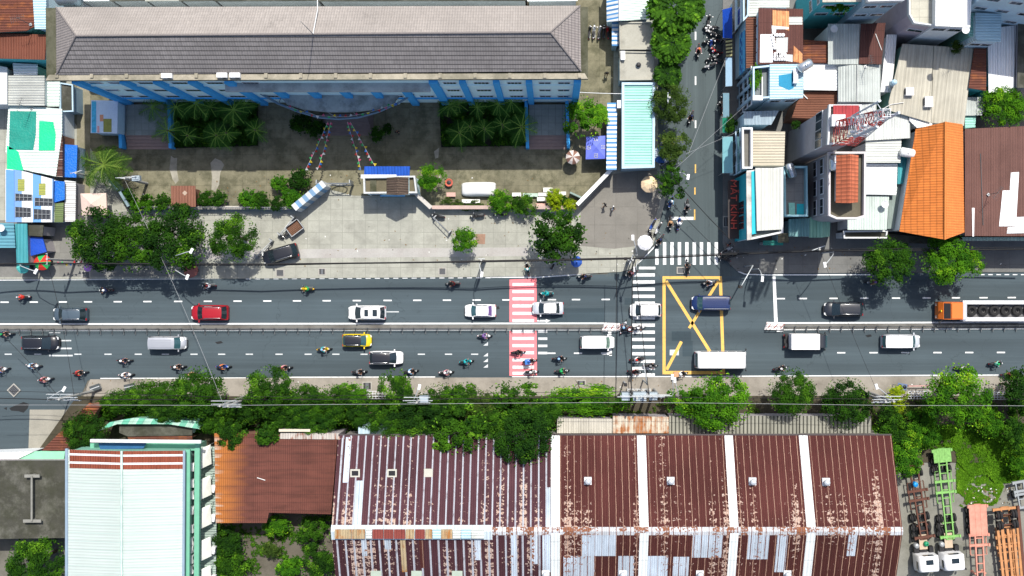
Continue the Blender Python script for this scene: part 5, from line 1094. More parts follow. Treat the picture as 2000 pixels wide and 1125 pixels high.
w_green = conc("green house wall", (.20, .42, .33), None, .3, (.08, .17, .13)); c_roof = conc("weathered concrete roof", (.34, .335, .29), None, .75, (.10, .10, .085), var=.3, sc=.7); c_dark = conc("black mossy roof", (.05, .05, .04), None, .8, (.17, .17, .145), var=.5, sc=.8, moss=.35)
c_ter = conc("tiled terrace", (.46, .45, .38), (.9, .9), .4, (.2, .19, .16), .06); m_wp = conc("white parapet wall", (.62, .64, .65), None, .4, (.25, .25, .24)); m_lbp = conc("pale blue parapet", (.42, .56, .66), None, .3, (.18, .24, .28)); m_tealp = plain("turquoise paint", (.012, .40, .48), .6, 0, .12)
def hs(*a, **k): return house(*a, **k)

# ---- right block, from the top left
hs("narrow house with a tall framed balcony front at the top of the street", [(1449, -30), (1462, -30), (1461, 32), (1450, 44)], 9, c_dark, w_lb, wins=((3, (3, 6.5), 2, 1.8, 1.6),), parapet=(.4, .2, m_lbp))
hs("pale grey roof at the top left of the house block", [(1462, -30), (1543, -30), (1541, 15), (1483, 15), (1482, 36), (1462, 34)], 8, r_pale, w_lb)
r, ins, c = hs("house with a brown roof patched by white sheets and round white tubs", [(1481, 16), (1568, 18), (1568, 124), (1480, 126)], 9.6, r_rust2, w_lb, wins=((3, (7.5,), 4, 1.2, 1.2),))
zz = 9.6 + .145
for nm, pts, m, dz in (("roof_patch", ((1485, 67), (1509, 67), (1509, 122), (1484, 122)), r_white2, 0), ("roof_patch", ((1515, 74), (1539, 73), (1538, 102), (1516, 102)), r_grey2, .004), ("roof_patch", ((1507, 50), (1540, 53), (1540, 57), (1516, 57), (1515, 65), (1508, 65)), r_white, .008), ("roof_patch", ((1541, 33), (1567, 33), (1567, 48), (1541, 48)), r_pale, .002), ("roof_patch", ((1535, 106), (1548, 107), (1548, 121), (1534, 119)), r_grey2, .006), ("roof_patch", ((1509, 20), (1541, 22), (1541, 60), (1509, 50)), r_rust3, .0), ("roof_patch", ((1550, 89), (1567, 105), (1567, 124), (1549, 120)), r_rust3, .001)):
    slabpart(r, nm, pts, zz + dz, m, .03)
rnd = random.Random(2)
for i in range(24):
    px, py = (1513 + (i % 5) * 4.6 + rnd.uniform(-1, 1), 106 + (i // 5) * 5) if i < 15 else (1508 + (i - 15) * 1.2 if i < 20 else 1511 + (i - 20) * 6, 70 + (i - 15) * 6 if i < 20 else 69)
    p = P(px, py, zz); MB().lathe([(.001, .2), (.19, .2), (.21, .16), (.21, 0)], (p.x, p.y, zz + .03), 10).build("foam_disc", plain("white foam", (.72, .72, .72), .8), r)
r, ins, c = hs("house with the brown strip roof and a tall blue lettered sign board on its front", [(1456, 34), (1481, 32), (1480, 128), (1457, 134)], 8, r_brown, w_lb)
A, B = P(1437, 66, 5.3), P(1437, 144, 5.3)
xs = ins[3].x - .12
bd = MB().box((xs - .05, (A.y + B.y) / 2, 5.6), (.14, abs(A.y - B.y), 3.0)); bd.build("facade_board", conc("sky blue facade board", (.12, .42, .66), None, .4, (.28, .42, .5), var=.2), r)
mb = MB()
for i in range(9): mb.box((xs - .14, A.y + (B.y - A.y) * (i + .5) / 9, 5.0 if i % 2 else 5.9), (.05, .55, .5))
mb.build("board_marks", plain("deep blue marks", (.02, .10, .35), .5), r)
r, ins, c = hs("pale blue corner house with a planted roof balcony and a light blue top storey", [(1467, 134), (1503, 130), (1503, 194), (1467, 197)], 9, conc("grey balcony floor", (.16, .18, .19), None, .4, (.07, .08, .085)), w_lb, parapet=(.9, .2, m_lbp))
windows(r, ins[3], ins[0], (2.2, 5.2, 7.7), 2, 2.6, 1.5, c); MB().box((ins[3].x - .1, (ins[0].y + ins[3].y) / 2, 4.5), (.3, .35, 8.6)).box((ins[3].x - .1, ins[0].y - .2, 4.5), (.3, .35, 8.6)).box((ins[3].x - .1, ins[3].y + .2, 4.5), (.3, .35, 8.6)).build("front_pillars", m_lbp, r)
p = P(1478, 193, 9.6); MB().box((p.x, p.y, 9.9), (1.1, .5, .7)).build("cooling_unit", p_white, r); p = P(1488, 180, 9.4); MB().box((p.x, p.y + .6, 9.6), (.12, 2.2, .1)).build("rail", m_wp, r)
r, ins, c = hs("light blue roof room with a dark water stain beside the silver tank", [(1503, 126), (1569, 126), (1568, 192), (1503, 194)], 10, r_lblue, w_lb, wins=((2, (8,), 2, 1.1, 1),))
slabpart(r, "roof_hatch", [(1521, 147), (1551, 143), (1550, 172), (1541, 176), (1521, 167)], 10.145, conc("blue roof pond", (.03, .24, .40), None, .5, (.02, .12, .2)), .02)
hs("brown sheet roof right of the patched roof", [(1568, 78), (1646, 83), (1646, 124), (1568, 123)], 6.6, r_rust, w_brick)
hs("long grey sheet roof left of the dark brown one", [(1617, 47), (1680, 47), (1677, 126), (1617, 126)], 7.2, r_grey, w_white)
hs("dark brown sheet roof with pale streaks below the terrace house", [(1681, 47), (1729, 45), (1721, 126), (1677, 125)], 7.4, r_rust2, w_white)
gable("grey sheet roof with a low ridge under the dark brown roof", [(1637, 127), (1637, 199)], [(1674, 127), (1673, 199)], [(1719, 127), (1719, 200)], 6.8, 7.3, r_grey, w_white, capm=r_grey2)
hs("white sheet roof right of the silver tank", [(1569, 123), (1637, 126), (1636, 177), (1569, 176)], 6.3, r_white, w_white)
hs("brown ribbed roof below the white sheet roof", [(1573, 180), (1634, 178), (1634, 207), (1600, 232), (1546, 230), (1556, 200)], 5.6, r_brown, w_brick)
hs("narrow white and pale blue roof left of the wide beige one", [(1731, 68), (1751, 68), (1741, 181), (1719, 180)], 6.5, r_white2, w_white)
r, ins, c = hs("widest beige fibre sheet roof in the middle of the block", [(1762, 86), (1822, 90), (1817, 240), (1736, 216), (1735, 200)], 7.2, r_beige, w_green)
hs("beige fibre sheet roof adjoining the widest one, cut by the orange gable", [(1823, 90), (1900, 95), (1882, 246), (1818, 240)], 7.0, r_beige, w_white)
hs("tall blue grey house with small high windows at the top of the block", [(1690, -60), (1764, -60), (1761, 5), (1690, 7)], 15, c_ter, w_bg, wins=((2, (13.2, 9.5), 2, 1.3, .8),), parapet=(.8, .2, m_wp))
hs("tall teal house with a tree on its balcony", [(1603, -60), (1689, -60), (1689, 4), (1606, 5)], 13, c_ter, w_teal, wins=((2, (11.0, 7.5), 2, 1.3, .9), (3, (11, 7.5), 2, 1.2, 1.0)))
hs("pinkish terrace house with a cream tiled roof floor", [(1771, -60), (1826, -60), (1824, 54), (1781, 48), (1771, 30)], 12, c_ter, conc("pinkish wall", (.42, .36, .40), None, .3, (.2, .18, .2)), wins=((2, (9.5,), 1, 1.6, .8),), parapet=(.6, .15, m_wp))
hs("bright white roof room beside the cream terrace", [(1827, -60), (1899, -60), (1894, 54), (1826, 51)], 13.5, r_white2, w_white, wins=((2, (11.8,), 2, 1.4, 1.0),))
hs("thin turquoise house strip beside the bright white roof room", [(1894, 26), (1903, 26), (1902, 72), (1891, 71)], 10, r_mint, w_green)
hs("light blue ribbed roof room near the top right corner", [(1904, 25), (1955, 28), (1954, 82), (1904, 80)], 11, r_lblue, w_lb, wins=((2, (9,), 2, 1.1, .8),))
hs("bright white strip roof near the top right corner", [(1928, 56), (1983, 50), (1980, 181), (1930, 181)], 7.2, r_white2, w_teal)
hs("short brown roof left of the bright white strip", [(1902, 95), (1926, 95), (1925, 178), (1891, 172)], 7.4, r_rust, w_teal)
hs("tall blue house at the top right corner with small windows", [(1935, -80), (2120, -80), (2120, 12), (1935, -14)], 18, c_dark, w_lb, wins=((2, (15.5, 12, 8.5), 4, 1.2, .8),))
hs("dark grey house at the right edge beside the white strip", [(1988, 40), (2120, 40), (2120, 172), (1986, 172)], 8, c_dark, w_grey)
hs("small grey lean-to roof below the short brown roof", [(1888, 190), (1926, 190), (1917, 226), (1883, 226)], 5.6, r_grey, w_teal)
# the grey tower with the mast
r, ins, c = hs("tall grey tower house with a red roof room and louvred west wall", [(1616, 206), (1680, 206), (1678, 246), (1663, 283), (1613, 284)], 19.2, c_ter, w_grey, wins=(), parapet=(.5, .2, m_wp))
windows(r, ins[4], ins[0], (15.5,), 4, .9, 2.6, c, frame=m_wp, panes=1); slabpart(r, "red_roof", [(1627, 206), (1677, 206), (1676, 244), (1627, 246)], 20.0, r_redr, .12)
p = P(1636, 236, 20.3); MB().box((p.x, p.y, 20.4), (1.4, 1.2, .6)).build("roof_box", m_wp, r)
def mast():
    b = P(1648, 262, 19.3); r = root("cell_mast", "red and white lattice mast with pale antenna panels on the grey tower", "mast", (b.x, b.y, 19.3), None); t = Vector((b.x, b.y, 33.5)); red, wh = plain("red steel", (.42, .06, .05), .5), plain("white steel", (.66, .67, .68), .5)
    def corner(k, z): w = 1.75 * (1 - (z - 19.3) / 14.2 * .72); a = R(45 + 90 * k); return Vector((b.x + w * math.cos(a), b.y + w * math.sin(a), z))
    zs = [19.3 + 14.2 * i / 12 for i in range(13)]
    for j in range(6):
        mb = MB()
        for i in (2 * j, 2 * j + 1):
            for k in range(4):
                mb.tube([corner(k, zs[i]), corner(k, zs[i + 1])], .06, 5).tube([corner(k, zs[i]), corner((k + 1) % 4, zs[i + 1])], .028, 4).tube([corner((k + 1) % 4, zs[i]), corner(k, zs[i + 1])], .04, 4).tube([corner(k, zs[i + 1]), corner((k + 1) % 4, zs[i + 1])], .04, 4)
        mb.build("red_section" if j in (0, 1, 4) else "white_section", red if j in (0, 1, 4) else wh, r)
    for i in range(14):
        a = i * 2.1; z = 25.0 + i * .6; p = Vector((b.x + 1.25 * math.cos(a), b.y + 1.25 * math.sin(a), z)); MB().box(p, (.26, .16, 1.9), a + math.pi / 2).tube([p, Vector((b.x + .4 * math.cos(a), b.y + .4 * math.sin(a), z))], .04, 4).build("antenna_panel", plain("pale antenna", (.55, .60, .66), .5), r)
    for z in (26, 30): MB().lathe([(.001, .1), (.35, 0), (.36, -.18), (.001, -.2)], (b.x - .9, b.y - .6, z), 14, 'y').build("dish", plain("white dish", (.7, .7, .7), .5), r)
mast()
hs("light grey sheet roof in front of the red roof room", [(1682, 203), (1711, 203), (1711, 238), (1682, 236)], 6.6, r_grey2, w_white)
hs("white sheet roof left of the orange gable's top", [(1774, 210), (1820, 212), (1820, 246), (1790, 250), (1776, 236)], 6.9, r_white2, w_white)
hs("grey white stepped sheets under the lattice mast", [(1690, 240), (1776, 216), (1777, 270), (1690, 275)], 6.6, r_grey2, w_white)
hs("pale grey sheets between the mast and the white roof", [(1690, 276), (1760, 272), (1758, 318), (1690, 318)], 6.2, r_pale, w_white)
hs("white and pale blue sheet roof right of the mossy terrace", [(1690, 320), (1752, 320), (1750, 381), (1690, 380)], 5.4, r_white, w_lb)
hs("pale green grey sheet roof with dark specks below the white one", [(1655, 382), (1736, 383), (1731, 449), (1655, 449)], 5.0, corr("pale green sheet", (.50, .58, .54), 90, .3, .04, dirt=.25), w_white)
hs("narrow grey green roof strip left of the orange gable", [(1738, 364), (1766, 360), (1760, 446), (1732, 447)], 4.4, corr("grey green sheet", (.24, .30, .28), 90, .6, .1), w_white)
hs("turquoise gap house with a glass wall beside the orange gable", [(1753, 300), (1782, 300), (1768, 358), (1752, 360)], 5.0, corr("turquoise sheet", (.06, .30, .34), 90, .4, 0), w_teal)
# terrace house with the small gabled hut
r, ins, c = hs("tall grey house with a mossy roof terrace and a small terracotta hut on top", [(1614, 298), (1687, 298), (1686, 424), (1670, 429), (1630, 429), (1614, 422)], 12.0, conc("mossy terrace", (.12, .11, .08), None, .5, (.03, .03, .02), var=.4), w_grey, parapet=(.8, .22, conc("pinkish parapet", (.58, .54, .54), None, .3, (.3, .27, .26))))
windows(r, ins[5], ins[0], (6.5, 9.6), 3, 1.7, 1.2, c)
a = [P(*p, 13.6) for p in ((1633, 303), (1677, 303), (1676, 395), (1632, 396))]; R0, R1 = P(1660, 301, 14.6), P(1659, 397, 14.6)
MB().prism([p.xy for p in shrink(a, .25)], 12.1, 13.6).build("hut_wall", w_white, r); MB().face([a[0], a[3], R1, R0]).face([R0, R1, a[2], a[1]]).face([a[3], a[0], R0, R1]).face([a[1], a[2], R1, R0]).face([a[0], a[1], R0]).face([a[2], a[3], R1]).build("hut_roof", t_red, r)
# turquoise shop on the corner
r, ins, c = hs("turquoise corner shop with a pale roof, stained cornice strip and mossy front ledge", [(1457, 334), (1528, 327), (1528, 455), (1458, 470)], 8.8, conc("mossy ledge", (.15, .17, .16), None, .6, (.04, .05, .045), var=.4), m_tealp, parapet=(.35, .22, m_wp), wins=((2, (2.2, 6.2), 2, 1.6, 1.3),))
slabpart(r, "cornice_strip", [(1457.5, 336), (1467, 335), (1468, 468), (1459, 469)], 9.32, conc("stained white strip", (.5, .48, .44), None, .8, (.10, .09, .08), var=.4, sc=1.2), .05); slabpart(r, "turquoise_strip", [(1467.5, 335), (1475, 334), (1477, 456), (1468.5, 458)], 9.31, m_tealp, .04)
slabpart(r, "sheet_roof", [(1475, 328), (1525, 328), (1527, 448), (1478, 451)], 9.7, corr("cool grey sheet", (.50, .51, .47), 90, .45, .0, dirt=.15), .1); windows(r, (ins[3].x, ins[3].y + 1.2), (ins[3].x, ins[3].y + 4.6), (5.2,), 2, 1.6, 3.2, c, frame=w_teal)
yA, yB = P(0, 352, 4).y, P(0, 466, 4).y
sg = root("shop_sign", "dark red sign strip with red letters reading MẮT KÍNH on the turquoise shop", "sign", (ins[3].x - 1.2, (yA + yB) / 2, 3.4), None)
MB().box((ins[3].x - .75, (yA + yB) / 2, 3.6), (1.3, abs(yA - yB), .12)).build("board", plain("dark sign board", (.03, .022, .022), .6, 0, .2), sg)
cu = bpy.data.curves.new("lettering", 'FONT'); cu.body = "MẮT KÍNH"; cu.size = 1.25; cu.extrude = .06; cu.align_x = 'CENTER'; cu.align_y = 'CENTER'; cu.materials.append(plain("red letters", (.50, .07, .05), .5)); cu.materials.append(MATS["red letters"]) if not cu.materials else None; ft = bpy.data.objects.new("lettering", cu); S.collection.objects.link(ft); bpy.context.view_layer.update(); me = bpy.data.meshes.new_from_object(ft.evaluated_get(bpy.context.evaluated_depsgraph_get())); bpy.data.objects.remove(ft); me.name = "lettering"
o = bpy.data.objects.new("lettering", me); S.collection.objects.link(o); o.parent = sg; o.location = (.45 - .02, .6, .35); o.rotation_euler = (0, 0, R(-90)); o.scale = (1.0, .85, 1)
hs("cream ribbed roof between the street fronts and the grey tower", [(1468, 256), (1533, 257), (1531, 325), (1468, 325)], 8, r_beige2, w_bg)
r, ins, c = hs("white framed balcony house with a dark open gallery above the street", [(1446, 251), (1467, 251), (1467, 331), (1447, 331)], 8.6, conc("gallery floor", (.16, .155, .14), None, .5, (.06, .06, .055)), w_lb, parapet=(.8, .22, m_wp)); windows(r, ins[3], ins[0], (4.0, 6.8), 3, 2.0, 1.6, c, frame=m_lbp)
hs("blue grey ribbed roof squeezed below the light blue roof room", [(1452, 218), (1521, 216), (1506, 244), (1453, 244)], 7, corr("blue grey sheet", (.28, .36, .42), 90, .4, 0), w_lb)
r, ins, c = hs("turquoise walled roof terrace with a grey floor and hanging laundry", [(1527, 326), (1573, 326), (1574, 424), (1528, 424)], 6.6, conc("terrace floor", (.22, .23, .23), (1.0, 1.0), .5, (.09, .1, .1)), w_grey, parapet=(.9, .22, conc("turquoise parapet", (.30, .52, .58), None, .3, (.12, .22, .25))))
p = P(1553, 410, 7.4); slabpart(r, "plastic_sheet", [(1540, 396), (1552, 396), (1553, 420), (1541, 420)], 7.0, plain("clear teal plastic", (.25, .6, .52), .3, 0, .3, 2, bump=.05), .05); slabpart(r, "rust_shelf", [(1530, 328), (1536, 328), (1536, 352), (1530, 352)], 7.0, r_rust, .1); slabpart(r, "turquoise_floor", [(1556, 398), (1570, 398), (1570, 420), (1556, 420)], 6.75, m_tealp, .02)
hs("pale teal lean-to roof above the shop fronts", [(1540, 428), (1581, 426), (1580, 462), (1540, 462)], 4.4, corr("pale teal sheet", (.20, .38, .38), 90, .35, 0), w_grey)
gable("light green peaked awning roof above the shop fronts", [(1581, 424), (1580, 464)], [(1605, 421), (1604, 464)], [(1622, 420), (1620, 462)], 4.4, 5.1, corr("light green sheet", (.30, .55, .40), 90, .35, 0), w_grey)
r, ins, c = hs("shop with a white framed glass canopy box facing the main road", [(1645, 451), (1732, 450), (1730, 466), (1646, 466)], 3.6, c_dark, w_white, parapet=(.3, .18, m_wp))
# orange gable and brown roof
r, ins, c = gable("steep orange tiled gable roof, the brightest of the block", [(1788, 252), (1756, 452)], [(1846, 238), (1845, 468)], [(1880, 243), (1883, 454)], 7.0, 9.4, t_or, w_white, capm=plain("orange ridge tiles", (.5, .17, .04), .8), roof2=t_orr)
r, ins, c = hs("vast brown sheet roof with white repair strips at the right edge", [(1884, 252), (2150, 240), (2150, 462), (1884, 461)], 7.0, r_bigbrown, w_grey)
for pts, m, dz in ((((1974, 337), (1990, 336), (1984, 442), (1951, 442), (1958, 372), (1972, 372)), r_white2, 0), (((1982, 424), (2030, 422), (2030, 455), (1966, 456), (1968, 444), (1982, 443)), r_white, .004), (((1898, 406), (1903, 406), (1902, 462), (1899, 462)), r_white2, .002)): slabpart(r, "repair_strip", pts, 7.15 + dz, m, .05)
hs("low teal strip roof beside the lush green tree", [(1884, 228), (1905, 228), (1904, 249), (1884, 251)], 5.2, r_mint, w_green)
hs("pale green front cornice along the foot of the brown roof", [(1878, 463), (2150, 464), (2150, 470), (1880, 470)], 5.6, corr("pale green trim", (.36, .50, .42), 90, .4, 0), w_grey)
hs("small green awning roof at the turquoise shop's lower front", [(1490, 470), (1530, 470), (1529, 479), (1490, 479)], 3, tp_teal, w_grey); hs("stained shop lean-to between the corner shop and the pale teal roof", [(1519, 456), (1540, 456), (1540, 474), (1519, 474)], 4.2, c_dark, w_white)
hs("dark shop front roof under the orange gable", [(1734, 456), (1880, 472), (1880, 478), (1734, 474)], 3.2, c_dark, w_grey)
# awnings over the street pavement: things of their own
def awning(label, pts, z0, z1, m, name="awning"):
    """west edge at z0, east edge at z1; pts north-west, south-west, south-east, north-east"""
    a, b, c_, d = P(*pts[0], z0), P(*pts[1], z0), P(*pts[2], z1), P(*pts[3], z1); ct = (a + b + c_ + d) / 4; r = root(name, label, "awning", (ct.x, ct.y, .12), "street awnings"); up = Vector((0, 0, .05))
    MB().face([a + up, b + up, c_ + up, d + up]).face([d, c_, b, a]).face([a, b, b + up, a + up]).face([b, c_, c_ + up, b + up]).face([d, a, a + up, d + up]).build("canopy", m, r)
    for p, q_ in ((a, d), (b, c_)): MB().tube([p, Vector((p.x, p.y, .12))], .035, 5).tube([p, q_], .03, 5).build("post", M_STEEL, r)
awning("deep blue awning shading parked bikes on the side street", [(1411, 19), (1412, 74), (1430, 75), (1430, 14)], 3, 3.8, tp_dblue)
awning("yellow and black striped awning on the side street", [(1417, 77), (1418, 112), (1430, 112), (1430, 77)], 3, 3.5, corr("yellow black stripes", (.42, .40, .2), 0, 1, 0, dirt=.1, seam=0, amp=0, stripe=(.42, .2, (.02, .02, .02))))
awning("pale blue awning with three dark dots", [(1417, 113), (1417, 169), (1430, 168), (1430, 113)], 3, 3.4, plain("pale blue canvas", (.30, .45, .58), .7, 0, .1))
awning("shaded blue grey awning below the dotted one", [(1412, 182), (1412, 229), (1424, 229), (1424, 182)], 3, 3.4, plain("blue grey canvas", (.16, .28, .34), .7, 0, .15)); awning("dark green awning under the creeper", [(1411, 230), (1411, 259), (1425, 260), (1425, 230)], 3, 3.5, plain("dark green canvas", (.01, .20, .12), .7, 0, .15)); awning("pale teal awning with a white patch, lowest of the street", [(1411, 267), (1411, 338), (1431, 338), (1431, 267)], 3.2, 4.0, plain("pale teal canvas", (.20, .44, .48), .6, 0, .12))

# ---- left block
hs("rust red sheet roof in the top left corner with a dark patch", [(-60, -40), (62, -40), (69, 52), (52, 61), (-60, 66)], 7.6, r_rust, w_green); hs("pale blue sheet roof strip beside the school's left slab", [(63, -40), (91, -40), (91, 57), (69, 57)], 8, r_lblue, w_lb)
hs("rust red ribbed roof below the top left one, with bright seams", [(-60, 64), (91, 68), (89, 117), (-60, 113)], 6.8, corr("seamed rust sheet", (.15, .052, .032), 90, .3, .3, lap=0, stripe=None), w_teal)
hs("white front roof with turquoise walls below the rust roofs", [(26, 124), (74, 126), (74, 147), (28, 147)], 4.2, r_white, w_green); hs("grey ribbed roof left of the white strip", [(16, 148), (88, 148), (88, 207), (17, 206)], 4.2, corr("plain grey sheet", (.40, .42, .40), 0, .3, .03), w_white)
hs("white mint strip roof beside the alley", [(93, 158), (118, 158), (117, 208), (93, 208)], 3.2, r_mintpale, w_white); hs("dark flat roof with a framed skylight beside the alley", [(119, 162), (145, 166), (146, 219), (119, 220)], 2.8, c_dark, w_bg, parapet=(.25, .15, m_lbp))
hs("white wall house at the left edge above the tarpaulins", [(-60, 118), (15, 132), (15, 204), (-60, 204)], 4.5, conc("white roof slab", (.6, .62, .64), None, .3, (.3, .32, .35)), w_white)
r, ins, c = hs("large pale mint roof weighted with green tarpaulins", [(18, 204), (122, 213), (122, 261), (110, 345), (48, 332), (12, 298)], 3.6, r_mintpale, w_white)
for nm, pts, m in (("teal_tarpaulin", ((20, 217), (71, 218), (70, 263), (65, 293), (18, 292)), tp_teal), ("green_tarpaulin", ((77, 236), (104, 238), (109, 262), (107, 294), (76, 294)), tp_green), ("draped_tarpaulin", ((14, 284), (36, 296), (46, 333), (14, 330)), tp_green)): slabpart(r, nm, pts, 3.75, m, .06)
hs("brown roof strip with pale seams beside the blue tarpaulin", [(110, 262), (123, 262), (123, 346), (111, 345)], 3.5, corr("seamed brown sheet", (.10, .05, .04), 0, .3, .1, stripe=(1.0, .07, (.5, .45, .4))), w_brick)
hs("shack under a bright blue tarpaulin beside the alley", [(124, 282), (152, 284), (150, 347), (124, 346)], 2.6, tp_blue, w_bg)
r, ins, c = hs("blue and white striped house with yellow shutters and railed balconies", [(12, 330), (40, 333), (105, 350), (103, 434), (12, 434)], 4.0, corr("blue white stripes wide", (.62, .64, .66), 90, 4, 0, dirt=.12, seam=0, amp=0, stripe=(2.3, 1.0, (.12, .28, .55))), w_lb, wins=((2, (1.6, 3.0), 4, 1.2, .8),))
slabpart(r, "blue_edge", [(12, 331), (28, 333), (28, 434), (12, 434)], 4.15, plain("cornflower blue", (.10, .25, .52), .7, 0, .1), .05)
for x in (35, 76): slabpart(r, "shutter", [(x, 350 + (x - 35) * .2), (x + 13, 350 + (x - 35) * .2), (x + 13, 373 + (x - 35) * .2), (x, 373 + (x - 35) * .2)], 4.16, corr("yellow slats", (.40, .42, .10), 0, .3, 0, dirt=.1, stripe=(.3, .1, (.15, .17, .06))), .04)
for x0, y0, x1, y1 in ((30, 378, 62, 392), (68, 386, 103, 402), (30, 404, 60, 424), (66, 408, 98, 428)):
    slabpart(r, "balcony_well", [(x0, y0), (x1, y0 + 2), (x1, y1), (x0, y1)], 4.165, plain("dark balcony", (.03, .035, .045), .7, 0, .4, 2), .02); mb = MB()
    for k in range(5): mb.tube([P(x0 + (x1 - x0) * k / 4, y0 + 1, 4.3), P(x0 + (x1 - x0) * k / 4, y1, 4.3)], .03, 4)
    mb.tube([P(x0, (y0 + y1) / 2, 4.32), P(x1, (y0 + y1) / 2 + 1, 4.32)], .04, 4).build("balcony_rail", M_STEEL, r)
hs("shack roof with a torn blue tarpaulin showing an orange edge", [(105, 353), (127, 355), (127, 390), (106, 396)], 3.4, tp_blue, w_bg); hs("white ribbed roof strip beside the beige square canopy", [(127, 352), (149, 355), (148, 433), (128, 433)], 2.8, corr("white ribs", (.62, .63, .62), 0, .5, 0, dirt=.15, stripe=(.5, .1, (.2, .2, .2))), w_grey); hs("moss green roof strip below the torn tarpaulin", [(106, 398), (125, 396), (124, 434), (105, 434)], 3.3, corr("moss sheet", (.16, .22, .09), 0, .5, 0, stripe=(.5, .1, (.06, .08, .04))), w_grey)
hs("wide teal sheet roof at the left edge by the road", [(-60, 436), (28, 436), (31, 484), (-60, 484)], 4.2, corr("teal grey sheet", (.10, .27, .34), 0, .4, 0), w_grey); hs("long turquoise awning roof reaching to the road at the left", [(30, 437), (54, 437), (56, 514), (34, 520)], 3.8, plain("turquoise sheet", (.10, .42, .42), .6, 0, .15), w_grey)
hs("low stall under a dark blue tarpaulin by the left pavement", [(56, 462), (84, 464), (92, 492), (60, 500)], 2.8, tp_dblue, w_grey); hs("grey tin stall roof right of the turquoise awning", [(56, 438), (86, 440), (84, 462), (56, 460)], 3.4, c_dark, w_grey)
r, ins, c = hs("small hut with a pale blue roof covered in coloured posters", [(179, 196), (231, 197), (230, 261), (178, 260)], 3.2, conc("pale blue slab", (.52, .62, .72), None, .3, (.2, .3, .5)), w_lb, None)
for pts, m, dz in ((((179, 198), (188, 198), (188, 259), (179, 259)), plain("blue mosaic", (.05, .36, .55), .6, 0, .6, 3), 0), (((195, 224), (202, 224), (202, 237), (195, 237)), plain("orange poster", (.55, .25, .14), .6), .002), (((202, 232), (218, 232), (218, 258), (202, 258)), plain("olive poster", (.24, .24, .05), .6, 0, .4, 3), .004), (((190, 246), (194, 246), (194, 259), (190, 259)), plain("pink poster", (.6, .3, .3), .6), .003)): slabpart(r, "poster", pts, 3.345 + dz, m, .01)
# ---- the strip between the school alley and the side street
gable("white and mint gable roof with a blue ribbed west slope above the alley", [(1184, -40), (1185, 43)], [(1210, -40), (1210, 41)], [(1268, -40), (1268, 38)], 4.2, 5.4, r_bwst, w_lb, capm=m_wp, roof2=corr("mint white sheet", (.60, .72, .66), 0, .3, 0, dirt=.12))
hs("upper weathered concrete roof beside the side street trees", [(1209, 44), (1272, 44), (1275, 98), (1210, 98)], 4.4, c_roof, w_grey, parapet=(.2, .15, c_roof)); hs("lower weathered concrete roof with a dark round vent", [(1210, 101), (1276, 102), (1278, 157), (1210, 158)], 4.5, c_roof, w_bg, parapet=(.2, .15, c_roof))
hs("narrow blue ribbed lean-to beside the upper concrete roof", [(1195, 44), (1208, 44), (1208, 90), (1195, 90)], 3.4, r_bwst, w_bg)
r, ins, c = hs("long mint green ribbed roof with a pale parapet in the middle of the block", [(1214, 162), (1279, 162), (1278, 328), (1214, 330)], 4.5, r_mint, w_bg, parapet=(.25, .3, m_lbp)); slabpart(r, "roof_joint", [(1217, 194), (1278, 194), (1278, 197), (1217, 197)], 4.66, m_lbp, .1)
hs("blue and white striped lean-to roof beside the mint roof", [(1186, 201), (1205, 201), (1204, 332), (1184, 332)], 3.5, r_bwst, w_bg)
# ---- beyond the school
for x0, x1, m, lb in ((116, 156, tp_dblue, "blue tank shed roof peeking over the school's top edge"), (156, 214, r_white2, "white roof peeking over the school's top edge"), (216, 283, c_dark, "black mossy roof peeking over the school, first of the dark row"), (284, 350, c_roof, "stained grey roof peeking over the school"), (351, 418, c_dark, "mossy roof with a white pipe peeking over the school"), (419, 620, c_dark, "long dark mossy roof peeking over the school left of the rod"), (622, 1028, c_dark, "longest dark mossy roof peeking over the school right of the rod"), (1030, 1128, r_white2, "white roof peeking over the school at its right end")):
    hs(lb, [(x0, -70), (x1, -70), (x1, 2), (x0, 3)], 12.4, m, w_grey)
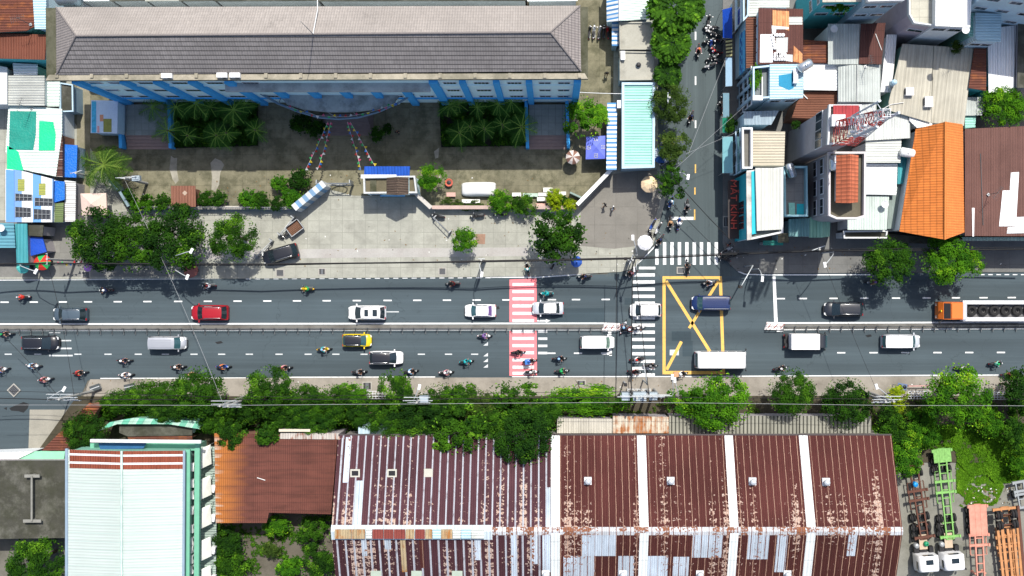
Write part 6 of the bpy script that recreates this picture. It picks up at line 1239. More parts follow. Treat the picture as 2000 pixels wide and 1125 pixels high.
# ---------------------------------------------------------------- south of the road: warehouse, shed, green and white building
def wh_mat(name, base, sp, w, line, spk=0., spk_y=None, pale=(.52, .50, .46), off=0., band=None, streak=.35, wav=.12):
    """old painted sheets: pale joints along y, rust flakes where SPK asks"""
    n = NT(name); x = n.xyz(); wob = n.math('MULTIPLY', n.math('SUBTRACT', n.noise(1.6, 4), .5), wav); u = n.math('ADD', x[0], wob)
    c = n.mix(n.noise(.3, 5), mul(base, .72), mul(base, 1.3)); st = n.noise(1, 5, n.stretch(90, .12, 3)); c = n.mix(n.math('MULTIPLY', n.ramp(st, .42, .75), streak), c, mul(base, .45))
    cell = n.n("ShaderNodeTexWhiteNoise", {1: n.math('FLOOR', n.math('DIVIDE', n.math('ADD', u, off), sp))}, noise_dimensions='1D').outputs[0]; c = n.mix(n.math('MULTIPLY', cell, .3), c, mul(base, .6)); c = n.mix(n.math('MULTIPLY', n.ramp(n.noise(.12, 4), .4, .65), .6), c, mul(base, 1.55))
    if spk:
        rows = n.math('MULTIPLY', n.math('ABSOLUTE', n.math('SINE', n.math('MULTIPLY', x[1], 3.6))), .12)
        f = n.math('ADD', n.math('ADD', n.math('MULTIPLY', n.noise(4.2, 4, rough=.55), .9), rows), n.math('ADD', n.math('MULTIPLY', n.math('SUBTRACT', cell, .5), .3), n.math('MULTIPLY', n.math('SUBTRACT', n.noise(.16, 3), .5), .55))); g = 0.0
        if spk_y: g = n.math('MULTIPLY', n.ramp(x[1], spk_y[0], spk_y[1]), .22); f = n.math('ADD', f, g)
        c = n.mix(n.ramp(f, 1.02 - spk, 1.08 - spk), c, n.mix(n.noise(5, 3), (.34, .13, .05), pale))
    c = n.mix(n.math('MULTIPLY', n.line(n.math('ADD', u, off), sp, w), n.ramp(n.noise(1.1, 5), .2, .45)), c, line)
    if band: c = n.mix(n.math('MULTIPLY', n.line(x[1], band[0], .07, band[1]), .6), c, mul(base, .3))
    rib = n.math('SINE', n.math('MULTIPLY', x[0], 2 * math.pi / .25)); c = n.mix(n.math('MULTIPLY', n.math('GREATER_THAN', rib, .5), .16), c, mul(base, .4)); n.bump(rib, .03)
    return n.done(c, .7, 0, .12)
def warehouse():
    ze, zr = 6.6, 10.6; c = P(1200, 1000, 0); r = root("warehouse", "vast warehouse with a rusty striped sheet roof, white strip lights and a pale ridge", "warehouse", (c.x, c.y, 0))
    def yw(py, z): return P(0, py, z).y
    yE, yR, yF = yw(850, ze), yw(1038, zr), 0; yF = yR - (yE - yR); xl, xr = P(661, 0, ze).x, P(1741, 0, ze).x; yRl = yR
    def on(px_top, t): return Vector((P(px_top, 0, ze).x, yE + (yR - yE) * t, ze + (zr - ze) * t))      # t 0 eave, 1 ridge, 2 far eave
    def at(x, t): y = yE + (yR - yE) * t; return Vector((x, y, zr - abs(1 - t) * (zr - ze)))
    X = lambda px: P(px, 0, ze).x
    MB().prism([(xl + .3, yF + .3), (xr - .3, yF + .3), (xr - .3, yE - .3), (xl + .3, yE - .3)], -.05, ze - .1).face([(xl + .3, yF + .3, ze - .1), (xl + .3, yE - .3, ze - .1), (xl + .3, yR, zr - .15)]).face([(xr - .3, yE - .3, ze - .1), (xr - .3, yF + .3, ze - .1), (xr - .3, yR, zr - .15)]).build("wall", conc("warehouse wall", (.28, .27, .25), None, .6, (.12, .1, .09)), r)
    yo = -c.y
    left = wh_mat("striped warehouse sheets", (.062, .026, .032), .87, .17, (.36, .38, .42), .28, (yE + (yR - yE) * .45 + yo, yR + yo), streak=.3, wav=.03)
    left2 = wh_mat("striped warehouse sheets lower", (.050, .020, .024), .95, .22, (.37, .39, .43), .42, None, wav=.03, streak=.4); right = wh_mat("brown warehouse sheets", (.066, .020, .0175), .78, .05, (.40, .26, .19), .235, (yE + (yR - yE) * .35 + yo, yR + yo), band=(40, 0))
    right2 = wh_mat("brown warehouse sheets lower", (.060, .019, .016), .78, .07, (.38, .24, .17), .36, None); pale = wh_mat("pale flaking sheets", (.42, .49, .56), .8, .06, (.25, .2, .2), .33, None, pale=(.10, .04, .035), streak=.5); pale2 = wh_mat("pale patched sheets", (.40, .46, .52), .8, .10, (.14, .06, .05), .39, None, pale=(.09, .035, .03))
    capm = wh_mat("flaking ridge sheets", (.46, .48, .5), .8, .1, (.2, .1, .08), .50, None, pale=(.09, .035, .03))
    wh = corr("white strip light", (.62, .66, .65), 90, .4, .03, dirt=.12, lap=2.3, seam=0)
    th = Vector((0, 0, .1))
    def sheet(name, x0, x1, t0, t1, m, lift=0.0):
        if t0 < 1 < t1: sheet(name, x0, x1, t0, 1, m, lift); t0 = 1
        l = Vector((0, 0, lift)); q_ = [at(x0, t0) + l, at(x1, t0) + l, at(x1, t1) + l, at(x0, t1) + l]; MB().face(q_[::-1]).face([p - th for p in q_]).face([q_[0], q_[0] - th, q_[1] - th, q_[1]]).face([q_[1], q_[1] - th, q_[2] - th, q_[2]]).face([q_[3], q_[3] - th, q_[0] - th, q_[0]]).build(name, m, r)
    xm = X(1078)
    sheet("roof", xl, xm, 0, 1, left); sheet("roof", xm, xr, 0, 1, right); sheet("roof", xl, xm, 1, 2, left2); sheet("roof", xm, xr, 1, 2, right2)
    for k, (a, b) in enumerate(((1076, 1093), (1244, 1261), (1415, 1431), (1560, 1577))):
        for t0, t1 in ((0, .955), (1.02, 2)): sheet("strip_light", X(a), X(b), t0, t1, wh, .02)
    for a, b, t0, t1, m, lf in ((1135, 1200, 1.02, 1.3, pale, .012), (1345, 1402, 1.02, 1.32, pale2, .012), (1450, 1490, 1.02, 1.34, pale2, .012), (1100, 1160, 1.3, 1.6, pale2, .014), (1205, 1235, 1.3, 1.55, pale2, .014), (1255, 1300, 1.3, 1.6, pale, .014), (1310, 1340, 1.31, 1.55, pale2, .014), (1060, 1075, 1.02, 1.5, pale, .012), (716, 726, 1.04, 1.3, pale2, .012), (760, 772, 1.03, 1.22, pale, .013), (790, 800, 1.05, 1.5, r_rustl, .012), (826, 834, 1.04, 1.45, right2, .013), (930, 944, 1.03, 1.35, pale2, .012), (1000, 1012, 1.03, 1.6, pale, .013), (1505, 1525, 1.03, 1.5, pale2, .012), (1640, 1656, 1.02, 1.3, pale2, .013), (1040, 1052, 1.02, 1.4, pale2, .013), (1067, 1075, .55, .96, pale, .012), (664, 676, .03, .96, left2, .013), (702, 716, .48, .96, corr("plain pale sheet", (.45, .53, .58), 90, .3, .05), .013), (676, 686, 0.02, .5, pale2, .012)): sheet("patch_sheet", X(a), X(b), t0, t1, m, lf)
    # ridge: pale cap on the left with rusty hatches, flaking sheets on the right
    sheet("ridge_sheet", xl - .05, X(965), .935, 1.10, corr("pale ridge sheet", (.48, .56, .60), 90, .4, .1), .016); sheet("ridge_sheet", X(965), xr + .05, .955, 1.045, capm, .016)
    for i, (a, b, m) in enumerate(((668, 700, r_rustl), (701, 725, r_rustl), (727, 738, r_pale), (739, 760, r_redl), (761, 779, r_redl), (780, 801, r_redl), (802, 818, r_rustl), (820, 838, r_redl), (839, 852, r_rustl), (853, 868, r_lblue), (869, 890, r_rustl), (891, 906, r_pale), (907, 925, r_lblue), (926, 950, r_pale))):
        y = yR; MB().box(((X(a) + X(b)) / 2, yR - .25, zr + .16), (X(b) - X(a), 1.05, .12)).build("ridge_hatch", m, r)
    for a, t, op in ((699, .40, 1), (770, .40, 1), (840, .40, 0)):
        p = at(X(a), t); MB().box((p.x, p.y, p.z + .12), (1.0, 1.0, .1)).build("skylight_frame", plain("pale frame", (.42, .42, .36), .7), r) if not op else MB().box((p.x, p.y, p.z + .12), (1.1, .9, .12)).box((p.x, p.y, p.z + .19), (.75, .55, .03), 0, 1).build("skylight", [plain("pale frame", (.42, .42, .36), .7), M_BLACK], r)
    for a in (740, 818, 896): p = at(X(a), 1.52); MB().box((p.x, p.y, p.z + .1), (1.2, 2.0, .08)).build("green_sheet", plain("greenish sheet", (.30, .36, .30), .7, 0, .2), r)
    mb = MB()
    mb.box(((xl + xr) / 2, yE + .06, ze - .05), (xr - xl, .16, .2)).build("gutter", plain("dark gutter", (.06, .05, .05), .7), r)
    return at, X
r_rustl = corr("rusty cream sheet", (.38, .30, .18), 90, .3, .5, (.2, .08, .02)); r_redl = corr("red rust sheet", (.20, .05, .04), 90, .3, .25)
WH_AT, WH_X = warehouse()
k = 0
for a, t in ((1147, .48), (1306, .48), (1463, .485), (1604, .49), (1066, 1.52), (1214, 1.52), (1362, 1.52), (1530, 1.52)):
    p = WH_AT(WH_X(a), t); lb = ("%s of the four roof turbine vents along the middle of the warehouse slope" % ("leftmost", "second from left", "third from left", "rightmost")[k]) if k < 4 else "%s of the roof turbine vents along the bottom edge of the photo" % ("leftmost", "second", "third", "rightmost")[k - 4]; k += 1
    r = root("roof_vent", lb, "roof vent", (p.x, p.y, p.z), "roof turbine vents", 0.0); MB().box((0, 0, .12), (.85, .85, .3)).build("base", m_wp, r); MB().lathe([(.24, .2), (.24, .45), (.34, .5), (.37, .66), (.34, .82), (.24, .93), (.001, .97)], n=16).build("turbine", plain("bright steel", (.58, .62, .64), .35, .4), r)
# rust brown shed, lean-to sheets
def rshed(name, base, col2):
    n = NT(name); x = n.xyz(); c = n.mix(n.noise(.4, 6), mul(base, .7), mul(base, 1.35)); st = n.noise(1, 5, n.stretch(0, .3, 2)); c = n.mix(n.ramp(st, .45, .7), c, mul(base, .6))
    f = n.math('ADD', n.math('MULTIPLY', n.ramp(n.math('MULTIPLY', x[0], -1.0), 1.8, 6.6), .62), n.math('MULTIPLY', st, .5)); c = n.mix(n.ramp(f, .42, .75), c, (.36, .125, .028)); c = n.mix(n.math('MULTIPLY', n.ramp(f, .8, .95), n.math('SUBTRACT', 1.0, n.ramp(n.math('FRACT', n.math('DIVIDE', x[1], .95)), .1, .75))), c, col2)
    c = n.mix(n.math('MULTIPLY', n.line(x[1], .95, .06), .7), c, mul(base, .35)); c = n.mix(n.math('MULTIPLY', n.line(x[0], 4.6, .06), .4), c, mul(base, .4)); rib = n.math('SINE', n.math('MULTIPLY', x[0], 2 * math.pi / .25)); n.bump(rib, .03); c = n.mix(n.math('MULTIPLY', n.math('GREATER_THAN', rib, .5), .2), c, mul(base, .4))
    return n.done(c, .65)
house("rust brown shed roof fading to orange at its left edge", [(419, 846), (660, 850), (647, 1004), (526, 1001), (521, 1021), (422, 1021)], 5.2, rshed("rusting shed sheets", (.125, .043, .03), (.5, .46, .4)), w_brick, None, .2, .1, "shed", "shed")
for lb, pts, z, m in (("pale cream lean-to sheets above the warehouse eave", [(1088, 817), (1196, 818), (1196, 846), (1088, 846)], 3.4, corr("cream lean-to", (.46, .44, .38), 90, .3, .12)), ("rust streaked white and orange lean-to sheets below the transformer", [(1197, 812), (1306, 814), (1306, 846), (1197, 846)], 3.5, corr("streaked lean-to", (.52, .47, .38), 90, .35, .55, (.20, .075, .025), seam=1.2)), ("long grey ribbed lean-to roof along the warehouse's right half", [(1307, 812), (1560, 812), (1560, 847), (1307, 847)], 3.2, corr("grey ribbed lean-to", (.26, .26, .22), 90, .45, .12, stripe=(.45, .16, (.06, .06, .05)))), ("grey ribbed lean-to roof with a rusty round plate near the corner post", [(1561, 812), (1702, 812), (1702, 846), (1561, 846)], 3.1, corr("grey lean-to b", (.27, .27, .23), 90, .45, .15, stripe=(.45, .16, (.06, .06, .05)))), ("pale strip roof over the rust brown shed's top edge", [(545, 838), (606, 838), (606, 843), (545, 843)], 5.8, plain("cream strip", (.5, .46, .36), .7)), ("small white and blue sheet roof at the warehouse's top left corner", [(700, 820), (760, 828), (758, 853), (700, 853)], 5, corr("white blue sheet", (.42, .55, .62), 90, .4, .2)), ("rust streaked white sheet roof between shed and warehouse", [(548, 845), (664, 846), (662, 858), (546, 857)], 5.35, corr("streaky sheet", (.45, .42, .38), 90, .3, .45))):
    house(lb, pts, z, m, w_grey, "lean-to roofs", .1, .08, "lean_to", "lean-to")
# green and white building
def mintbuilding():
    ze, zr = 8.4, 9.3; m = corr("mint white roof sheets", (.76, .86, .82), 0, .34, 0, dirt=.03, light=1.02, seam=0, amp=.006, stripe=(.95, .05, (.56, .72, .68))); c = P(245, 1000, 0)
    E1, E2 = (P(133, 878, ze), P(133, 1260, ze)), (P(361, 880, ze), P(357, 1260, ze)); Rg = (P(238, 881, zr), P(238, 1260, zr)); r = root("mint_building", "long building with a pale mint roof and three brown bands at its upper end", "building", (c.x, c.y, 0)); gw = w_green
    x1 = P(386, 0, 7).x; MB().prism([(E1[0].x + .2, E1[0].y - .2), (x1 - 1.2, E1[0].y - .2), (x1 - 1.2, E1[1].y), (E1[0].x + .2, E1[1].y)], -.05, ze - .1).build("wall", gw, r)
    up = Vector((0, 0, .08)); MB().face([E1[0], E1[1], Rg[1], Rg[0]][::1]).face([Rg[0], Rg[1], E2[1], E2[0]]).face([E1[0], Rg[0], Rg[1], E1[1]]).face([Rg[0], E2[0], E2[1], Rg[1]]).build("roof", m, r)
    def on(a, b, s, t): return a.lerp(b, s) + up * t
    bm_ = corr("brown band sheets", (.22, .06, .035), 90, .3, .15)
    for i, (y0, y1, mm) in enumerate(((878, 885, bm_), (889, 901, bm_), (905, 914, bm_), (885, 889, m_wp), (901, 905, m_wp))):
        for (Ea, k) in ((E1, 0), (E2, 1)):
            f0, f1 = [(P(0, y, ze).y - E1[0].y) / (E1[1].y - E1[0].y) for y in (y0, y1)]; f0 = max(f0, 0.0002)
            q_ = [Ea[0].lerp(Ea[1], f0), Ea[0].lerp(Ea[1], f1), Rg[0].lerp(Rg[1], f1), Rg[0].lerp(Rg[1], f0)]; q_ = [p + up * (.25 + .05 * i) for p in q_]; q_[0], q_[1] = q_[0].lerp(q_[3], .03), q_[1].lerp(q_[2], .03)
            MB().face(q_ if k == 0 else q_[::-1]).build("brown_band" if i < 3 else "white_band", mm, r)
    MB().tube([Rg[0] + up, Rg[1] + up], .14, 6).build("ridge_cap", corr("mint ridge", (.46, .62, .57), 0, 2, 0, seam=0), r)
    MB().prism([P(x, y, ze).xy for x, y in ((128, 876), (133, 876), (133, 1260), (128, 1260))], ze - .2, ze + .12).prism([P(x, y, ze).xy for x, y in ((358, 880), (362, 880), (360, 1260), (355, 1260))], ze - .15, ze + .1).build("gutter", plain("grey blue gutter", (.2, .27, .34), .5), r)
    gr = plain("green trim", (.13, .36, .25), .7, 0, .15)
    MB().prism([P(x, y, 7.6).xy for x, y in ((361, 878), (371, 878), (369, 1260), (359, 1260))], 7.3, 7.6).build("side_ledge", gr, r); MB().prism([P(x, y, 6.4).xy for x, y in ((380, 862), (390, 862), (387, 1260), (378, 1260))], 5.9, 6.4).build("side_beam", gr, r)
    MB().prism([P(x, y, 5.2).xy for x, y in ((366, 870), (380, 870), (378, 1260), (366, 1260))], 5.0, 5.2).build("service_ledge", plain("dark ledge", (.04, .045, .045), .8, 0, .3), r)
    MB().prism([P(x, y, 2.6).xy for x, y in ((390, 872), (424, 872), (420, 1260), (388, 1260))], 2.4, 2.6).build("lower_roof", corr("grey green low roof", (.30, .38, .34), 0, .3, .05), r)
    MB().prism([P(x, y, 7.9).xy for x, y in ((176, 858), (392, 860), (392, 866), (176, 864))], 7.6, 7.9).build("front_beam", m_wp, r); MB().prism([P(x, y, 6.9).xy for x, y in ((192, 866), (286, 864), (280, 876), (196, 878))], 6.7, 6.9).build("glass_canopy", plain("dark blue glass", (.03, .10, .22), .15, 0, .2), r)
    MB().prism([P(x, y, 6.2).xy for x, y in ((176, 866), (380, 866), (380, 880), (176, 878))], 6.0, 6.2).build("front_ledge", gr, r)
mintbuilding()
for i, y in enumerate((913, 945, 968, 998, 1034, 1059, 1073, 1094, 1114)):
    c = P(374 - (y - 913) * .012, y, 6); r = root("air_conditioner", "%s cooling box down the east side ledge of the mint roof building" % ("first", "second", "third", "fourth", "fifth", "sixth", "seventh", "eighth", "ninth")[i], "air conditioner", (c.x, c.y, 5.22), "cooling boxes on the mint building", R(90 + (i % 3 - 1) * 6)); MB().box((0, 0, .33), (.95, .42, .6)).build("casing", p_white, r); MB().lathe([(.001, -.235), (.2, -.235), (.2, -.2)], (.14, 0, .33), 12, 'y').build("fan_grille", M_BLACK, r)
for i, y in enumerate((868, 928, 985, 1048, 1104)):
    z = 4.2; a, b, c_, d = P(393, y + 8, z + .5), P(392, y + 48, z + .5), P(413, y + 38, z - .2), P(411, y, z - .2); ct = (a + c_) / 2; r = root("awning", "%s of five tilted white awnings down the east side of the mint roof building" % ("topmost", "second", "middle", "fourth", "lowest")[i], "awning", (ct.x, ct.y, 0), "white awnings of the mint building"); up = Vector((0, 0, .06)); apex = (a + b + c_ + d) / 4 + Vector((0, 0, .35)); mb = MB(); q_ = [a, b, c_, d]
    for k in range(4): mb.face([q_[k - 1], q_[k], apex]).face([apex - up, q_[k] - up, q_[k - 1] - up])
    mb.build("canopy", plain("off white awning cloth", (.62, .64, .58), .7, 0, .12, 1.5), r); MB().tube([d, (d.x, d.y, 0)], .04, 5).tube([c_, (c_.x, c_.y, 0)], .04, 5).build("posts", M_STEEL, r)
    if i:
        p = P(417, y + 26, 3.4); q2 = root("air_conditioner", "cooling box on the rust shed side of the %s white awning" % ("second", "middle", "fourth", "lowest")[i - 1], "air conditioner", (p.x, p.y, 3.0), "cooling boxes beside the white awnings", R(80)); MB().box((0, 0, .33), (.85, .45, .62)).build("casing", p_white, q2); MB().lathe([(.001, -.25), (.2, -.25), (.2, -.2)], (.12, 0, .33), 10, 'y').build("fan_grille", M_BLACK, q2); MB().box((0, 0, -1.5), (.08, .4, 3.0)).build("bracket", M_STEEL, q2)
for lb, pts, z, m, w in (("green and white sheet roof strip in front of the mint roof building", [(192, 842), (216, 824), (262, 816), (385, 822), (392, 838), (330, 828), (230, 828)], 4, corr("green striped sheet", (.36, .56, .46), 60, 1.4, 0, stripe=(1.5, .7, (.12, .40, .28))), w_green), ("pale green awning strip on the lane beside the dark terrace", [(36, 892), (70, 881), (128, 881), (126, 896), (36, 897)], 3, plain("light green awning", (.22, .50, .34), .7, 0, .15), w_green), ("white awning strip at the left edge by the lane", [(-40, 884), (66, 882), (36, 896), (-40, 896)], 3.2, r_white2, w_white),
        ("rusty shack with a patched roof at the lane corner", [(176, 786), (196, 795), (134, 880), (82, 880)], 3, r_rust, w_brick), ("dark courtyard roof with two open wells above the mint roof", [(234, 829), (376, 829), (376, 850), (250, 852), (234, 845)], 3.2, c_dark, w_white), ("rusty low strip roof just above the mint roof building", [(250, 853), (376, 851), (376, 858), (252, 860)], 3, r_rust, w_brick), ("black mossy flat roof with a T shaped pipe at the left bottom", [(-120, 899), (128, 899), (128, 1050), (-120, 1054)], 5, c_dark, w_grey)):
    r, ins, c = house(lb, pts, z, m, w, "low buildings south of the road")
p0, p1 = P(62, 930, 6), P(62, 1018, 6); r = root("roof_pipe", "pale T shaped steel pipe frame lying on the black mossy roof", "pipe frame", (p0.x, p0.y, 5.14)); MB().tube([p0, p1], .13, 8).build("pipe", plain("dull pale steel", (.20, .20, .18), .7, 0, .3), r)
for p, w in ((p0, 1.1), (p1, 1.3)): MB().box((p.x, p.y, 5.85), (w * 1.6, .35, .2)).box((p.x, p.y, 5.45), (.3, .3, .6)).build("foot_beam", plain("dull pale steel", (.20, .20, .18), .7, 0, .3), r)
# ---------------------------------------------------------------- street furniture, poles, cables, parasols, railings
M_POLE = conc("concrete pole", (.36, .36, .34), None, .4, (.16, .16, .15)); M_CABLE = plain("black cable", (.008, .008, .009), .6, 0, 0); M_WIRE = plain("pale wire", (.30, .31, .32), .5, 0, 0); M_GALV = plain("galvanised pole", (.46, .49, .50), .45, .3, .1); M_INS = plain("insulator", (.55, .57, .58), .35)
def pole(label, px, py, h=9.5, arms=((9.2, 3.0, .55), (8.5, 3.4, .1), (7.5, 2.6, -.25), (6.2, 2.2, -.5)), ang=0., boxes=(), group="utility poles", double=False):
    t = P(px, py, h); r = root("utility_pole", label, "utility pole", (t.x, t.y, .05), group, R(ang))
    for x in ((-.45, .45) if double else (0,)): MB().tube([(x, 0, 0), (x, 0, h)], [.19, .12], 10).build("shaft", M_POLE, r)
    for i, (z, w, *yo) in enumerate(arms):
        y = yo[0] if yo else .16; a = MB().box((0, y, z), (w, .07, .1)).tube([(0, 0, z - .5), (0, y, z)], .04, 5).build("crossarm", M_GALV, r); mb = MB()
        for k in range(3): mb.lathe([(.001, .3), (.03, .28), (.045, .2), (.03, .14), (.045, .08), (.03, 0)], (-w / 2 + .1 + k * (w - .2) / 2, y, z + .05), 8)
        mb.build("insulators", M_INS, a)
    for (x, y, z, w, d, hh) in boxes: MB().box((x, y, z), (w, d, hh)).box((x, y, z + hh / 2 + .06), (w * .8, d * .5, .1)).build("transformer", plain("grey blue casing", (.30, .36, .40), .5, .2, .15), r)
    return r
pole("utility pole with white crossarms over the lane at the bottom left", 115, 780); pole("utility pole with double crossarms among the trees left of the rust brown shed", 437, 793, double=True); pole("utility pole with a grey box beside the narrow upright tree", 814, 786, boxes=((.5, .1, 6.5, 1.0, .7, 1.0),))
pole("twin transformer pole with three grey tanks at the zebra crossing", 1252, 778, 9.2, ((9.0, 5.4), (8.0, 4.6), (6.0, 3.0)), boxes=((0, 0, 6.9, 1.5, 1.0, 1.3), (-1.6, 0, 6.7, .9, .9, 1.2), (1.6, 0, 6.7, .9, .9, 1.2)), double=True)
pole("pole with upright pale crossarms right of the transformer tanks", 1284, 776, 8.8, ((8.6, 3.4), (7.6, 3.0)), double=True); pole("utility pole with white crossarms over the yellowish shrub", 1738, 784, double=True)
pole("corner pole wrapped in black cables above the zebra crossing", 1236, 508, 8.2, ((7.6, 1.3),), 70); pole("slim pole on the plaza edge with a cable heading down to the road", 940, 508, 7, ((6.6, .8),)); pole("pole among the shop fronts below the light green peaked awning", 1601, 487, 7.6, ((7.2, 1.6), (6.6, 1.2)), 20); pole("leaning pole with a blue bracket among the shrubs left of the school yard", 243, 348, 7, ((6.4, 2.4), (5.6, 2.0)), 4, boxes=((1.0, 0, 5.9, .9, .6, .6),)); pole("pole beside the blue tarpaulin shack", 148, 338, 6.5, ((6.2, 1.4),), 15); pole("pole on the left pavement behind the red and green parasol", 92, 506, 7.5, ((7.1, 1.4),), 90)
pole("pole between the side street trees", 1308, 190, 8.5, ((8.1, 1.2),), 90)
M_LAMPW = plain("white lamp head", (.74, .75, .75), .4, 0, .04)
def lamp(label, bx, by, hx, hy, h=8.0, group="street lamps"):
    b, t = P(bx, by, .1), P(hx, hy, h); b = Vector((b.x, b.y, .1)); r = root("street_lamp", label, "street lamp", b, group); d = Vector((t.x - b.x, t.y - b.y, 0)); L = d.length
    MB().tube([b, (b.x, b.y, h * .75)], [.1, .07], 8).build("post", M_GALV, r); MB().tube([(b.x, b.y, h * .74), (b.x + d.x * .25, b.y + d.y * .25, h * .92), (b.x + d.x * .75, b.y + d.y * .75, h), (t.x, t.y, h)], .05, 6).build("arm", M_GALV, r)
    MB().box((t.x, t.y, h - .02), (.62, .30, .14), 1.5 - .15 * d.x).box((t.x, t.y, h + .08), (.36, .2, .07), 1.5 - .15 * d.x).build("lamp_head", M_LAMPW, r)
lamp("street lamp arching over the kerb at the far left", 86, 517, 70, 530); lamp("street lamp beside the red parasol, head over the edge line", 370, 524, 366, 541, 7); lamp("street lamp whose head sits on the dark tree crown", 376, 505, 374, 490, 8.5); lamp("street lamp over the lane beside the leftmost south pole", 137, 772, 125, 760); lamp("street lamp beside the pole with the grey box", 820, 775, 819, 756); lamp("street lamp above the corner parasol", 1236, 500, 1236, 464, 8.5); lamp("street lamp on the plaza edge right of the small tree", 942, 512, 941, 536, 7.5); lamp("street lamp at the kerb below the cable-wrapped corner pole", 1240, 506, 1240, 526, 7); lamp("street lamp in front of the shops below the green awning", 1604, 494, 1611, 517, 7.6); lamp("street lamp left of the lime yellow shrub on the south pavement", 1712, 771, 1712, 755); lamp("street lamp with a long thin arm over the side street", 1318, 346, 1344, 345.5, 7.5)
lamp("twin traffic lamp arm reaching over the lower road below the tan carton, left one", 1306, 762, 1313, 736, 6); lamp("shorter lamp arm beside the twin one, right of it", 1318, 770, 1318, 742, 5.5); lamp("thin hooked lamp post at the right kerb of the side street", 1468, 526, 1489, 545, 6)
def signal(label, bx, by, hx, hy, h=5.5):
    b, t = P(bx, by, .12), P(hx, hy, h); r = root("traffic_light", label, "traffic light", (b.x, b.y, .12), "traffic lights"); MB().tube([(b.x, b.y, .12), (b.x, b.y, h - .4), ((b.x + t.x) / 2, (b.y + t.y) / 2, h), (t.x, t.y, h)], [.1, .09, .07, .05], 7).build("post", M_GALV, r); hd = MB().box((t.x, t.y, h - .3), (.34, .3, 1.0)).build("signal_head", M_BLACK, r)
    d = (Vector((t.x - b.x, t.y - b.y, 0))).normalized() if (t - b).xy.length > .3 else Vector((1, 0, 0))
    for i, m in enumerate((plain("red lens", (.4, .02, .02), .3), plain("amber lens", (.45, .25, .02), .3), plain("green lens", (.02, .3, .12), .3))): MB().lathe([(.001, -.03), (.11, -.02), (.12, .02)], (t.x, t.y - .16, h - .02 - i * .3), 10, 'y').build("lens", m, hd)
signal("traffic light whose long arm crosses the lower zebra crossing", 1256, 742, 1255, 700, 6); signal("traffic light on the corner pavement right of the yellow box", 1455, 520, 1447, 560); signal("small traffic light by the corner pole", 1228, 512, 1222, 505, 4.5); signal("traffic light on the south pavement left of the transformer pole", 1218, 745, 1222, 752, 4)
# cables
def cable(label, pts, r=.03, m=M_CABLE, sag=.5, group="overhead cables", n=10):
    w = [P(*p) for p in pts]; out = []
    for a, b in zip(w, w[1:]):
        for i in range(n): t = i / n; q_ = a.lerp(b, t); q_.z -= sag * 4 * t * (1 - t); out.append(q_)
    out.append(w[-1]); o = MB().tube(out, r, 5, 0, False).build("overhead_cable", m); return tag(o, label, "cable", group)
cable("thick black cable bundle along the north pavement, left stretch", [(-40, 516, 6.6), (92, 514, 6.8), (500, 516, 6.3), (940, 511, 6.5), (1236, 505, 6.8)], .10); cable("second black cable just below the bundle on the north pavement", [(-40, 519, 6.2), (92, 517, 6.4), (500, 519, 6.0), (940, 509, 6.3), (1236, 503, 6.6)], .04); cable("black cables crossing the mouth of the side street", [(1236, 505, 6.9), (1420, 497, 6.2), (1601, 490, 6.8), (2050, 486, 6.6)], .10); cable("thin black cable just above the side street bundle", [(1236, 502, 7.1), (1601, 487, 7.1), (2050, 482, 6.9)], .035)
cable("long pale wire running over the south trees", [(-40, 791, 9.2), (437, 792, 9.3), (814, 789, 9.3), (1252, 786, 9.2), (1738, 792, 9.3), (2060, 793, 9.2)], .022, M_WIRE, .2); cable("black cable bundle along the south pavement, left stretch", [(-40, 778, 6.5), (115, 781, 6.7), (437, 781, 6.7), (814, 780, 6.7), (1252, 776, 6.7)], .05, M_CABLE, .4); cable("black cable along the south pavement, right stretch", [(1252, 776, 6.7), (1738, 780, 6.6), (2060, 780, 6.6)], .04, M_CABLE, .4); cable("thin black wire above the south cable bundle", [(-40, 764, 7.5), (115, 767, 7.5), (437, 776, 7.6), (814, 772, 7.6), (1252, 764, 7.6)], .025)
cable("pale wire slanting from the leaning pole across the road to the second south pole", [(243, 350, 6.6), (437, 792, 9.0)], .017, M_WIRE, .9); cable("black wires crossing the road at the left of the zebra crossing", [(1205, 500, 6.5), (1203, 778, 7)], .04, M_CABLE, .5); cable("thick black wire crossing the road through the zebra crossing", [(1236, 508, 7.5), (1233, 776, 8.5)], .06, M_CABLE, .4); cable("black wire slanting through the zebra crossing to the twin pole", [(1240, 508, 7.4), (1268, 774, 8.5)], .045, M_CABLE, .4); cable("black wire slanting over the side street into the corner shop", [(1312, 345, 6.5), (1436, 478, 5.5)], .045, M_CABLE, .6); cable("thin black wire fanning from the corner pole over the side zebra", [(1300, 385, 6.2), (1420, 506, 6.0)], .03, M_CABLE, .5)
cable("pale wire from the trees to the pale blue corner house", [(1318, 330, 7), (1462, 200, 7.5)], .016, M_WIRE, .3); cable("pale wire below it from the trees to the balcony house", [(1340, 300, 7), (1446, 255, 7)], .016, M_WIRE, .3); cable("pale wire from the side street tree to the dotted awning", [(1345, 300, 7), (1416, 118, 5)], .016, M_WIRE, .3); cable("pale wire crossing the road from shop pole to the fourth south pole", [(1601, 487, 7.2), (1712, 762, 8)], .02, M_CABLE, .6); cable("dark wire crossing the road at the far left into the lane", [(-10, 640, 8), (115, 776, 8.6)], .025, M_CABLE, .5); cable("dark wire from the left pavement pole down across both carriageways", [(92, 510, 7), (145, 778, 8)], .025, M_CABLE, .6); cable("white stay wire between the school's corner and the mint roof", [(1128, 180, 6), (1214, 183, 4.8)], .04, M_WFRAME, .2)
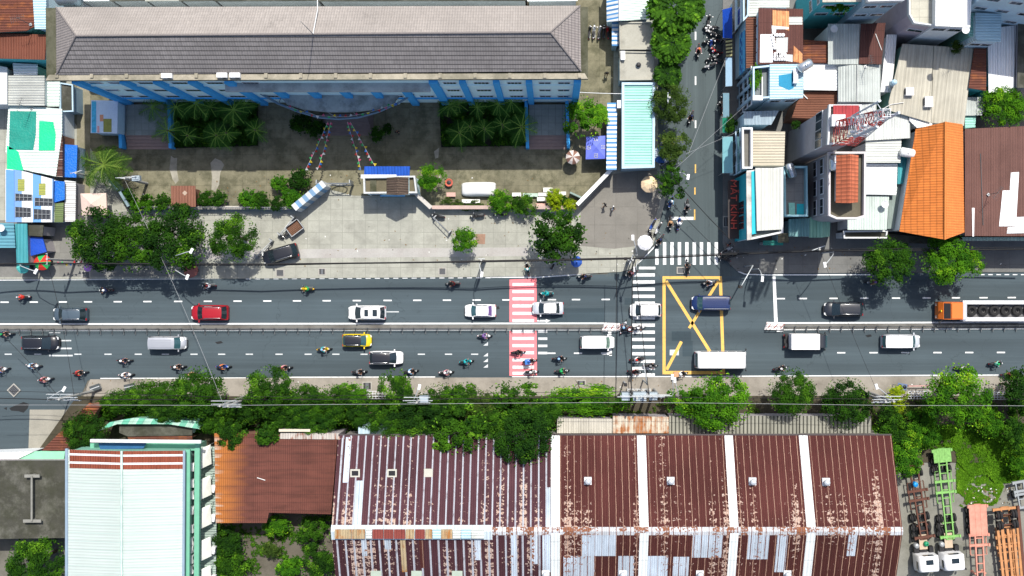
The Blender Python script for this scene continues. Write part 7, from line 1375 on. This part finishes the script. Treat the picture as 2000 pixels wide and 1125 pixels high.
# parasols
def parasol(label, px, py, d, m, h=2.3, n=8, hz=.45, square=False, m2=None, group="parasols"):
    k = (1 - h / H) / SC; c = P(px, py, h); R_ = d / 2 * k; r = root("parasol", label, "parasol", (c.x, c.y, .13), group, R(RT.uniform(0, 40)) if not square else 0.0); mb = MB(); nn = n * 2
    ring = lambda f, z: [(R_ * f * (1 - (.05 if i % 2 else 0)) * math.cos(i * 2 * math.pi / nn), R_ * f * (1 - (.05 if i % 2 else 0)) * math.sin(i * 2 * math.pi / nn), z - (.03 if i % 2 else 0) * f) for i in range(nn)]
    rows = [ring(1, h - .25), ring(.97, h - .13), ring(.6, h + .02 + hz * .35), ring(.25, h + hz * .75), ring(.02, h + hz)]
    for a in range(4):
        for b in range(nn): mb.face([rows[a][b], rows[a][(b + 1) % nn], rows[a + 1][(b + 1) % nn], rows[a + 1][b]], (1 if m2 and (b // 2) % 2 else 0), False)
    mb.build("canopy", [m, m2] if m2 else m, r); MB().tube([(0, 0, 0), (0, 0, h + hz)], .03, 6).build("pole", M_STEEL, r); MB().lathe([(.001, .1), (.25, .08), (.3, 0)], n=12).build("base", M_BLACK, r)
cl = lambda n_, c, v=.06: plain(n_, c, .8, 0, v, 2)
parasol("white parasol with brown leaf pattern in the school yard beside the blue canopy", 1119, 307, 29, cl("white print cloth", (.62, .56, .52)), m2=cl("brown print cloth", (.22, .12, .09)), n=10); parasol("cream octagonal parasol at the foot of the mint roof building", 1268, 360, 34, cl("cream cloth", (.68, .52, .34))); parasol("white round parasol on the corner beside the side zebra", 1260, 474, 31, cl("white cloth", (.55, .54, .5)), n=10, hz=.28); parasol("bright blue round parasol at the kerb right of the round plaza tree", 1126, 511, 23, cl("blue cloth", (.02, .22, .60)), n=8); parasol("dull red hexagonal parasol under the lamp at the left kerb", 372, 528, 30, cl("dull red cloth", (.30, .11, .09)), n=6); parasol("small violet pink parasol on the left pavement", 171, 522, 17, cl("violet cloth", (.48, .22, .60)), n=6); parasol("red and green quartered parasol at the far left kerb", 82, 512, 34, cl("red cloth", (.42, .03, .04)), m2=cl("green cloth", (.02, .22, .14)), n=6); parasol("blue and white quartered parasol hidden under the yellowish tree", 1290, 303, 34, cl("navy blue cloth", (.02, .08, .30)), m2=cl("pale blue cloth", (.5, .58, .68)), n=4, h=2.6); parasol("turquoise parasol at the far left kerb below the turquoise roof", 44, 522, 26, cl("turquoise cloth", (.10, .5, .45)), n=6)
def canopy(label, pts, h, m, rise=.8, marks=None):
    q_ = [P(*p, h) for p in pts]; c = sum(q_, Vector()) / 4; r = root("square_canopy", label, "canopy", (c.x, c.y, .13), "square canopies"); ap = Vector((c.x, c.y, h + rise)); mb = MB(); mid = [p.lerp(ap, .62) - Vector((0, 0, .06)) for p in q_]
    for i in range(4):
        a, b = q_[i - 1], q_[i]; mb.face([a, b, mid[i], mid[i - 1]][::-1]).face([mid[i - 1], mid[i], ap][::-1]).face([a - Vector((0, 0, .25)), b - Vector((0, 0, .25)), b, a][::-1])
    mb.build("canopy", m, r)
    for p in q_: b = p.lerp(ap, .06); MB().tube([(b.x, b.y, .13), (b.x, b.y, h)], .03, 5).build("leg", M_STEEL, r)
    if marks:
        nrm = Vector((0, 0, .02)); mb = MB()
        for i in range(4):
            a, b = q_[i - 1], q_[i]; s = (a + b) / 2; o = s.lerp(ap, .28) + nrm; u = (b - a).normalized(); v = (ap - s).normalized()
            def qd(x0, x1, y0, y1): mb.face([o + u * x0 + v * y0, o + u * x1 + v * y0, o + u * x1 + v * y1, o + u * x0 + v * y1][::-1 if False else 1]).face([o + u * x0 + v * y1, o + u * x1 + v * y1, o + u * x1 + v * y0, o + u * x0 + v * y0])
            qd(-.22, -.14, -.2, .2); qd(.14, .22, -.2, .2); qd(-.22, .22, .2, .27); qd(-.22, .22, -.27, -.2); qd(-.05, .05, -.1, .12)
        mb.build("emblem", marks, r)
canopy("violet blue square canopy with small white emblems beside the striped lean-to", [(1145, 267), (1183, 265), (1184, 310), (1144, 311)], 2.8, cl("violet blue cloth", (.13, .17, .62)), .7, cl("white emblem", (.7, .7, .72)))
canopy("faded beige square canopy beside the dark tree on the left pavement", [(157, 378), (207, 377), (209, 420), (160, 421)], 2.8, cl("beige cloth", (.56, .44, .38)))
r, ins, c = house("small brown sheet hut behind the school fence", [(334, 363), (382, 363), (383, 404), (335, 404)], 2.6, corr("hut brown sheet", (.20, .09, .06), 90, .35, .12), w_brick, None, .3, .08, "hut", "hut"); slabpart(r, "roof_plate", [(356, 377), (361, 372), (366, 377), (361, 382)], 2.685, plain("tan plate", (.36, .28, .22), .8), .02)
# benches and pots in the yard
def bench(label, px, py, w, d, m, ang=0):
    c = P(px, py, .5); r = root("bench", label, "bench", (c.x, c.y, .13), "yard benches", R(ang)); MB().box((0, 0, .45), (w, d, .09)).build("seat", m, r)
    for x in (-w * .38, w * .38): MB().box((x, 0, .2), (.12, d * .8, .4)).build("leg", m, r)
m_bw = conc("white bench stone", (.70, .70, .67), None, .25, (.4, .4, .38)); m_bp = conc("pink bench stone", (.55, .34, .29), None, .3, (.3, .2, .18))
for lb, x, y, w, d, m in (("pink stone bench beside the red flower pot", 881, 380, 1.1, .5, m_bp), ("long white stone bench below the covered car", 920, 393, 2.2, .45, m_bw), ("white stone bench right of the bright spreading shrub", 1009, 380, 1.1, .45, m_bw), ("pale green stone bench between white ones", 1036, 381, 1.8, .42, conc("pale green stone", (.42, .55, .47), None, .3, (.25, .3, .28))), ("white stone bench set apart above the others", 1070, 371, 1.1, .55, m_bw), ("white stone bench left of the large lime shrub, upper", 1061, 380, 1.2, .42, m_bw), ("white stone bench left of the large lime shrub, lower", 1057, 389, 1.0, .48, m_bw), ("white stone bench right of the large lime shrub", 1099, 378, .8, .45, m_bw), ("pinkish ribbed bench at the wall left of the lime shrubs", 1056, 402, 1.2, .6, m_bp)): bench(lb, x, y, w, d, m)
c = P(877, 357, .4); r = root("flower_pot", "red clay flower pot on the yard beside the fluffy tree", "flower pot", (c.x, c.y, .13), None, 0.0); MB().lathe([(.001, 0), (.3, 0), (.45, .5), (.5, .55), (.42, .55), (.38, .45), (.001, .42)], n=16).build("pot", plain("red clay", (.50, .12, .08), .8), r); MB().lathe([(.37, .42), (.2, .46), (.001, .48)], n=12).build("soil", M_BLACK, r)
# tanks on the roofs
def tank(label, px, py, z, vert=False, ang=0, m=None, s=1.):
    c = P(px, py, z + 1); r = root("water_tank", label, "water tank", (c.x, c.y, z), "roof water tanks", R(ang)); mm = m or plain("stainless steel", (.56, .60, .62), .25, .8, .05); mb = MB()
    pf = [(.001, -.9 * s), (.35 * s, -.85 * s), (.52 * s, -.7 * s), (.52 * s, .7 * s), (.35 * s, .85 * s), (.001, .9 * s)]
    (mb.lathe(pf, (0, 0, 1.3 * s), 16) if vert else mb.lathe(pf, (0, 0, .9 * s), 16, 'y')).build("barrel", mm, r); MB().box((0, 0, .2 * s), (.9 * s, 1.2 * s, .36 * s)).build("stand", M_STEEL, r); MB().lathe([(.001, .06), (.18, .05), (.2, 0)], (0, 0, (2.2 if vert else 1.42) * s), 10).build("lid", mm, r)
tank("shiny steel water tank on the corner of the light blue roof room", 1573, 128, 10.2, ang=-60); tank("steel water tank on the turquoise walled terrace", 1545, 333, 7, ang=20); tank("steel water tank beside the terracotta hut", 1629, 318, 12.2); tank("white water tank squeezed left of the orange gable", 1773, 298, 6, ang=80, m=plain("white plastic", (.72, .74, .74), .5)); tank("small pale tank on the edge of the wide beige roof", 1746, 161, 7.4, True, m=plain("pale blue plastic", (.38, .55, .65), .5), s=.6); tank("big dark steel tank above the school's top left corner", 138, -2, 12.6, ang=90, s=1.6, m=plain("dull steel", (.22, .26, .30), .4, .5))
c = P(1247, 127, 4.8); r = root("roof_vent", "dark round vent on the lower weathered concrete roof", "roof vent", (c.x, c.y, 4.64), None, 0.0); MB().lathe([(.28, 0), (.28, .35), (.2, .4), (.001, .4)], n=12).build("cap", M_BLACK, r); MB().lathe([(.36, 0), (.36, .08), (.28, .1)], n=12).build("collar", M_STEEL, r)
for lb, x, y, z, w, d in (("white roof hatch standing on the wide beige roof's lower left", 1774, 180, 7.35, .9, .9), ("white roof box with a dark side on the wide beige roof's lower middle", 1811, 200, 7.35, .9, 1.2), ("white cooling box on the lower weathered concrete roof", 1216, 110, 4.65, .5, 1.0), ("white cooling box on the wall of the mint roof building", 1209, 205, 3.8, .5, .9), ("white cooling box on the blue roof room's stair frame", 1552, 150, 10.15, .5, 1.6)):
    c = P(x, y, z); r = root("roof_box", lb, "roof box", (c.x, c.y, z), None, 0.0); MB().box((0, 0, .3), (w, d, .6)).build("casing", p_white, r); MB().box((-w / 2 - .01, 0, .3), (.03, d * .7, .4)).build("grille", M_BLACK, r)
# median strip and its railing
tag(MB().prism([P(x, y).xy for x, y in ((-900, 637), (1190, 634.2), (1204, 636), (1204, 642), (1190, 643), (-900, 646))], -.1, .16).prism([P(x, y).xy for x, y in ((1512, 633.5), (2900, 628), (2900, 639), (1512, 642))], -.1, .16).build("median_strip", conc("median concrete", (.16, .157, .145), None, .8, (.07, .06, .05), var=.4)), kind='structure')
M_RAIL = plain("dull dark steel", (.10, .11, .115), .6, .3, .2)
def railing(label, x0, x1, y0, y1, h=.9, sp=22.6, group="median railings"):
    a, b = P(x0, y0, .16), P(x1, y1, .16); a.z = b.z = .16; r = root("railing", label, "railing", a, group); d = b - a; L = d.length; n = max(1, round((x1 - x0) / sp)); mb = MB(); ang = math.atan2(d.y, d.x)
    for z in (.25, .85): mb.tube([a + Vector((0, 0, z)), b + Vector((0, 0, z))], .028, 5)
    for i in range(int(L / .22)): p = a + d * (i * .22 / L); mb.box((p.x, p.y, .71), (.02, .02, .6))
    mb.build("rails", M_RAIL, r)
    for i in range(n + 1):
        p = a + d * i / n; MB().box((p.x, p.y, .66), (.09, .09, 1.0)).box((p.x, p.y - .35, .2), (.09, .8, .06)).build("post", M_RAIL, r)
railing("long grey median railing left of the red crossing", -30, 990, 642.5, 640.3); railing("short grey median railing between red crossing and median end", 1000, 1176, 640, 639.6); railing("grey median railing on the right half of the road", 1530, 2030, 637.5, 635.5)
def endframe(label, x, y):
    c = P(x, y, .3); r = root("median_barrier", label, "barrier", (c.x, c.y, .02), "median end barriers", 0.0); red, wh = plain("red barrier paint", (.5, .06, .05), .5), plain("white barrier paint", (.72, .70, .68), .5)
    MB().prism([(-1.3, -.45), (.9, -.45), (1.0, 0), (.9, .45), (-1.0, .5)], 0, .22).build("kerb", wh, r); mb = MB()
    for k in range(5): mb.tube([(-1.0 + k * .4, -.3, .9 if k % 2 else .25), (-.6 + k * .4, .3, .25 if k % 2 else .9)], .05, 5, k % 2)
    mb.tube([(-1.1, -.3, .95), (.8, -.3, .95), (.85, .3, .95), (-1.0, .3, .95), (-1.1, -.3, .95)], .045, 5, 1).build("frame", [red, wh], r)
    for px_, py_ in ((-1, -.3), (.8, -.3), (.8, .3), (-1, .3)): MB().tube([(px_, py_, .1), (px_, py_, .95)], .045, 5).build("post", red, r)
endframe("red and white frame closing the median at the zebra crossing", 1196, 638.5); endframe("red and white frame at the start of the right median", 1514, 637)
# white rails and racks of the south pavement
def grille(label, x0, x1, y0, y1, h=1.1):
    """a planting guard: an upright fence on each long side with a slatted top"""
    z = h; r = root("planting_guard", label, "guard rail", (*P((x0 + x1) / 2, (y0 + y1) / 2, 0).xy, .12), "white planting guards"); a, b = P(x0, y0, z), P(x1, y1, z); wh = plain("white rail paint", (.60, .63, .64), .5); mb = MB(); n = int((b.x - a.x) / .35)
    for i in range(n + 1): x = a.x + (b.x - a.x) * i / n; mb.box((x, (a.y + b.y) / 2, z), (.05, abs(a.y - b.y), .05))
    for k in range(4): y = a.y + (b.y - a.y) * k / 3; mb.box(((a.x + b.x) / 2, y, z + .045), (b.x - a.x, .06, .04))
    mb.build("slats", wh, r)
    for x in (a.x, b.x):
        for y in (a.y, b.y): MB().box((x, y, z / 2 + .05), (.07, .07, z - .1)).build("leg", wh, r)
grille("white slatted planting guard left of the narrow upright tree", 716, 752, 764, 779); grille("white slatted planting guard below the twin round sign board", 1774, 1814, 764, 779); grille("white slatted planting guard right of the biggest bright tree", 1936, 1992, 766, 780); grille("white slatted frame at the foot of the transformer pole", 1226, 1270, 760, 771)
c = P(1762, 755, 2); r = root("sign_board", "dark blue sign board with two round black marks on a low stand", "sign", (c.x, c.y, .12), None, R(-10)); MB().box((0, 0, 1.9), (1.15, .75, .08)).build("board", plain("slate blue board", (.10, .14, .24), .6, 0, .15), r); MB().lathe([(.001, .02), (.24, .02), (.24, 0)], (-.28, 0, 1.945), 14).lathe([(.001, .02), (.24, .02), (.24, 0)], (.28, 0, 1.945), 14).build("round_marks", plain("black disc", (.01, .012, .03), .5), r)
for x in (-.5, .5): MB().tube([(x, 0, 0), (x, 0, 1.9)], .04, 5).build("leg", M_STEEL, r)
r = root("barrier_rail", "faded pink rail on the pavement right of the blue sign board", "rail", (*P(1795, 753, .5).xy, .12), None, R(1)); MB().box((0, 0, .8), (2.8, .08, .12)).build("rail", plain("faded pink paint", (.60, .30, .28), .7), r)
for x in (-1.3, 1.3): MB().box((x, 0, .4), (.08, .08, .8)).build("post", plain("faded pink paint", (.60, .30, .28), .7), r)
for lb, x, y, a in (("dark slanted rack on the south pavement by the first hedge tree, left", 187, 757, 20), ("dark slanted rack on the south pavement close to the green tree", 254, 755, 12)):
    c = P(x, y, .5); r = root("bin_rack", lb, "rack", (c.x, c.y, .12), "pavement racks", R(a)); MB().box((0, 0, .6), (1.25, .7, .1)).build("panel", plain("dark rack metal", (.05, .06, .065), .6), r); MB().box((0, 0, .67), (1.2, .1, .05)).build("pale_bar", M_GALV, r)
    for px_ in (-.5, .5): MB().box((px_, 0, .28), (.08, .6, .56)).build("leg", M_STEEL, r)
# bunting
FL = [cl("flag " + n_, c, .03) for n_, c in (("pink", (.7, .12, .25)), ("green", (.06, .55, .16)), ("yellow", (.75, .6, .03)), ("blue", (.06, .22, .62)), ("red", (.6, .04, .04)), ("white", (.72, .72, .72)))]
def bunting(label, pts, n, sag=.4):
    w = [P(*p) for p in pts]; line = []
    for a, b in zip(w, w[1:]):
        for i in range(8): t = i / 8; q_ = a.lerp(b, t); q_.z -= sag * 4 * t * (1 - t); line.append(q_)
    line.append(w[-1]); r = root("bunting", label, "bunting", (line[0].x, line[0].y, .13), "strings of bunting"); MB().tube(line, .012, 4).build("cord", M_WFRAME, r); mb = MB()
    for i in range(n):
        t = (i + .5) / n * (len(line) - 1); k = min(int(t), len(line) - 2); p = line[k].lerp(line[k + 1], t - k); d = (line[k + 1] - line[k]).normalized(); s = Vector((-d.y, d.x, 0)); e = s * RT.choice((-1, 1)) * .34 + Vector((0, 0, -.18)); f = i % 6
        mb.face([p - d * .2, p + d * .2, p + e], f).face([p + e, p + d * .2, p - d * .2], f)
    mb.build("flags", FL, r)
bunting("bunting from the porch to the shrubs by the gate, far left string", [(640, 238, 5.8), (596, 332, 2.6)], 18); bunting("bunting beside it from the porch toward the gate, second string", [(646, 238, 5.8), (620, 332, 2.6)], 18); bunting("bunting from the porch to the guardhouse's left edge, third string", [(678, 238, 5.8), (705, 332, 3)], 16); bunting("bunting from the porch to the blue sheet roof, far right string", [(684, 238, 5.8), (735, 330, 3.6)], 16); bunting("bunting draped along the porch's curved rim", [(560, 208, 6.4), (620, 226, 6.4), (680, 228, 6.4), (740, 214, 6.4), (775, 200, 6.4)], 22, .15); bunting("bunting strung across the left pavement by the violet parasol", [(108, 516, 3), (168, 512, 3)], 8)

# aerials, dishes and pipes on the roofs of the house block
def aerial(label, px, py, z, h, a):
    c = P(px, py, z); r = root("tv_aerial", label, "aerial", (c.x, c.y, z), "roof aerials", R(a)); MB().tube([(0, 0, 0), (0, 0, h)], .035, 5).build("mast", M_RAIL, r); mb = MB().tube([(-.8, 0, h - .1), (.8, 0, h - .1)], .02, 4)
    for i in range(7): mb.tube([(-.75 + i * .25, -.45 + i * .03, h - .1), (-.75 + i * .25, .45 - i * .03, h - .1)], .014, 4)
    mb.build("rods", M_RAIL, r); MB().box((0, 0, .05), (.3, .3, .1)).build("base", M_STEEL, r)
aerial("tall thin aerial on the beige roof beside the orange gable", 1866, 100, 7.3, 4.5, 30); aerial("aerial on the large pale mint roof among tarpaulins", 62, 212, 3.75, 3, 70); aerial("aerial on the rust roof in the top left corner", 60, 48, 7.8, 3.2, 15); aerial("aerial above the grey sheet roof with the low ridge", 1690, 130, 7.3, 2.6, 100); aerial("aerial on the brown roof beside the white repair strip", 1930, 380, 7.2, 2.8, 50)
def dish(label, px, py, z):
    c = P(px, py, z); r = root("satellite_dish", label, "satellite dish", (c.x, c.y, z), "satellite dishes", R(RT.uniform(0, 90))); MB().tube([(0, 0, 0), (0, 0, .7)], .04, 5).build("mount", M_STEEL, r); MB().lathe([(.001, 0), (.2, .03), (.34, .1), (.42, .18), (.43, .18), (.34, .08), (.001, -.03)], (0, 0, .75), 16).build("reflector", plain("dish white", (.6, .61, .62), .5), r)
dish("satellite dish at the corner of the cream terrace house", 1880, 62, 13.7); dish("satellite dish on the long grey sheet roof", 1625, 60, 7.4); dish("satellite dish on the pale green grey roof with specks", 1724, 400, 5.2); dish("satellite dish on the wide teal roof at the left edge", 10, 446, 4.4)
def pipe(label, pts, r=.05, m=None):
    w = [P(*p) for p in pts]; o = MB().tube(w, r, 6).build("roof_pipe", m or plain("white pvc", (.6, .6, .58), .5)); return tag(o, label, "pipe", "loose roof pipes")
pipe("pale pipe lying across the dark brown roof", [(1710, 66, 7.62), (1722, 98, 7.62)]); pipe("pipe running from the mast to the wide beige roof", [(1722, 214, 7.0), (1740, 204, 7.45), (1765, 200, 7.45)]); pipe("white pipe along the brown ribbed roof's top edge", [(1568, 184, 5.85), (1577, 193, 5.85)], .08); pipe("thin pipe along the vast brown roof", [(1920, 440, 7.2), (1915, 300, 7.2)], .04, M_RAIL); pipe("thin pipe across the rust brown shed roof", [(502, 933, 5.4), (518, 938, 5.4)], .05)
shrub(1868, 92, 26, 8.0, "small", L_OLIVE, "dry scrubby plant growing on the beige roof's top edge", zb=7.1); shrub(1555, 244, 18, 6.5, "small", L_DARK, "potted plants between the blue grey roof and the cream roof", zb=5.5)
# litter and leaves on the pavements
rnd = random.Random(77); mb = MB()
for i in range(420):
    rg = rnd.choice(((180, 742, 2000, 772), (560, 420, 1250, 530), (250, 340, 1120, 395), (1420, 480, 2000, 528), (1880, 950, 2000, 985))); x, y = rnd.uniform(rg[0], rg[2]), rnd.uniform(rg[1], rg[3]); p = P(x, y, .15); mb.box((p.x, p.y, .15 + rnd.random() * .02), (rnd.uniform(.06, .22), rnd.uniform(.05, .14), .012), rnd.uniform(0, 3), rnd.choice((0, 0, 0, 1, 2)))
tag(mb.build("litter", [plain("dry leaves", (.16, .10, .04), .9, 0, .4, 5), plain("paper scraps", (.62, .62, .6), .8), plain("dark scraps", (.05, .045, .04), .9)]), "dry leaves and paper scraps strewn over the pavements and yard", "litter", kind='stuff')
